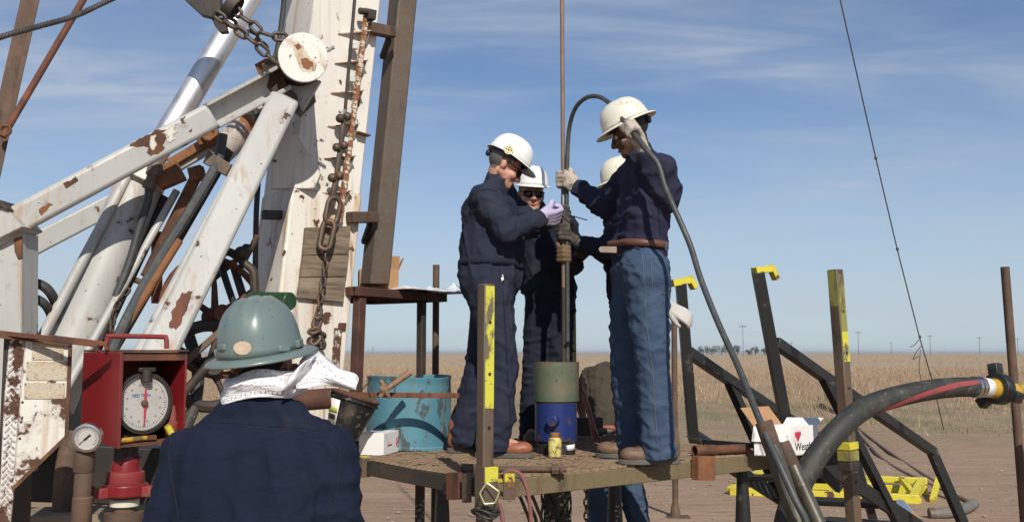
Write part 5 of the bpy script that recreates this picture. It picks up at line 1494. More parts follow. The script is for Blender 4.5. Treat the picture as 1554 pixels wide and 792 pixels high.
slab('top_wall', [GB(0, -0.012, -0.001), GB(Wg, -0.012, -0.001), GB(Wg, Dg, -0.001), GB(0, Dg, -0.001)], Z * tk, M_rust_red)
slab('back_wall', [GB(tk, Dg, 0), GB(Wg - tk, Dg, 0), GB(Wg - tk, Dg, Hg * 0.9), GB(tk, Dg, Hg * 0.9)], gn * tk)
slab('front_lip', [GB(tk, 0.0, 0.0), GB(Wg - tk, 0.0, 0.0), GB(Wg - tk, 0.0, 0.035), GB(tk, 0.0, 0.035)], -gn * 0.005, M_rust_red)
slab('bottom_wall', [GB(tk, 0, Hg - 0.008), GB(Wg - tk, 0, Hg - 0.008), GB(Wg - tk, Dg, Hg * 0.9 - 0.008), GB(tk, Dg, Hg * 0.9 - 0.008)], -Z * 0.006, M_rust_red)
slab('front_edge', [GB(-0.002, -0.004, 0), GB(0.012, -0.004, 0), GB(0.012, -0.004, Hg), GB(-0.002, -0.004, Hg)], -gn * 0.003, M_red)
hp2 = [P(162, 530, 3.95), P(163, 513, 3.95), P(170, 510, 3.96), P(245, 511, 4.10), P(252, 514, 4.11), P(253, 529, 4.11)]
obj('carry_handle', G().tube(smooth(hp2, 5), 0.010, 10), M_red_dusty, gbx)
dc = GB(0.131, 0.05, 0.205)
Rd_ = 0.110
dg_ = obj('dial_case', G().lathe(dc - gn * 0.06, gn, [(Rd_ * 0.9, 0), (Rd_ * 1.08, 0.01), (Rd_ * 1.12, 0.06), (Rd_ * 1.12, 0.075), (Rd_ * 1.0, 0.077), (Rd_ * 1.0, 0.064), (0.002, 0.064)], 44), M_black, gbx)
obj('dial_face', G().lathe(dc, gn, [(Rd_ * 0.985, 0.0045), (Rd_ * 0.985, 0.006)], 44), M_dial, dg_)
fz = dc + gn * 0.0068
q = G()
for k in range(60):
    a = 2 * math.pi * k / 60
    e = gr * math.sin(a) + Z * math.cos(a); tg = gr * math.cos(a) - Z * math.sin(a)
    r0 = Rd_ * (0.84 if k % 5 else 0.80)
    q.obox(fz + e * ((r0 + Rd_ * 0.9) / 2), e * ((Rd_ * 0.9 - r0) / 2), tg * (0.0006 if k % 5 else 0.0011), gn * 0.0003)
o = obj('scale_marks', q, M_printblack, dg_); o['kind'] = 'stuff'
for k in range(12):
    a = 2 * math.pi * (k + 0.5) / 12
    e = gr * math.sin(a) + Z * math.cos(a)
    obj('numeral_mark', G().obox(fz + e * Rd_ * 0.68, gr * 0.0045, Z * 0.0035, gn * 0.0002), mat('grey_print', (0.25, 0.24, 0.22), 0.6), dg_)
text('lettering', 'RED TEXN', 0.017, fz + Z * Rd_ * 0.28 - gr * Rd_ * 0.10 + gn * 0.0004, gr, Z, M_printblue, dg_)
obj('needle', G().prism([fz + gn * 0.006 + gr * 0.003 - Z * Rd_ * 0.8, fz + gn * 0.006 + gr * 0.008 + Z * 0.0, fz + gn * 0.006 + gr * 0.006 + Z * Rd_ * 0.55, fz + gn * 0.006 - gr * 0.000 + Z * Rd_ * 0.55, fz + gn * 0.006 - gr * 0.003, fz + gn * 0.006 - gr * 0.002 - Z * Rd_ * 0.8], gn * 0.0015), M_printred, dg_, smooth=0)
obj('needle_hub', G().lathe(fz, gn, [(0.013, 0), (0.013, 0.012), (0.008, 0.016)], 18), M_brown, dg_)
vz = dc + Z * Rd_ * 1.22 + gn * 0.02
obj('top_valve', G().cyl(vz - Z * 0.05, vz, 0.022, n=12).bar(vz - gr * 0.035, vz + gr * 0.035, 0.018, 0.018), M_dark_steel, gbx, bevel=0.003)
t = thing('tape_measure_handle', GB(0.06, 0.02, Hg - 0.03), 'yellow handled tool lying in the bottom of the gauge box', 'tool')
obj('handle', G().cyl(GB(0.012, 0.03, Hg - 0.026), GB(0.15, 0.05, Hg - 0.030), 0.011, n=12), M_yellow_cast, t)
obj('tool_head', G().bar(GB(0.15, 0.05, Hg - 0.03), GB(0.19, 0.05, Hg - 0.03), 0.028, 0.02), M_rust, t, bevel=0.003)
yb_ = GB(0.235, 0.0, Hg - 0.02)
t = thing('yellow_tag_tube', yb_, 'short yellow tube stuck out of the gauge box corner', 'tube')
obj('tube_body', G().lathe(GB(0.21, 0.0, Hg - 0.08), (GB(0.25, -0.01, Hg - 0.01) - GB(0.21, 0.0, Hg - 0.08)), [(0.011, 0), (0.014, 0.002), (0.014, 0.07), (0.010, 0.072)], 14), M_yellow, t)
rv = GB(0.27, 0.06, Hg * 0.72)
solo('red_valve', G().lathe(rv - Z * 0.08, Z, [(0.02, 0), (0.026, 0.01), (0.026, 0.06), (0.018, 0.065), (0.018, 0.09), (0.01, 0.13)], 14), M_red_dusty, 'small rusty red valve at the right inside the gauge box', 'valve')
# hammer union under the box
hu = P(190, 735, 4.05)
un_ = thing('hammer_union', V((hu.x, hu.y, P(190, 800, 4.05).z)), 'chunky red hammer union with white ring below the gauge box', 'union')
def uz(v): return V((hu.x, hu.y, P(190, v, 4.05).z))
k_ = 4.05 / F
obj('elbow', G().tube([uz(722), uz(708), uz(698) + V((0.008, 0, 0)), uz(688) + V((0.022, 0, 0))], [22 * k_, 21 * k_, 19 * k_, 15 * k_], 22), M_red, un_)
obj('stem', G().lathe(uz(716), Z, [(20 * k_, 0), (18 * k_, 0.01), (17 * k_, 0.16)], 20), M_dark_steel, un_)
obj('collar', G().lathe(uz(733), Z, [(27 * k_, 0), (28 * k_, 0.005), (27 * k_, 17 * k_), (22 * k_, 19 * k_)], 28), M_red_dusty, un_, bevel=0.002)
nut = obj('wing_nut', G().lathe(uz(753), Z, [(28 * k_, 0), (33 * k_, 0.008), (33 * k_, 18 * k_), (28 * k_, 21 * k_)], 28), M_red, un_, bevel=0.003)
for a in (0.15, 2.25, 4.35):
    e = V((math.cos(a), -math.sin(a), 0)); tg = V((e.y, -e.x, 0))
    obj('nut_lug', G().obox(uz(744) + e * 36 * k_, e * 9 * k_, tg * 9 * k_, Z * 8 * k_), M_red_dusty, nut, bevel=0.006)
obj('white_ring', G().lathe(uz(768), Z, [(19 * k_, 0), (21 * k_, 0.004), (21 * k_, 10 * k_), (19 * k_, 12 * k_)], 28), mat('ring_paint', (0.70, 0.70, 0.55), 0.6, var=0.15), un_)
obj('lower_pipe', G().cyl(uz(900), uz(766), 16 * k_, n=20).cyl(uz(792), uz(776), 28 * k_, n=20), M_brown, un_)
# small pressure gauge on its pipe
pg0 = P(132, 664, 3.75)
pn = V((0.12, -0.98, -0.12)).normalized()
pg = thing('pressure_gauge', V((pg0.x, pg0.y + 0.03, P(125, 820, 3.78).z)), 'small round silver pressure gauge on a rusty pipe', 'gauge')
rp_ = 20.5 / F * 3.75
obj('gauge_case', G().lathe(pg0 - pn * 0.04, pn, [(rp_ * 0.8, 0), (rp_, 0.006), (rp_, 0.036), (rp_ * 1.04, 0.038), (rp_ * 1.04, 0.046), (rp_ * 0.86, 0.048), (rp_ * 0.86, 0.042), (0.001, 0.042)], 36), M_silver, pg)
fp_ = pg0 + pn * 0.0035
fc = obj('gauge_face', G().lathe(pg0 + pn * 0.0022, pn, [(rp_ * 0.85, 0), (rp_ * 0.85, 0.0008)], 36), M_dial, pg)
_, sx_, ux_ = frame(pn); 
if ux_.z < 0: ux_ = -ux_
if sx_.x < 0: sx_ = -sx_
q = G()
for k in range(28):
    a = math.radians(-135 + 270 * k / 27)
    e = sx_ * math.sin(a) + ux_ * math.cos(a); tg = sx_ * math.cos(a) - ux_ * math.sin(a)
    q.obox(fp_ + e * rp_ * 0.70, e * (0.004 if k % 3 else 0.006), tg * 0.0006, pn * 0.0003)
o = obj('scale_marks', q, M_printblack, fc); o['kind'] = 'stuff'
e = (sx_ * 0.75 + ux_ * 0.66)
obj('needle', G().bar(fp_ - e * rp_ * 0.25, fp_ + e * rp_ * 0.35, 0.008, 0.001, pn).bar(fp_ - e * rp_ * 0.7, fp_ + e * rp_ * 0.05, 0.003, 0.001, pn), M_printblack, fc)
def gz(u, v, dy=0.05): return P(u, v, 3.80)
obj('stem', G().cyl(gz(131, 700), gz(132, 676), 0.014, n=10), M_yellow_cast, pg)
for (v0, v1, r) in ((686, 716, 15), (714, 756, 13), (754, 800, 14.5), (798, 900, 12)):
    obj('pipe_fitting', G().lathe(gz(128 - (v1 - 686) * 0.05, v1), gz(129 - (v0 - 686) * 0.05, v0) - gz(128 - (v1 - 686) * 0.05, v1), [(r * 0.93 / F * 3.8, 0), (r / F * 3.8, 0.005), (r / F * 3.8, (v1 - v0 - 2) / F * 3.8), (r * 0.9 / F * 3.8, (v1 - v0) / F * 3.8)], 20), M_brown, pg)

# ================================================================ TABLE, DRUM, BUCKET
zt = P(541, 436, 5.6).z
ta = PZ(541, 436, zt); tb_ = PZ(676, 447, zt)
td = (tb_ - ta).normalized(); tn = V((-td.y, td.x, 0))
tlen = (tb_ - ta).length; tdep = 0.62
tab = thing('steel_table', (ta + tb_) / 2 + tn * 0.3 - Z * zt, 'high rusty steel table on angle legs right of the mast', 'table')
obj('tabletop', G().prism([ta, tb_, tb_ + tn * tdep, ta + tn * tdep], Z * 0.006), M_table, tab)
for a_, b_ in ((ta, tb_), (tb_ - td * 0.003 + tn * 0.03, tb_ - td * 0.003 + tn * tdep), (ta + td * 0.003 + tn * 0.03, ta + td * 0.003 + tn * tdep), (ta + tn * tdep, tb_ + tn * tdep)):
    obj('rim', G().bar(a_ - Z * 0.022, b_ - Z * 0.022, 0.03, 0.05), M_table, tab, bevel=0.003)
for f in (0.35, 0.7):
    obj('under_bar', G().bar(ta + td * tlen * f + tn * 0.03 - Z * 0.02, ta + td * tlen * f + tn * (tdep - 0.03) - Z * 0.02, 0.03, 0.03), M_table, tab)
l1 = P(546, 452, 5.66)
obj('leg', G().bar(to_z(l1, P(536, 690, 5.64), 0.0), l1, 0.055, 0.055, td), M_table, tab, bevel=0.004)
l2 = ta + td * tlen * 0.80 + tn * 0.06 - Z * 0.03
obj('leg', G().bar(V((l2.x, l2.y, 0)), l2, 0.045, 0.045, td), M_dark_steel, tab, bevel=0.004)
l3 = P(662, 402, 6.45)
obj('corner_pole', G().cyl(V((l3.x, l3.y, 0)), l3, 0.022, n=12), M_brown, tab)
cbx = PZ(588, 429, zt + 0.006) ; cbx = P(586, 431, 5.95); cbx.z = zt + 0.007
t = thing('cardboard_box', cbx, 'brown cardboard box with open flap on the steel table', 'box')
cr_ = V((0.98, 0.2, 0)).normalized(); cd_ = V((-0.2, 0.98, 0))
obj('carton', G().prism([cbx + cr_ * 0.075, cbx + cr_ * 0.075 + cd_ * 0.2, cbx - cr_ * 0.16 + cd_ * 0.2, cbx - cr_ * 0.16], Z * 0.125), M_card, t, bevel=0.002)
obj('flap', G().prism([cbx + cr_ * 0.076 + Z * 0.126, cbx - cr_ * 0.10 + Z * 0.126, cbx - cr_ * 0.10 - cd_ * 0.02 + Z * 0.205, cbx + cr_ * 0.08 - cd_ * 0.02 + Z * 0.205], cd_ * 0.004), M_card, t)
obj('flap', G().prism([cbx + cr_ * 0.076 + Z * 0.126, cbx + cr_ * 0.076 + cd_ * 0.2 + Z * 0.126, cbx + cr_ * 0.105 + cd_ * 0.2 + Z * 0.20, cbx + cr_ * 0.105 + Z * 0.20], cr_ * 0.004), M_card, t)
def crumple(c, ax, ay, h, seed, n=16):
    r = random.Random(seed)
    pk = [(r.uniform(0, 1), r.uniform(0, 1), r.uniform(0.3, 1)) for _ in range(9)]
    def fn(x, y):
        e = math.sin(math.pi * x) ** 0.4 * math.sin(math.pi * y) ** 0.4
        z = max(k[2] * max(0, 1 - 3.6 * math.hypot(x - k[0], y - k[1])) for k in pk)
        return c + ax * (x - 0.5) + ay * (y - 0.5) + Z * (h * e * (0.35 + z + r.uniform(-0.12, 0.12)) + 0.001)
    return G().grid(fn, n, n)
for i, (u, Y, wx, wy, h, lb) in enumerate(((618, 5.95, 0.12, 0.2, 0.03, 'crumpled clear plastic bag on the table beside the cardboard box'), (640, 6.1, 0.14, 0.2, 0.032, 'crumpled clear plastic bag in the middle of the table top'), (676, 6.28, 0.20, 0.25, 0.06, 'larger crumpled grey plastic bag at the right end of the table'))):
    p = P(u, 430, Y); p.z = zt + 0.007
    solo('plastic_bag', crumple(p, td * wx * 1.3, tn * wy, h, 20 + i), M_plastic, lb, 'bag', 'plastic bags on the table', solid=-0.0008, smooth=25)

dpt = PZ(613, 685, ZD); drr = 66 / F * 5.7
dcx = V((dpt.x, dpt.y + drr, ZD))
dh = P(613, 572, dpt.y).z - ZD
drum = thing('blue_drum', dcx, 'scuffed light blue steel drum without lid on the deck', 'drum')
prof = [(drr * 0.97, 0.0), (drr * 1.01, 0.006), (drr * 1.01, 0.018), (drr * 0.985, 0.026)]
for k in range(1, 12):
    h = 0.026 + (dh - 0.05) * k / 12
    prof.append((drr * (0.985 + 0.012 * math.sin(math.pi * k / 12)), h))
prof += [(drr * 0.985, dh - 0.02), (drr * 1.0, dh - 0.012), (drr * 1.0, dh), (drr * 0.975, dh), (drr * 0.96, dh - 0.02), (drr * 0.96, 0.02), (0.01, 0.02)]
dm = G().lathe(dcx, Z, prof, 56)
r5 = random.Random(4)
vv = []
for (x, y, z) in dm.v:
    a = math.atan2(y - dcx.y, x - dcx.x)
    k = 1 + 0.010 * math.sin(3 * a + 9 * z) + 0.008 * math.sin(5 * a - 14 * z) 
    vv.append((dcx.x + (x - dcx.x) * k, dcx.y + (y - dcx.y) * k, z + 0.006 * math.sin(2 * a)))
dm.v = vv
obj('drum_shell', dm, M_drum, drum)
ba, bb = P(455, 598, 5.50), P(697, 600, 5.50)
solo('hanging_bar', G().bar(ba, bb, 0.028, 0.028), M_rust_red, 'thin rusty red bar running level in front of the blue drum', 'bar', bevel=0.002)
# bucket hung on the bar
bt, bb2 = P(539, 601, 5.345), P(534, 660, 5.33)
bax = (bt - bb2).normalized(); bax = (bax + V((0.24, 0, 0))).normalized()
hb = 0.222; rt_, rb_ = 0.131, 0.088
bo = bt - bax * hb
bk = thing('bucket', bo, 'muddy black plastic bucket with rusty lid hung tilted on the bar', 'bucket')
obj('bucket_body', G().lathe(bo, bax, [(rb_ * 0.95, 0), (rb_, 0.004), (rt_ * 0.97, hb * 0.86), (rt_ * 1.05, hb * 0.87), (rt_ * 1.05, hb * 0.90), (rt_ * 0.99, hb * 0.905), (rt_, hb), (rt_ * 0.95, hb), (rt_ * 0.9, hb * 0.8), (0.01, hb * 0.78)], 36), M_bucket, bk)
obj('lid', G().lathe(bt - bax * 0.012, bax, [(rt_ * 0.9, 0), (rt_ * 1.04, 0.004), (rt_ * 1.06, 0.012), (rt_ * 1.0, 0.020), (rt_ * 0.86, 0.024), (rt_ * 0.82, 0.016), (0.01, 0.018)], 36), M_rust, bk)
_, s_, u_ = frame(bax, V((0, -1, 0)))
def bpt(a, h, off=0.001):
    r = rb_ + (rt_ * 0.97 - rb_) * h / 0.86 + off
    return bo + bax * (hb * h) + (V((1, 0, 0)) - bax * bax.x).normalized() * (r * math.sin(a)) + bax.cross((V((1, 0, 0)) - bax * bax.x).normalized()) * (-r * math.cos(a))
sgn = 1
if bpt(0, 0.5).y > bo.y: sgn = -1
def bp2(a, h, off=0.001):
    return bpt(a if sgn > 0 else math.pi - a, h, off)
lbl = obj('sticker', G().grid(lambda x, y: bp2(-1.15 + 0.75 * x, 0.22 + 0.6 * y, 0.0015), 10, 2), M_whitecard, bk, solid=-0.0004)
obj('sticker_band', G().grid(lambda x, y: bp2(-1.13 + 0.70 * x, 0.50 + 0.12 * y, 0.0028), 10, 2), mat('lime_print', (0.42, 0.50, 0.10), 0.5), lbl, solid=-0.0004)
obj('sticker_band', G().grid(lambda x, y: bp2(-1.10 + 0.60 * x, 0.34 + 0.12 * y, 0.0028), 10, 2), M_printblack, lbl, solid=-0.0004)
obj('wire_handle', G().tube(smooth([bt - V((rt_, 0, -0.03)) - bax * 0.03, bt + V((-0.06, 0.10, 0.06)), V((bt.x, 5.50, ba.z + 0.018)), bt + V((0.06, 0.10, 0.06)), bt + V((rt_, 0, -0.04)) - bax * 0.03], 6), 0.003, 6), M_dark_steel, bk)
t = thing('wooden_mallet', P(582, 592, 5.40), 'wooden handled tool with flared head resting by the bucket rim', 'tool')
ha, hb_ = P(590, 588, 5.42), P(622, 565, 5.48)
obj('handle', G().tube([ha, ha + (hb_ - ha) * 0.5, hb_], [0.014, 0.017, 0.020], 14), M_wood_handle, t)
obj('head', G().tube(smooth([P(577, 577, 5.40), P(583, 585, 5.40), P(582, 594, 5.40), P(577, 602, 5.40)], 4), [0.012] * 4 + [0.02] * 5 + [0.02] * 0 + [0.013] * 4, 10).cap(P(590, 602, 5.42), P(583, 590, 5.40), 0.010, 0.022).cap(P(582, 590, 5.40), ha, 0.024, 0.015), M_wood_handle, t)

# ---------------------------------------------------------------- under and behind the deck
wp0 = V((wc.x, wc.y, 0))
cs = thing('well_casing', wp0, 'netted vertical casing pipe under the deck below the wellhead', 'pipe')
obj('casing', G().cyl(wp0, V((wc.x, wc.y, 1.0)), 0.07, n=24), M_dark_steel, cs)
q = G()
for k in range(7):
    for sg in (1, -1):
        q.tube([V((wc.x + 0.082 * math.cos(a * sg + k * 0.9), wc.y + 0.082 * math.sin(a * sg + k * 0.9), 0.05 + 0.9 * i / 40)) for i, a in enumerate([j * 0.16 for j in range(41)])], 0.006, 5)
o = obj('netting', q, M_net, cs); o['kind'] = 'stuff'
chain('deck_chain', [V((wc.x + 0.16, wc.y - 0.1, 1.0)), V((wc.x + 0.16, wc.y - 0.1, 0.3))], 0.05, 0.034, 0.006, M_dark_steel, 'chain hanging straight down under the deck beside the netted casing')
for i, (u, lb) in enumerate(((796, 'dark cable hanging below the deck nearest the red hose'), (806, 'dark cable hanging below the deck left of the netted casing'), (815, 'dark cable hanging below the deck touching the netted casing'))):
    solo('hanging_cable', G().tube(smooth([P(u - 12, 742, 5.0), P(u, 770, 5.0), P(u + 8, 800, 5.05), P(u - 6, 860, 5.0)], 6), 0.009, 7), M_rubber, lb, 'cable', 'cables under the deck')
t = thing('copper_rod_bundle', PZ(893, 655, ZD), 'bundle of thin copper coloured rods leaning behind the wellhead', 'rods')
r6 = random.Random(2)
for k in range(9):
    a = P(880 + k * 0.8 + r6.uniform(-3, 3), 570 + 5 * k, 6.55 + r6.uniform(-0.08, 0.08)); b = P(905 + r6.uniform(-8, 4), 655, 6.5 + r6.uniform(-0.08, 0.08))
    b = to_z(a, b, ZD + 0.01)
    obj('rod', G().cyl(b, a, 0.007, n=6), M_copper, t)
pb_ = onD(893, 660)
t = thing('valve_block', pb_, 'small dark steel valve block on the deck behind the wellhead', 'valve')
obj('block', G().obox(pb_ + Z * 0.06, V((0.09, 0.02, 0)), V((-0.01, 0.05, 0)), Z * 0.06), M_dark_steel, t, bevel=0.006)
obj('stem', G().cyl(pb_ + Z * 0.03 + V((0.06, -0.04, 0)), pb_ + Z * 0.03 + V((0.16, -0.06, 0)), 0.022, n=12), M_steel_beam, t)

# ================================================================ PEOPLE
def nrmz(v): return V(v).normalized()
def hand_grip(g, W_, Gp, Ax, Nn, s=1.0, r=1.0):
    """palm from the wrist W_ to the bar at Gp (axis Ax, thumb end +Ax); Nn points out of the back of the hand"""
    Ax = Ax.normalized()
    f = (Gp - W_); f = (f - Ax * f.dot(Ax)).normalized()
    n = (Nn - Ax * Nn.dot(Ax) - f * Nn.dot(f)).normalized()
    lens = (0.92, 1.0, 0.97, 0.80)
    for i in range(4):
        off = Ax * ((1.5 - i) * 0.0215 * s)
        k = Gp + off - f * 0.030 * s + n * 0.026 * s
        g.cap(W_ + Ax * ((1.5 - i) * 0.012 * s), k, 0.0185 * s * r, 0.0135 * s * r, 8)
        l = lens[i] * s
        a = Gp + off + f * 0.016 * l + n * 0.027 * s
        b = Gp + off + f * 0.034 * l + n * 0.000 * s
        c = Gp + off + f * 0.014 * l - n * 0.026 * s
        d = Gp + off - f * 0.010 * l - n * 0.024 * s
        g.cap(k, a, 0.0125 * s * r, 0.0115 * s * r, 8).cap(a, b, 0.0115 * s * r, 0.011 * s * r, 8).cap(b, c, 0.011 * s * r, 0.0102 * s * r, 8).cap(c, d, 0.0102 * s * r, 0.0095 * s * r, 8)
    t0 = W_ + Ax * 0.020 * s - n * 0.004 * s
    t1 = Gp - f * 0.034 * s + Ax * 0.046 * s - n * 0.012 * s
    t2 = Gp - f * 0.008 * s + Ax * 0.056 * s - n * 0.026 * s
    t3 = Gp + f * 0.014 * s + Ax * 0.048 * s - n * 0.030 * s
    g.cap(t0, t1, 0.018 * s * r, 0.0145 * s * r, 8).cap(t1, t2, 0.0145 * s * r, 0.012 * s * r, 8).cap(t2, t3, 0.012 * s * r, 0.010 * s * r, 8)
def hand_relaxed(g, W_, f, n, s=1.0, r=1.0):
    """hanging hand: f along the hand, n out of its back; thumb on f x n side"""
    f = f.normalized(); n = (n - f * n.dot(f)).normalized(); a = f.cross(n)
    lens = (0.9, 1.0, 0.94, 0.74)
    for i in range(4):
        off = a * ((1.5 - i) * 0.020 * s)
        k = W_ + f * 0.088 * s + off
        g.cap(W_ + off * 0.5, k, 0.017 * s * r, 0.0125 * s * r, 8)
        p1 = k + (f * 0.95 - n * 0.25).normalized() * 0.038 * lens[i] * s
        p2 = p1 + (f * 0.75 - n * 0.65).normalized() * 0.026 * lens[i] * s
        p3 = p2 + (f * 0.5 - n * 0.85).normalized() * 0.020 * lens[i] * s
        g.cap(k, p1, 0.0115 * s * r, 0.0105 * s * r, 8).cap(p1, p2, 0.0105 * s * r, 0.0098 * s * r, 8).cap(p2, p3, 0.0098 * s * r, 0.0088 * s * r, 8)
    t1 = W_ + f * 0.045 * s + a * 0.048 * s - n * 0.012 * s
    t2 = t1 + (f * 0.9 + a * 0.25 - n * 0.3).normalized() * 0.034 * s
    t3 = t2 + (f * 0.95 - n * 0.35).normalized() * 0.026 * s
    g.cap(W_ + a * 0.016 * s, t1, 0.017 * s * r, 0.014 * s * r, 8).cap(t1, t2, 0.014 * s * r, 0.0115 * s * r, 8).cap(t2, t3, 0.0115 * s * r, 0.0095 * s * r, 8)

def head_frame(f, u):
    f = nrmz(f); u = nrmz(V(u) - f * V(u).dot(f)); return f, u.cross(f), u      # forward, left, up
def head(g, C, f, s, u, k=1.0, smile=False):
    E = lambda c, rf, rs, ru: g.ell(c, f * rf * k, s * rs * k, u * ru * k, 16, 10)
    o = lambda a, b, c: C + f * a * k + s * b * k + u * c * k
    E(o(-0.010, 0, 0.030), 0.098, 0.078, 0.092)
    E(o(0.030, 0, -0.045), 0.064, 0.060, 0.078)
    g.cap(o(0.072, 0.012, -0.098), o(0.072, -0.012, -0.098), 0.024 * k)
    for q in (-1, 1):
        g.cap(o(0.066, q * 0.02, -0.094), o(0.0, q * 0.057, -0.055), 0.022 * k, 0.020 * k)
        g.ball(o(0.064, q * 0.036, -0.036), 0.029 * k)
        g.ell(o(-0.008, q * 0.080, -0.012), f * 0.018 * k, (s + f * -0.3 * q) * 0.009 * k, u * 0.030 * k, 12, 8)
        g.cap(o(0.080, q * 0.018, 0.016), o(0.070, q * 0.048, 0.014), 0.013 * k, 0.011 * k)
    g.cap(o(0.092, 0, 0.004), o(0.112, 0, -0.034), 0.010 * k, 0.015 * k)
    g.cap(o(0.102, 0.014, -0.038), o(0.102, -0.014, -0.038), 0.010 * k)
    g.cap(o(0.088, 0.020, -0.064), o(0.088, -0.020, -0.064), 0.0095 * k)
    g.cap(o(0.085, 0.018, -0.077), o(0.085, -0.018, -0.077), 0.0095 * k)

def hard_hat(par, C, f, s, u, m, kind, k=1.0, rib=0.006, tall=1.0):
    """shell, ridges and brim; kind 'cap' has a bill, 'full' a brim all round"""
    base = C + u * 0.030 * k
    la, lb_, hh = 0.128 * k, 0.108 * k, 0.128 * k * tall
    nu, nv = 56, 18
    g = G(); vs = []
    for i in range(nv):
        t = i / (nv - 1)
        th = t * math.pi / 2
        for j in range(nu):
            a = 2 * math.pi * j / nu
            ca, sa = math.cos(a), math.sin(a)
            r = math.cos(th) ** 0.70
            x, y, z = la * r * ca, lb_ * r * sa, hh * math.sin(th) ** 0.92
            # three ridges running front to back over the crown
            w = 0
            for yo in (-0.036 * k, 0.0, 0.036 * k):
                w += math.exp(-((y - yo) / (0.0075 * k)) ** 2)
            z += rib * k * w * max(0, math.sin(th)) ** 0.6 * (1 if abs(y) < 0.06 * k else 0)
            # flare at the rim
            fl = max(0, 1 - t * 9)
            x *= 1 + 0.03 * fl; y *= 1 + 0.03 * fl
            vs.append(base + f * x + s * y + u * z)
    fs = [(i * nu + j, i * nu + (j + 1) % nu, (i + 1) * nu + (j + 1) % nu, (i + 1) * nu + j) for i in range(nv - 1) for j in range(nu)]
    g.add(vs, fs)
    sh = obj('hard_hat', g, m, par, smooth=60, solid=0.003)
    # brim
    g = G(); vs = []; rings = 5
    for i in range(rings):
        q = i / (rings - 1)
        for j in range(nu):
            a = 2 * math.pi * j / nu
            ca, sa = math.cos(a), math.sin(a)
            if kind == 'full':
                w = 0.036 + 0.010 * max(0, ca)
            else:
                w = 0.010 + 0.042 * max(0, ca) ** 1.6
            w *= k
            x = (la * 1.025 + w * q) * ca; y = (lb_ * 1.025 + w * q) * sa
            drop = (0.010 if kind == 'full' else 0.012 * max(0, ca)) * k * q ** 1.3 + 0.002 * q * k
            if i == rings - 1: drop += 0.004 * k
            vs.append(base + f * x + s * y - u * drop)
    fs = [(i * nu + j, (i + 1) * nu + j, (i + 1) * nu + (j + 1) % nu, i * nu + (j + 1) % nu) for i in range(rings - 1) for j in range(nu)]
    g.add(vs, fs)
    obj('brim', g, m, sh, smooth=70, solid=0.0035)
    # suspension band inside
    q = G(); n = 40; vs = []
    for z in (-0.010, 0.022):
        for j in range(n):
            a = 2 * math.pi * j / n
            vs.append(base + f * (la * 0.88 * math.cos(a)) + s * (lb_ * 0.86 * math.sin(a)) + u * z * k)
    q.add(vs, [(j, (j + 1) % n, n + (j + 1) % n, n + j) for j in range(n)])
    obj('head_band', q, M_hat_blue, sh, smooth=60, solid=0.003)
    for sg in (-1, 1) if kind == 'full' else ():
        obj('slot_lug', G().obox(base + s * sg * lb_ * 1.035 + u * 0.012 * k - f * 0.01, f * 0.02 * k, s * 0.006 * k, u * 0.010 * k), m, sh, bevel=0.003)
    return sh, base, la, lb_, hh

def slice_ring(me, org, c, ax, half, off, n=48, up=None):
    """outline of a clothed part around an axis: one point per angle"""
    co = coords(me) + np.array(org)
    d, s, u = frame(ax, up)
    rel = co - np.array(c)
    k = np.abs(rel @ np.array(d)) < half
    rel = rel[k]
    an = np.arctan2(rel @ np.array(u), rel @ np.array(s)); rr = np.hypot(rel @ np.array(u), rel @ np.array(s))
    keep = rr < 0.36; an, rr = an[keep], rr[keep]
    if len(rr) < 8: return None
    idx = ((an + math.pi) / (2 * math.pi) * n).astype(int) % n
    R = np.full(n, np.nan)
    for i in range(n):
        q = rr[idx == i]
        if len(q): R[i] = q.max()
    good = np.where(~np.isnan(R))[0]
    R = np.interp(np.arange(n), good, R[good], period=n)
    R = (R + np.roll(R, 1) + np.roll(R, -1)) / 3 + off
    return [V(c) + s * (R[i] * math.cos(-math.pi + 2 * math.pi * (i + 0.5) / n)) + u * (R[i] * math.sin(-math.pi + 2 * math.pi * (i + 0.5) / n)) for i in range(n)], d
def band(name, me, par, c, ax, hgt, off, m, half=0.02, thick=0.003):
    r = slice_ring(me, ORG[par], c, ax, half, off)
    if r is None: return None
    pts, d = r; n = len(pts)
    q = G()
    q.add([p - d * (hgt / 2) for p in pts] + [p + d * (hgt / 2) for p in pts], [(i, (i + 1) % n, n + (i + 1) % n, n + i) for i in range(n)])
    return obj(name, q, m, par, smooth=60, solid=-thick)

def bvh_of(me, org):
    return BVHTree.FromPolygons([tuple(V(v.co) + org) for v in me.vertices], [tuple(p.vertices) for p in me.polygons])
def on_body(bvh, u, v, off=0.002):
    d = ray(u, v).normalized()
    loc, nor, i, dist = bvh.ray_cast(CAM, d)
    if loc is None: return None
    if nor.dot(d) > 0: nor = -nor
    return loc + nor * off
def seam(name, bvh, pxs, r, m, par, n=8):
    """a sewn line lying on the cloth"""
    pts = []
    for a, b in zip(pxs[:-1], pxs[1:]):
        for k in range(n):
            p = on_body(bvh, a[0] + (b[0] - a[0]) * k / n, a[1] + (b[1] - a[1]) * k / n, r * 0.4)
            if p is not None and (not pts or (p - pts[-1]).length < 0.12): pts.append(p)
    if len(pts) > 2:
        sm = [pts[0]] + [(pts[i - 1] + pts[i] * 2 + pts[i + 1]) / 4 for i in range(1, len(pts) - 1)] + [pts[-1]]
        obj(name, G().tube(sm, r, 5), m, par)

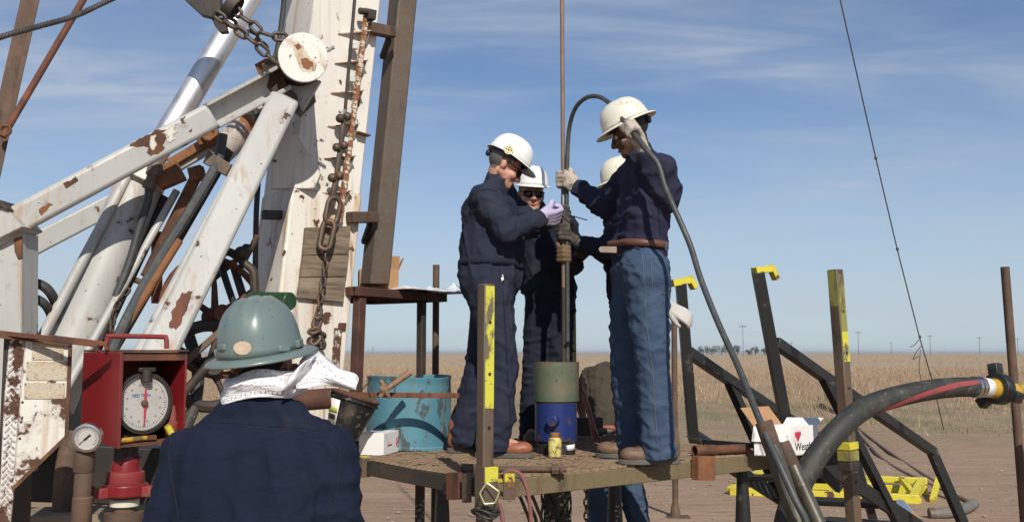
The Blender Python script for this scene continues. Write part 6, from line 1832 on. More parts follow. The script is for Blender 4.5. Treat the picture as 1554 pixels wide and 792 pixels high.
def boot(par, an, toe, m, zg, L=0.29, sole=M_sole, hgt=0.13):
    """one work boot: upper grown as one surface, sole below"""
    t = nrmz(V((toe.x, toe.y, 0))); s = V((-t.y, t.x, 0))
    h = V((an.x, an.y, zg)) - t * 0.06
    g = G()
    g.cap(h + Z * 0.065, h + Z * (hgt + 0.03) + t * 0.01, 0.050, 0.052)
    g.cap(h + Z * 0.055, h + t * 0.10 + Z * 0.060, 0.044, 0.042)
    g.cap(h + t * 0.03 + Z * 0.10, h + t * 0.15 + Z * 0.058, 0.045, 0.036)
    g.ell(h + t * (L - 0.115) + Z * 0.046, t * 0.085, s * 0.050, Z * 0.040)
    g.ell(h + t * (L - 0.085) + Z * 0.050, t * 0.058, s * 0.047, Z * 0.038)
    me = remesh(g, 0.007, 5)
    co = coords(me); co[:, 2] = np.maximum(co[:, 2], zg + 0.020)
    setco(me, co - np.array(ORG[par]))
    b = put('boot', me, m, par, smooth=60)
    out = []
    for k in range(20):
        a = 2 * math.pi * k / 20
        c = math.cos(a)
        w = 0.047 if c > 0 else 0.040
        x = 0.108 + c * 0.160
        y = w * math.sin(a) * (1 - 0.12 * math.exp(-((c + 0.15) / 0.25) ** 2))
        out.append(h + t * x + s * y + Z * 0.001)
    obj('sole', G().prism(out, Z * 0.026), sole, b, bevel=0.004)
    return b

def person(label, J, zg, o):
    pel, chs, nek, hd = J['pelvis'], J['chest'], J['neck'], J['head']
    base = V(((J['anL'].x + J['anR'].x) / 2, (J['anL'].y + J['anR'].y) / 2, zg))
    t = thing('person', base, label, 'person', o.get('group'))
    k = o.get('headk', 1.0)
    hf, hs, hu = head_frame(o['hf'], o['hu'])
    bs = (J['shL'] - J['shR']).normalized()            # body left
    # ---- body: one continuous surface from head to feet
    g = G()
    head(g, hd, hf, hs, hu, k)
    g.cap(hd - hf * 0.018 * k - hu * 0.05 * k, nek, 0.056 * k, 0.060)
    g.cap(nek, chs, 0.055, 0.07)
    g.cap(chs + bs * 0.07, pel + bs * 0.05, 0.075, 0.085); g.cap(chs - bs * 0.07, pel - bs * 0.05, 0.075, 0.085)
    g.cap(J['shL'], J['shR'], 0.05)
    for S_ in 'LR':
        g.cap(J['sh' + S_], J['el' + S_], 0.045, 0.036); g.cap(J['el' + S_], J['wr' + S_], 0.036, 0.027)
        g.cap(J['hip' + S_], J['kn' + S_], 0.068, 0.050); g.cap(J['kn' + S_], J['an' + S_], 0.048, 0.036)
        g.cap(J['an' + S_] - Z * 0.0, V((J['an' + S_].x, J['an' + S_].y, zg + 0.06)) + nrmz(o['toe' + S_]) * 0.12, 0.034, 0.028)
        h = o.get('hand' + S_)
        if h:
            r = 0.72 if h[-1] else 1.0
            if h[0] == 'grip': hand_grip(g, J['wr' + S_], h[1], h[2], h[3], 1.0, r)
            else: hand_relaxed(g, J['wr' + S_], h[1], h[2], 1.0, r)
    me = remesh(g, 0.0068, 2)
    setco(me, coords(me) - np.array(base))
    body = put('body', me, o['skin'], t, smooth=60)
    if o.get('hair'):
        me.materials.append(o['hair'])
        co = coords(me) + np.array(base) - np.array(hd)
        pa_, pb_2, pc_ = co @ np.array(hf) / k, co @ np.array(hs) / k, co @ np.array(hu) / k
        isv = (pc_ > -0.062) & (pc_ < 0.2) & (np.abs(pa_) < 0.2) & (np.abs(pb_2) < 0.079) & ((pa_ < -0.030) | ((pa_ < 0.022) & (pc_ > 0.010)))
        for p in me.polygons:
            if all(isv[i] for i in p.vertices): p.material_index = 1
    # ---- gloves
    for S_ in 'LR':
        h = o.get('hand' + S_)
        if h and h[-1]:
            g = G()
            if h[0] == 'grip': hand_grip(g, J['wr' + S_], h[1], h[2], h[3], 1.12, 1.14)
            else: hand_relaxed(g, J['wr' + S_], h[1], h[2], 1.06, 1.16)
            d = (J['wr' + S_] - J['el' + S_]).normalized()
            g.cap(J['wr' + S_] - d * 0.045, J['wr' + S_] + d * 0.01, 0.040, 0.034)
            me = remesh(g, 0.0055, 3)
            setco(me, coords(me) - np.array(base))
            put('glove', me, h[-1], t, smooth=60)
    # ---- upper garment
    R = o.get('r', {})
    ch, be, sl = R.get('chest', 0.125), R.get('belly', 0.13), R.get('sleeve', 1.0)
    bf = nrmz(o['bf'])
    bu = (chs - pel).normalized()
    g = G()
    w = R.get('w', 0.075)
    g.cap(chs + bs * w, pel + bu * R.get('low', 0.02) + bs * (w * 0.85), ch, be); g.cap(chs - bs * w, pel + bu * R.get('low', 0.02) - bs * (w * 0.85), ch, be)
    g.cap(chs, pel + bu * R.get('low', 0.02), ch * 0.98, be)
    g.cap(nek - hu * 0.05, chs, 0.078, ch * 0.98)
    if R.get('paunch'): g.ell(pel + bu * 0.20 + bf * R['paunch'], bs * 0.15, bf * 0.13, bu * 0.17)
    g.cap(J['shL'], J['shR'], 0.072)
    g.cap(nek - hu * 0.02, J['shL'], 0.070, 0.066); g.cap(nek - hu * 0.02, J['shR'], 0.070, 0.066)
    g.cap(J['shL'], chs + bs * 0.06, 0.085, 0.11); g.cap(J['shR'], chs - bs * 0.06, 0.085, 0.11)
    g.cap(nek - bu * 0.03, nek + (hd - nek).normalized() * R.get('collar', 0.02), 0.070, R.get('collar_r', 0.068))
    for S_ in 'LR':
        el, wr, sh = J['el' + S_], J['wr' + S_], J['sh' + S_]
        d = (wr - el).normalized()
        if o.get('short'):
            g.cap(sh, sh + (el - sh) * 0.75, 0.076, 0.070)
        else:
            g.cap(sh, el, 0.073 * sl, 0.064 * sl); g.cap(el, wr - d * 0.03, 0.062 * sl, 0.045 * sl)
            g.cap(wr - d * 0.055, wr - d * 0.02, 0.047 * sl, 0.046 * sl)
    if o.get('one_piece'):
        lower = g
    me_up = None
    def legs(g):
        hem = R.get('hem', 0.07)
        lr = R.get('leg', 1.0)
        g.cap(J['hipL'] + Z * 0.03, J['hipR'] + Z * 0.03, 0.115 * lr)
        g.cap(pel, (J['hipL'] + J['hipR']) / 2 - bf * 0.02, be * 0.96, 0.12)
        g.cap(pel + bs * (w * 0.75), J['hipL'], be * 0.93, 0.115 * lr); g.cap(pel - bs * (w * 0.75), J['hipR'], be * 0.93, 0.115 * lr)
        for S_ in 'LR':
            g.cap(J['hip' + S_], J['kn' + S_], 0.108 * lr, 0.080 * lr)
            an = J['an' + S_]; d = (an - J['kn' + S_]).normalized()
            g.cap(J['kn' + S_], an + d * R.get('drop', 0.0), 0.080 * lr, hem)
    if o.get('one_piece'):
        legs(g)
    def cut(me, keepf):
        return me
    def finish(g, nm, m, seed, amp, vox=0.0105):
        me = remesh(g, vox, 3)
        if o.get('hems'):
            co = coords(me); co[:, 2] = np.maximum(co[:, 2], zg + o['hems']); setco(me, co)
        setco(me, coords(me) - np.array(base))
        folds(me, amp, seed, R.get('wl', 0.11))
        if R.get('fine', 0.0014): folds(me, R.get('fine', 0.0014), seed + 7, 0.06)
        if 'hems' in o:
            co = coords(me); zz_ = co[:, 2]; nn = normals(me)
            ang = np.sin(co[:, 0] * 23 + seed) * 0.9 + np.sin(co[:, 1] * 19) * 0.8
            wgt = np.exp(-np.clip(zz_ - 0.06, 0, None) / 0.11) * (zz_ > 0.05)
            kn = np.exp(-((zz_ - 0.50) / 0.09) ** 2) * 0.45
            setco(me, co + nn * ((np.sin(zz_ * 105 + 2.2 * ang) * 0.0045) * np.clip(wgt + kn, 0, 1))[:, None])
        me2 = put(nm, me, m, t, smooth=0)
        me.polygons.foreach_set('use_smooth', [True] * len(me.polygons))
        return me2
    up_o = finish(g, o.get('top_name', 'shirt'), o['top'], o.get('seed', 1), R.get('amp', 0.007))
    if not o.get('one_piece'):
        g = G(); legs(g)
        low_o = finish(g, o.get('low_name', 'trousers'), o['low'], o.get('seed', 1) + 50, R.get('ampl', 0.007))
    else:
        low_o = up_o
    # ---- boots
    for S_ in 'LR':
        boot(t, J['an' + S_], V(o['toe' + S_]), o['boot'], zg)
    # ---- hair, eyes, glasses
    E = lambda a, b, c: hd + hf * a * k + hs * b * k + hu * c * k
    if o.get('hair'):
        g = G(); g.ell(E(-0.016, 0, 0.034), hf * 0.098 * k, hs * 0.0805 * k, hu * 0.092 * k, 20, 12)
        obj('hair', g, o['hair'], t, smooth=80)
    for q in (-1, 1):
        ey = obj('eye', G().ball(E(0.078, q * 0.031, 0.000), 0.0125 * k, 12, 8), M_eye, t)
        obj('iris', G().ball(E(0.0835, q * 0.031, -0.001), 0.0078 * k, 10, 7), M_iris, ey)
    obj('lips', G().tube([E(0.0915, 0.024, -0.0685 + (0.006 if o.get('smile') else 0)), E(0.0985, 0.010, -0.0705), E(0.0995, 0, -0.071), E(0.0985, -0.010, -0.0705), E(0.0915, -0.024, -0.0685 + (0.006 if o.get('smile') else 0))], [0.002, 0.0045, 0.005, 0.0045, 0.002], 8), o.get('lip', M_lip), t)
    if o.get('grin'):
        obj('teeth', G().tube([E(0.0955, 0.019, -0.067), E(0.1015, 0.008, -0.0695), E(0.1015, -0.008, -0.0695), E(0.0955, -0.019, -0.067)], 0.0035, 6), M_eye, t)
    if o.get('glasses'):
        gl = obj('sunglasses', G().tube([E(-0.005, 0.083, 0.006), E(0.060, 0.076, 0.007), E(0.093, 0.062, 0.008), E(0.106, 0.03, 0.010), E(0.108, 0, 0.010), E(0.106, -0.03, 0.010), E(0.093, -0.062, 0.008), E(0.060, -0.076, 0.007), E(-0.005, -0.083, 0.006)], 0.004 * k, 6), M_lens, t)
        for q in (-1, 1):
            g = G(); g.ell(E(0.094, q * 0.036, -0.008), (hf * 0.010 - hs * q * 0.006) * k, (hs * 0.030 + hf * -0.016 * q) * k, hu * 0.021 * k, 16, 8)
            obj('lens', g, M_lens, gl)
    return t, up_o, low_o, (hf, hs, hu, E)

# ---------------------------------------------------------------- man in coverall at the left of the pipe
Ym = 5.45
toeR = PZ(800, 690, ZD)
J = dict(pelvis=P(743, 425, Ym + 0.02), chest=P(745, 322, Ym + 0.03), neck=P(754, 280, Ym + 0.02), head=P(766, 251, Ym),
         shR=P(738, 300, Ym - 0.15), shL=P(762, 298, Ym + 0.20), elR=P(768, 352, Ym - 0.20), elL=P(800, 345, Ym + 0.22),
         wrR=P(820, 331, Ym - 0.08), wrL=P(832, 330, Ym + 0.14),
         hipR=P(745, 452, Ym - 0.09), hipL=P(745, 452, Ym + 0.11), knR=P(763, 555, Ym - 0.08), knL=P(728, 555, Ym + 0.15),
         anR=V((P(752, 655, Ym - 0.07).x, Ym - 0.07, ZD + 0.10)), anL=V((P(708, 655, Ym + 0.20).x, Ym + 0.20, ZD + 0.10)))
gA = V((RODX, RODY, P(842, 330, 5.6).z))
t1, c1_, _, E1 = person('man in navy coverall and white hard hat with yellow emblem, left of the pipe', J, ZD, dict(
    hf=(0.85, 0.10, -0.51), hu=(0.49, 0.06, 0.87), bf=(0.95, 0.3, 0), skin=M_skin, headk=0.97,
    handR=('grip', P(841, 324, 5.46), V((0.2, -0.6, 0.75)), V((-0.2, -0.9, 0.3)), M_glove_lilac), handL=('grip', gA, Z, V((-0.6, 0.7, 0.1)), M_glove_dark),
    r=dict(chest=0.136, belly=0.166, w=0.065, paunch=0.07, sleeve=1.15, hem=0.090, leg=1.08, drop=0.03, amp=0.011, collar=0.035, collar_r=0.074, wl=0.22), one_piece=True, top=M_cover, low=M_cover, top_name='coverall', seed=3, hems=0.035,
    toeR=(0.98, -0.1, 0), toeL=(0.96, 0.1, 0), boot=M_boot_red, hair=M_hair_grey, glasses=True))
hat1, hb1, la1, lb1, hh1 = hard_hat(t1, E1[3](0.0, 0, 0.022), *E1[:3], M_hat_white, 'cap', 1.0, rib=0.0)
# emblem on the right side of the hat
me_h = hat1.data
bv = bvh_of(me_h, ORG[t1])
ec = on_body(bv, 772, 228, 0.0); pass
if ec is not None:
    l_, nr, _, _ = bv.ray_cast(CAM, ray(772, 228).normalized())
    if nr.dot(CAM - ec) < 0: nr = -nr
    ex = (V((1, 0, 0)) - nr * nr.x).normalized(); ey_ = nr.cross(ex)
    def disc(k, off, r, n=8, ph=0.39):
        return G().prism([ec + nr * off + (ex * math.cos(ph + 2 * math.pi * i / n) + ey_ * math.sin(ph + 2 * math.pi * i / n)) * r for i in range(n)], nr * 0.0012)
    em = obj('emblem', G().prism([ec - nr * 0.002 + (ex * math.cos(0.39 + 2 * math.pi * i / 8) + ey_ * math.sin(0.39 + 2 * math.pi * i / 8)) * 0.0285 for i in range(8)], nr * 0.006), M_printblack, hat1, smooth=0)
    q = G()
    for i in range(8):
        a = 2 * math.pi * i / 8
        q.prism([ec + nr * 0.0042 + (ex * math.cos(a + d) + ey_ * math.sin(a + d)) * r for d, r in ((-0.30, 0.0265), (0.30, 0.0265), (0.26, 0.019), (0.0, 0.0165), (-0.26, 0.019))], nr * 0.0006)
    for i in range(4):
        a = 0.5 + math.pi / 2 * i
        q.prism([ec + nr * 0.0042 + (ex * math.cos(a + d) + ey_ * math.sin(a + d)) * r for d, r in ((-0.55, 0.015), (0.25, 0.0145), (0.55, 0.010), (0.5, 0.004), (-0.1, 0.007))], nr * 0.0006)
    obj('emblem_rosette', q, mat('emblem_yellow', (0.75, 0.55, 0.03), 0.4), hat1, smooth=0)
obj('ratchet_knob', G().ell(E1[3](-0.118, 0, 0.015), E1[0] * 0.016, E1[1] * 0.024, E1[2] * 0.022), M_hat_blue, hat1)
band('waistband', c1_.data, t1, P(747, 402, Ym + 0.02), (J['chest'] - J['pelvis']), 0.035, 0.003, M_cover2, 0.012)
bv = bvh_of(c1_.data, ORG[t1])
seam('pocket_seam', bv, [(757, 408), (765, 428), (762, 432)], 0.0035, M_seam_dark, t1)
seam('sleeve_seam', bv, [(722, 296), (730, 320), (737, 345), (742, 362)], 0.003, M_seam_dark, t1)
seam('leg_seam', bv, [(763, 440), (768, 520), (772, 600), (776, 650)], 0.003, M_seam_dark, t1)
seam('yoke_seam', bv, [(728, 290), (742, 287), (756, 292)], 0.003, M_seam_dark, t1)
p_ = on_body(bv, 762, 421, 0.002)
if p_ is not None: obj('pocket_paper', G().obox(p_, V((0.006, 0, 0.004)), V((0, 0.002, 0)), V((-0.003, 0, 0.014))), M_whitecard, t1)

# ---------------------------------------------------------------- man facing us behind the pipe
Yb = 6.15
gB = V((RODX, RODY, P(850, 385, 5.6).z))
J = dict(pelvis=P(833, 420, Yb), chest=P(826, 345, Yb), neck=P(812, 318, Yb + 0.02), head=P(806, 294, Yb - 0.03),
         shL=P(858, 345, Yb), shR=P(793, 345, Yb + 0.05), elL=P(868, 402, Yb - 0.12), elR=P(792, 402, Yb + 0.12), wrL=P(856, 392, 5.72), wrR=P(800, 440, 6.38),
         hipL=P(848, 445, Yb), hipR=P(822, 445, Yb), knL=P(848, 548, Yb - 0.02), knR=P(812, 548, Yb - 0.02),
         anL=V((P(850, 640, Yb).x, Yb, ZD + 0.10)), anR=V((P(808, 640, Yb).x, Yb, ZD + 0.10)))
t2, c2_, _, E2 = person('smiling man in white hard hat and sunglasses facing us behind the pipe', J, ZD, dict(
    hf=(0.16, -0.98, -0.12), hu=(0.05, -0.1, 1), bf=(0.1, -1, 0), skin=M_skin, headk=0.98, smile=True, group=None,
    handL=('grip', gB, Z, V((0.8, -0.5, 0)), M_glove_brown), handR=('relax', V((0.2, -0.3, -0.9)), V((-0.9, 0, 0)), M_glove_brown),
    r=dict(chest=0.11, belly=0.115, w=0.055, sleeve=1.05, hem=0.08, drop=0.03, amp=0.008, collar=0.03), one_piece=True, top=M_cover2, low=M_cover2, top_name='coverall', seed=8, hems=0.035,
    toeL=(0.15, -1, 0), toeR=(-0.1, -1, 0), boot=M_boot, hair=M_hair_grey, glasses=True))
hard_hat(t2, E2[3](0.0, 0, 0.024), *E2[:3], M_hat_white, 'cap', 0.96, rib=0.002)

# ---------------------------------------------------------------- man in jeans holding the hose
Yj = 5.12
gC = V((RODX, RODY, P(856, 272, 5.6).z))
hi = min(range(len(SAMPLE)), key=lambda i: (SAMPLE[i] - P(960, 200, 4.90)).length)
gH = SAMPLE[hi]; axH = (SAMPLE[hi - 1] - SAMPLE[hi + 1]).normalized()
J = dict(pelvis=P(968, 392, Yj + 0.02), chest=P(981, 270, Yj + 0.02), neck=P(970, 232, Yj + 0.02), head=P(956, 200, Yj),
         shL=P(1003, 258, Yj - 0.16), shR=P(955, 268, Yj + 0.18), elL=P(1012, 306, Yj - 0.12), elR=P(920, 312, 5.40),
         wrL=P(980, 234, Yj - 0.20), wrR=P(876, 286, 5.56),
         hipL=P(980, 422, Yj - 0.09), hipR=P(962, 422, Yj + 0.11), knL=P(990, 545, Yj - 0.10), knR=P(950, 545, Yj + 0.16),
         anL=V((P(1000, 680, Yj - 0.06).x, Yj - 0.06, ZD + 0.10)), anR=V((P(962, 670, Yj + 0.22).x, Yj + 0.22, ZD + 0.10)))
t3, s3_, j3_, E3 = person('tall man in blue jeans and dirty full brim hard hat holding the hose up', J, ZD, dict(
    hf=(-0.88, 0.12, -0.42), hu=(-0.30, -0.02, 0.95), bf=(-0.92, 0.35, 0), skin=M_skin_dark, headk=1.0, lip=M_skin_brown,
    handL=('grip', gH, axH, V((0.35, -0.9, 0.3)), M_glove), handR=('grip', gC, Z, V((0.1, -1, 0.1)), M_glove),
    r=dict(chest=0.112, belly=0.118, w=0.068, sleeve=1.12, hem=0.092, leg=1.10, drop=0.05, amp=0.012, ampl=0.007, low=0.02, collar=0.012, wl=0.21), top=M_shirt3, low=M_jeans, top_name='work_shirt', low_name='jeans', seed=14, hems=0.03,
    toeL=(-1, -0.06, 0), toeR=(-0.96, 0.2, 0), boot=M_boot, hair=M_hair))
hat3, *_ = hard_hat(t3, E3[3](0.0, 0, 0.018), *E3[:3], M_hat_dirty, 'full', 1.02, rib=0.003)
obj('ratchet_knob', G().ell(E3[3](-0.112, 0.02, 0.012), E3[0] * 0.016, E3[1] * 0.024, E3[2] * 0.022), M_hat_blue, hat3)
bt_ = band('belt', s3_.data, t3, P(968, 373, Yj + 0.02), (J['chest'] - J['pelvis']) + V((0, 0, 0.3)), 0.036, 0.006, M_belt, 0.014, 0.004)
obj('belt_tongue', G().prism([P(936, 374, Yj - 0.10), P(911, 374, Yj - 0.12), P(908, 378, Yj - 0.12), P(911, 383, Yj - 0.12), P(936, 384, Yj - 0.10)], V((0, 0.006, 0))), M_belt_grey, bt_, bevel=0.002)
bv = bvh_of(j3_.data, ORG[t3])
seam('side_seam', bv, [(975, 386), (978, 430), (981, 490), (990, 560), (994, 620), (998, 680)], 0.0026, M_stitch, t3)
seam('pocket_seam', bv, [(940, 388), (944, 398), (956, 402), (972, 399)], 0.0022, M_stitch, t3)
seam('back_pocket', bv, [(988, 389), (990, 440), (1008, 446), (1018, 436)], 0.0022, M_stitch, t3)
seam('pocket_hem', bv, [(988, 391), (1004, 390), (1018, 391)], 0.0022, M_stitch, t3)
seam('hem_stitch', bv, [(948, 676), (965, 684), (990, 690), (1018, 694)], 0.0022, M_stitch, t3)
for u in (976, 1010):
    p_ = on_body(bvh_of(bt_.data, ORG[t3]), u, 373, 0.003)
    if p_ is not None: obj('belt_loop', G().obox(p_, V((0.006, 0, 0)), V((0, 0.003, 0)), V((0, 0, 0.026))), M_jeans, t3, bevel=0.002)
bv = bvh_of(s3_.data, ORG[t3])
seam('sleeve_seam', bv, [(1003, 245), (1012, 270), (1016, 300)], 0.003, M_seam_dark, t3)
seam('shirt_seam', bv, [(1000, 300), (1000, 330), (1002, 360)], 0.003, M_seam_dark, t3)
# glove tucked in the back pocket
g = G(); gw_ = P(1016, 465, Yj - 0.02)
hand_relaxed(g, gw_, V((0.75, 0.0, -0.45)), V((0.2, -0.9, 0.3)), 0.95, 1.1)
me = remesh(g, 0.005, 3); oo = gw_.copy()
setco(me, coords(me) - np.array(oo))
tag(put('work_glove', me, M_glove_white, None, oo, smooth=60), 'white work glove hanging out of the back pocket of the jeans', 'glove')

# ---------------------------------------------------------------- man half hidden behind him
Yd = 5.95
gD = V((RODX, RODY, P(856, 352, 5.6).z))
J = dict(pelvis=P(948, 415, Yd), chest=P(946, 335, Yd), neck=P(951, 302, Yd), head=P(947, 281, Yd),
         shL=P(955, 335, Yd - 0.16), shR=P(946, 335, Yd + 0.18), elL=P(918, 378, 5.72), elR=P(925, 385, Yd + 0.15), wrL=P(878, 368, 5.62), wrR=P(900, 372, 5.85),
         hipL=P(952, 440, Yd - 0.09), hipR=P(950, 440, Yd + 0.09), knL=P(958, 545, Yd - 0.09), knR=P(962, 545, Yd + 0.1),
         anL=V((P(962, 640, Yd).x, Yd - 0.09, ZD + 0.10)), anR=V((P(975, 640, Yd).x, Yd + 0.12, ZD + 0.10)))
t4, c4_, _, E4 = person('man in scuffed white hard hat mostly hidden behind the man in jeans', J, ZD, dict(
    hf=(-0.9, -0.15, -0.30), hu=(-0.25, 0, 1), bf=(-1, -0.1, 0), skin=M_skin_brown, headk=0.95,
    handL=('grip', gD, Z, V((0.2, -0.95, 0.1)), M_glove_dark), handR=('relax', V((-0.8, 0, -0.4)), V((0, 0.3, 1)), M_glove_dark),
    r=dict(chest=0.11, belly=0.115, w=0.06, sleeve=1.05, hem=0.08, drop=0.03, amp=0.008), one_piece=True, top=M_cover2, low=M_cover2, top_name='coverall', seed=23, hems=0.035,
    toeL=(-1, 0, 0), toeR=(-1, 0, 0), boot=M_boot, hair=M_hair))
hard_hat(t4, E4[3](0.0, 0, 0.020), *E4[:3], M_hat_dirty, 'cap', 1.0, rib=0.003)
obj('ear_plug', G().ball(E4[3](0.05, 0.085, -0.05), 0.014, 10, 7), M_yellow, t4)

# ---------------------------------------------------------------- bent man on the ground behind the deck
Yk = 7.0
J = dict(pelvis=P(930, 668, Yk), chest=P(925, 578, Yk + 0.18), neck=P(918, 560, Yk + 0.34), head=P(908, 600, Yk + 0.46),
         shL=P(898, 572, Yk + 0.24), shR=P(952, 572, Yk + 0.28), elL=P(878, 604, Yk + 0.10), elR=P(948, 615, Yk + 0.35), wrL=P(886, 640, Yk + 0.40), wrR=P(930, 640, Yk + 0.5),
         hipL=P(909, 690, Yk), hipR=P(944, 690, Yk), knL=P(911, 780, Yk - 0.02), knR=P(968, 780, Yk - 0.02),
         anL=V((P(912, 870, Yk).x, Yk, 0.10)), anR=V((P(978, 870, Yk).x, Yk, 0.10)))
t5, s5_, j5_, E5 = person('man in brown tee shirt bending over behind the platform with his back to us', J, 0.0, dict(
    hf=(-0.3, 0.6, -0.75), hu=(-0.2, 0.75, 0.55), bf=(-0.3, 0.85, -0.3), skin=M_skin_brown, headk=0.95, short=True,
    handL=('relax', V((0.3, 0.5, -0.7)), V((-0.8, 0, 0)), None), handR=('relax', V((-0.3, 0.5, -0.7)), V((0.8, 0, 0)), None),
    r=dict(chest=0.110, belly=0.116, w=0.062, hem=0.085, drop=0.05, low=0.10, amp=0.008), top=M_tee, low=M_jeans, top_name='tee_shirt', low_name='jeans', seed=31, hems=0.03,
    toeL=(-0.2, 1, 0), toeR=(0.2, 1, 0), boot=M_boot, hair=M_hair))
band('belt', j5_.data, t5, P(922, 648, Yk + 0.02), Z, 0.045, 0.012, mat('red_belt', (0.26, 0.06, 0.035), 0.6), 0.02)

# ---------------------------------------------------------------- driller in front, seen from behind
Y0 = 2.75
J = dict(pelvis=V((P(385, 700, Y0).x, Y0, 1.00)), chest=V((P(385, 700, Y0 + 0.02).x, Y0 + 0.02, 1.33)), neck=P(394, 602, Y0 + 0.03), head=P(398, 546, Y0 + 0.07),
         shL=P(288, 692, Y0 + 0.02), shR=P(498, 692, Y0 + 0.02), elL=V((P(246, 790, Y0).x, Y0 - 0.02, 1.08)), elR=V((P(515, 790, Y0).x, Y0 - 0.02, 1.08)),
         wrL=V((P(262, 790, Y0 + 0.2).x, Y0 + 0.16, 0.90)), wrR=V((P(500, 790, Y0 + 0.2).x, Y0 + 0.16, 0.90)),
         hipL=V((P(385, 700, Y0).x - 0.10, Y0, 0.92)), hipR=V((P(385, 700, Y0).x + 0.10, Y0, 0.92)), knL=V((P(385, 700, Y0).x - 0.12, Y0 + 0.02, 0.50)), knR=V((P(385, 700, Y0).x + 0.12, Y0 + 0.02, 0.50)),
         anL=V((P(385, 700, Y0).x - 0.13, Y0, 0.10)), anR=V((P(385, 700, Y0).x + 0.13, Y0, 0.10)))
t0, s0_, j0_, E0 = person('man in navy shirt and green full brim hard hat seen from behind in front', J, 0.0, dict(
    hf=(0.06, 0.99, -0.10), hu=(0.0, -0.0, 1), bf=(0, 1, 0), skin=M_skin, headk=1.0,
    handL=('relax', V((0.15, 0.7, -0.5)), V((-0.6, 0, 0.6)), None), handR=('relax', V((-0.15, 0.7, -0.5)), V((0.6, 0, 0.6)), None),
    r=dict(chest=0.142, belly=0.150, w=0.088, sleeve=1.12, hem=0.08, low=0.0, amp=0.009, collar=0.04, collar_r=0.072, wl=0.2, drop=0.03), top=M_shirt0, low=M_cover2, top_name='shirt', low_name='trousers', seed=41, hems=0.03,
    toeL=(-0.1, 1, 0), toeR=(0.1, 1, 0), boot=M_boot, hair=M_hair))
h0f, h0s, h0u = head_frame((0.10, 0.97, 0.14), (-0.13, -0.2, 1))
hat0, hb0, la0, lb0, hh0 = hard_hat(t0, E0[3](0.0, 0, -0.008), h0f, h0s, h0u, M_hat_green, 'full', 1.06, rib=0.0055, tall=1.14)
stc = hb0 - h0f * la0 * 0.985 + h0s * 0.046 + h0u * 0.036
sn = (-h0f * 0.85 + h0s * 0.3 + h0u * 0.42).normalized()
bvh0 = bvh_of(hat0.data, ORG[t0])
l_, nr, _, _ = bvh0.ray_cast(CAM, ray(368, 528).normalized())
if l_ is not None:
    if nr.dot(CAM - l_) < 0: nr = -nr
    _, sx2, ux2 = frame(nr)
    obj('sticker', G().prism([l_ + nr * 0.0003 + sx2 * (0.0245 * math.cos(2 * math.pi * i / 28)) + ux2 * (0.0185 * math.sin(2 * math.pi * i / 28)) for i in range(28)], nr * 0.0008), mat('worn_tan_sticker', (0.50, 0.36, 0.25), 0.6, 0, [dict(scale=60, lo=0.45, hi=0.65, col=(0.58, 0.46, 0.34))]), hat0, smooth=0)
for u, v in ((431, 529), (337, 527)):
    l_, nr, _, _ = bvh0.ray_cast(CAM, ray(u, v).normalized())
    if l_ is not None:
        if nr.dot(CAM - l_) < 0: nr = -nr
        _, sx2, ux2 = frame(nr)
        obj('slot_lug', G().obox(l_, sx2 * 0.019, ux2 * 0.0095, nr * 0.006), M_hat_green, hat0, bevel=0.004)
bv0 = bvh_of(s0_.data, ORG[t0])
seam('yoke_seam', bv0, [(262, 648), (300, 640), (350, 641), (400, 645), (450, 648), (505, 655)], 0.0016, M_seam_dark, t0, 12)
seam('sleeve_seam', bv0, [(262, 650), (256, 690), (262, 730), (272, 790)], 0.0016, M_seam_dark, t0, 10)
seam('sleeve_seam', bv0, [(508, 655), (516, 690), (512, 740), (504, 790)], 0.0016, M_seam_dark, t0, 10)
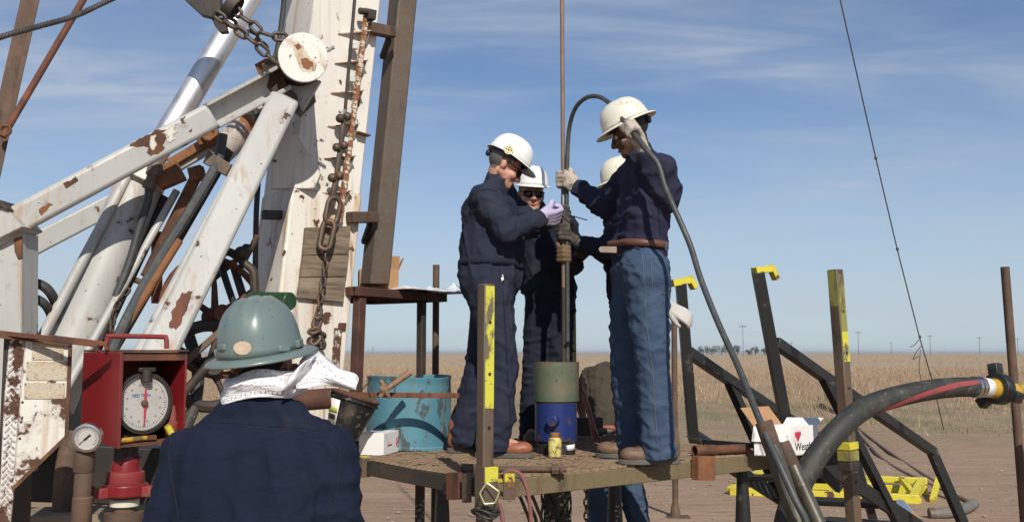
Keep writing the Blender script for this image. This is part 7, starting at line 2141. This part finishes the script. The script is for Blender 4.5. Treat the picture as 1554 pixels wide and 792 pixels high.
# white bandana round his neck, its tail blown to the right
def bandana_mat():
    m = bpy.data.materials.new('printed_bandana'); m.use_nodes = True
    n, l = m.node_tree.nodes, m.node_tree.links
    b = n['Principled BSDF']; b.inputs['Roughness'].default_value = 0.9
    t = n.new('ShaderNodeUVMap')
    v = n.new('ShaderNodeTexVoronoi'); v.inputs['Scale'].default_value = 8; v.feature = 'F1'
    l.new(t.outputs[0], v.inputs['Vector'])
    def rg(x, a, c, d=0, e=1):
        r = n.new('ShaderNodeMapRange'); r.inputs[1].default_value = a; r.inputs[2].default_value = c; r.inputs[3].default_value = d; r.inputs[4].default_value = e
        l.new(x, r.inputs[0]); return r.outputs[0]
    def mm(o, x, y):
        q = n.new('ShaderNodeMath'); q.operation = o
        for i, z in enumerate((x, y)):
            if isinstance(z, (int, float)): q.inputs[i].default_value = z
            else: l.new(z, q.inputs[i])
        return q.outputs[0]
    d = v.outputs['Distance']
    ringm = mm('LESS_THAN', mm('ABSOLUTE', mm('SUBTRACT', d, 0.26), 0), 0.035)
    dot = mm('LESS_THAN', d, 0.10)
    pat = mm('MAXIMUM', ringm, dot)
    sp = n.new('ShaderNodeSeparateXYZ'); l.new(t.outputs[0], sp.inputs[0])
    # row of squares near the hem
    fx = mm('FRACT', mm('MULTIPLY', sp.outputs[0], 11), 0)
    ax = mm('ABSOLUTE', mm('SUBTRACT', fx, 0.5), 0)
    ay = mm('ABSOLUTE', mm('MULTIPLY', mm('SUBTRACT', sp.outputs[1], 0.16), 6.5), 0)
    bx = mm('MAXIMUM', ax, ay)
    sq = mm('MULTIPLY', mm('LESS_THAN', bx, 0.36), mm('GREATER_THAN', bx, 0.25))
    hemrow = mm('LESS_THAN', sp.outputs[1], 0.27)
    up_ = mm('GREATER_THAN', sp.outputs[1], 0.34)
    f = mm('ADD', mm('MULTIPLY', sq, hemrow), mm('MULTIPLY', pat, up_))
    q = n.new('ShaderNodeMix'); q.data_type = 'RGBA'
    l.new(mm('MULTIPLY', f, 0.85), q.inputs[0]); q.inputs[6].default_value = (0.78, 0.77, 0.77, 1); q.inputs[7].default_value = (0.20, 0.20, 0.24, 1)
    l.new(q.outputs[2], b.inputs['Base Color'])
    no = n.new('ShaderNodeTexNoise'); no.inputs['Scale'].default_value = 5; no.inputs['Detail'].default_value = 4; l.new(t.outputs[0], no.inputs['Vector'])
    bp = n.new('ShaderNodeBump'); bp.inputs['Distance'].default_value = 0.02; bp.inputs['Strength'].default_value = 0.6
    l.new(no.outputs[0], bp.inputs['Height']); l.new(bp.outputs[0], b.inputs['Normal'])
    return m
MBAND = bandana_mat()
def sheet(name, fn, nu, nv, par, us=1.0, vs_=1.0, solid=0.0015, sub=True):
    g = G().grid(fn, nu, nv)
    o = obj(name, g, MBAND, par, smooth=80)
    uv = o.data.uv_layers.new(name='UVMap')
    for lp_ in o.data.loops:
        i, j = divmod(lp_.vertex_index, nv)
        uv.data[lp_.index].uv = (i / (nu - 1) * us, j / (nv - 1) * vs_)
    s = o.modifiers.new('thickness', 'SOLIDIFY'); s.thickness = solid
    return o
NC = J['neck'] + V((0.0, 0.0, 0.0))
def wrapf(x, y):
    a = -math.pi * 0.5 - math.pi + 2 * math.pi * x        # once round
    rx, ry = 0.112 - 0.018 * y + 0.006 * math.sin(5 * a) * (1 - y), 0.100 - 0.012 * y + 0.008 * math.sin(4 * a + 1) * (1 - y)
    z = -0.002 + 0.075 * y + 0.008 * math.sin(3 * a) + 0.012 * math.cos(a - 0.3) * 1.0
    bul = 0.010 * math.sin(math.pi * y) + 0.006 * math.sin(9 * y + 2 * a)
    return NC + V(((rx + bul) * math.cos(a) + 0.006, (ry + bul) * math.sin(a) + 0.015, z))
ban = sheet('bandana', wrapf, 64, 16, t0, 2.2, 1.0)
k1 = P(455, 575, Y0 + 0.0)
ctl = [P(448, 572, Y0 - 0.05), P(470, 545, Y0 + 0.02), P(500, 560, Y0 + 0.10), P(530, 572, Y0 + 0.10), P(545, 580, Y0 + 0.06)]
tops = smooth([P(455, 548, Y0 + 0.04), P(474, 528, Y0 + 0.08), P(492, 540, Y0 + 0.12), P(515, 558, Y0 + 0.12), P(538, 566, Y0 + 0.08), P(543, 574, Y0 + 0.03)], 6)
bots = smooth([P(450, 590, Y0 - 0.02), P(470, 588, Y0 + 0.0), P(484, 585, Y0 + 0.02), P(505, 586, Y0 + 0.06), P(526, 590, Y0 + 0.04), P(540, 592, Y0 + 0.0)], 6)
def tailf(x, y):
    i = x * (len(tops) - 1); a = int(min(i, len(tops) - 2)); f = i - a
    tp, bt2 = tops[a] + (tops[a + 1] - tops[a]) * f, bots[a] + (bots[a + 1] - bots[a]) * f
    p = bt2 + (tp - bt2) * y
    fold = 0.022 * math.sin(6 * x + 2.5 * y) * math.sin(math.pi * y) + 0.007 * math.sin(11 * x - 3 * y) * y
    return p + V((0, -0.03 * math.sin(math.pi * y) * (1 - 0.5 * x) + fold, 0))
sheet('bandana_tail', tailf, 40, 18, ban, 1.6, 0.9)
def knotf(x, y):
    a = 2 * math.pi * y
    c = P(430, 590, Y0 - 0.06) + (P(476, 548, Y0 + 0.03) - P(430, 590, Y0 - 0.06)) * x
    r = 0.016 + 0.012 * math.sin(math.pi * x) + 0.004 * math.sin(3 * a + 5 * x)
    return c + V((0.3 * r * math.cos(a), r * math.sin(a), r * math.cos(a)))
sheet('bandana_fold', knotf, 16, 20, ban, 0.6, 0.9)

# ---------------------------------------------------------------- air
hzm = bpy.data.materials.new('haze_air'); hzm.use_nodes = True
hn, hl = hzm.node_tree.nodes, hzm.node_tree.links
hn.clear()
pv = hn.new('ShaderNodeVolumePrincipled'); pv.inputs['Color'].default_value = (0.86, 0.92, 1.0, 1); pv.inputs['Density'].default_value = 0.00016; pv.inputs['Anisotropy'].default_value = 0.2
ho = hn.new('ShaderNodeOutputMaterial'); hl.new(pv.outputs[0], ho.inputs['Volume'])
g = G().obox(V((0, 4400, 4.2)), V((6100, 0, 0)), V((0, 4700, 0)), V((0, 0, 6.0)))
tag(obj('haze', g, hzm, org=V((0, 4400, -1.8)), smooth=0), 'thin pale haze over the plain', kind='stuff')
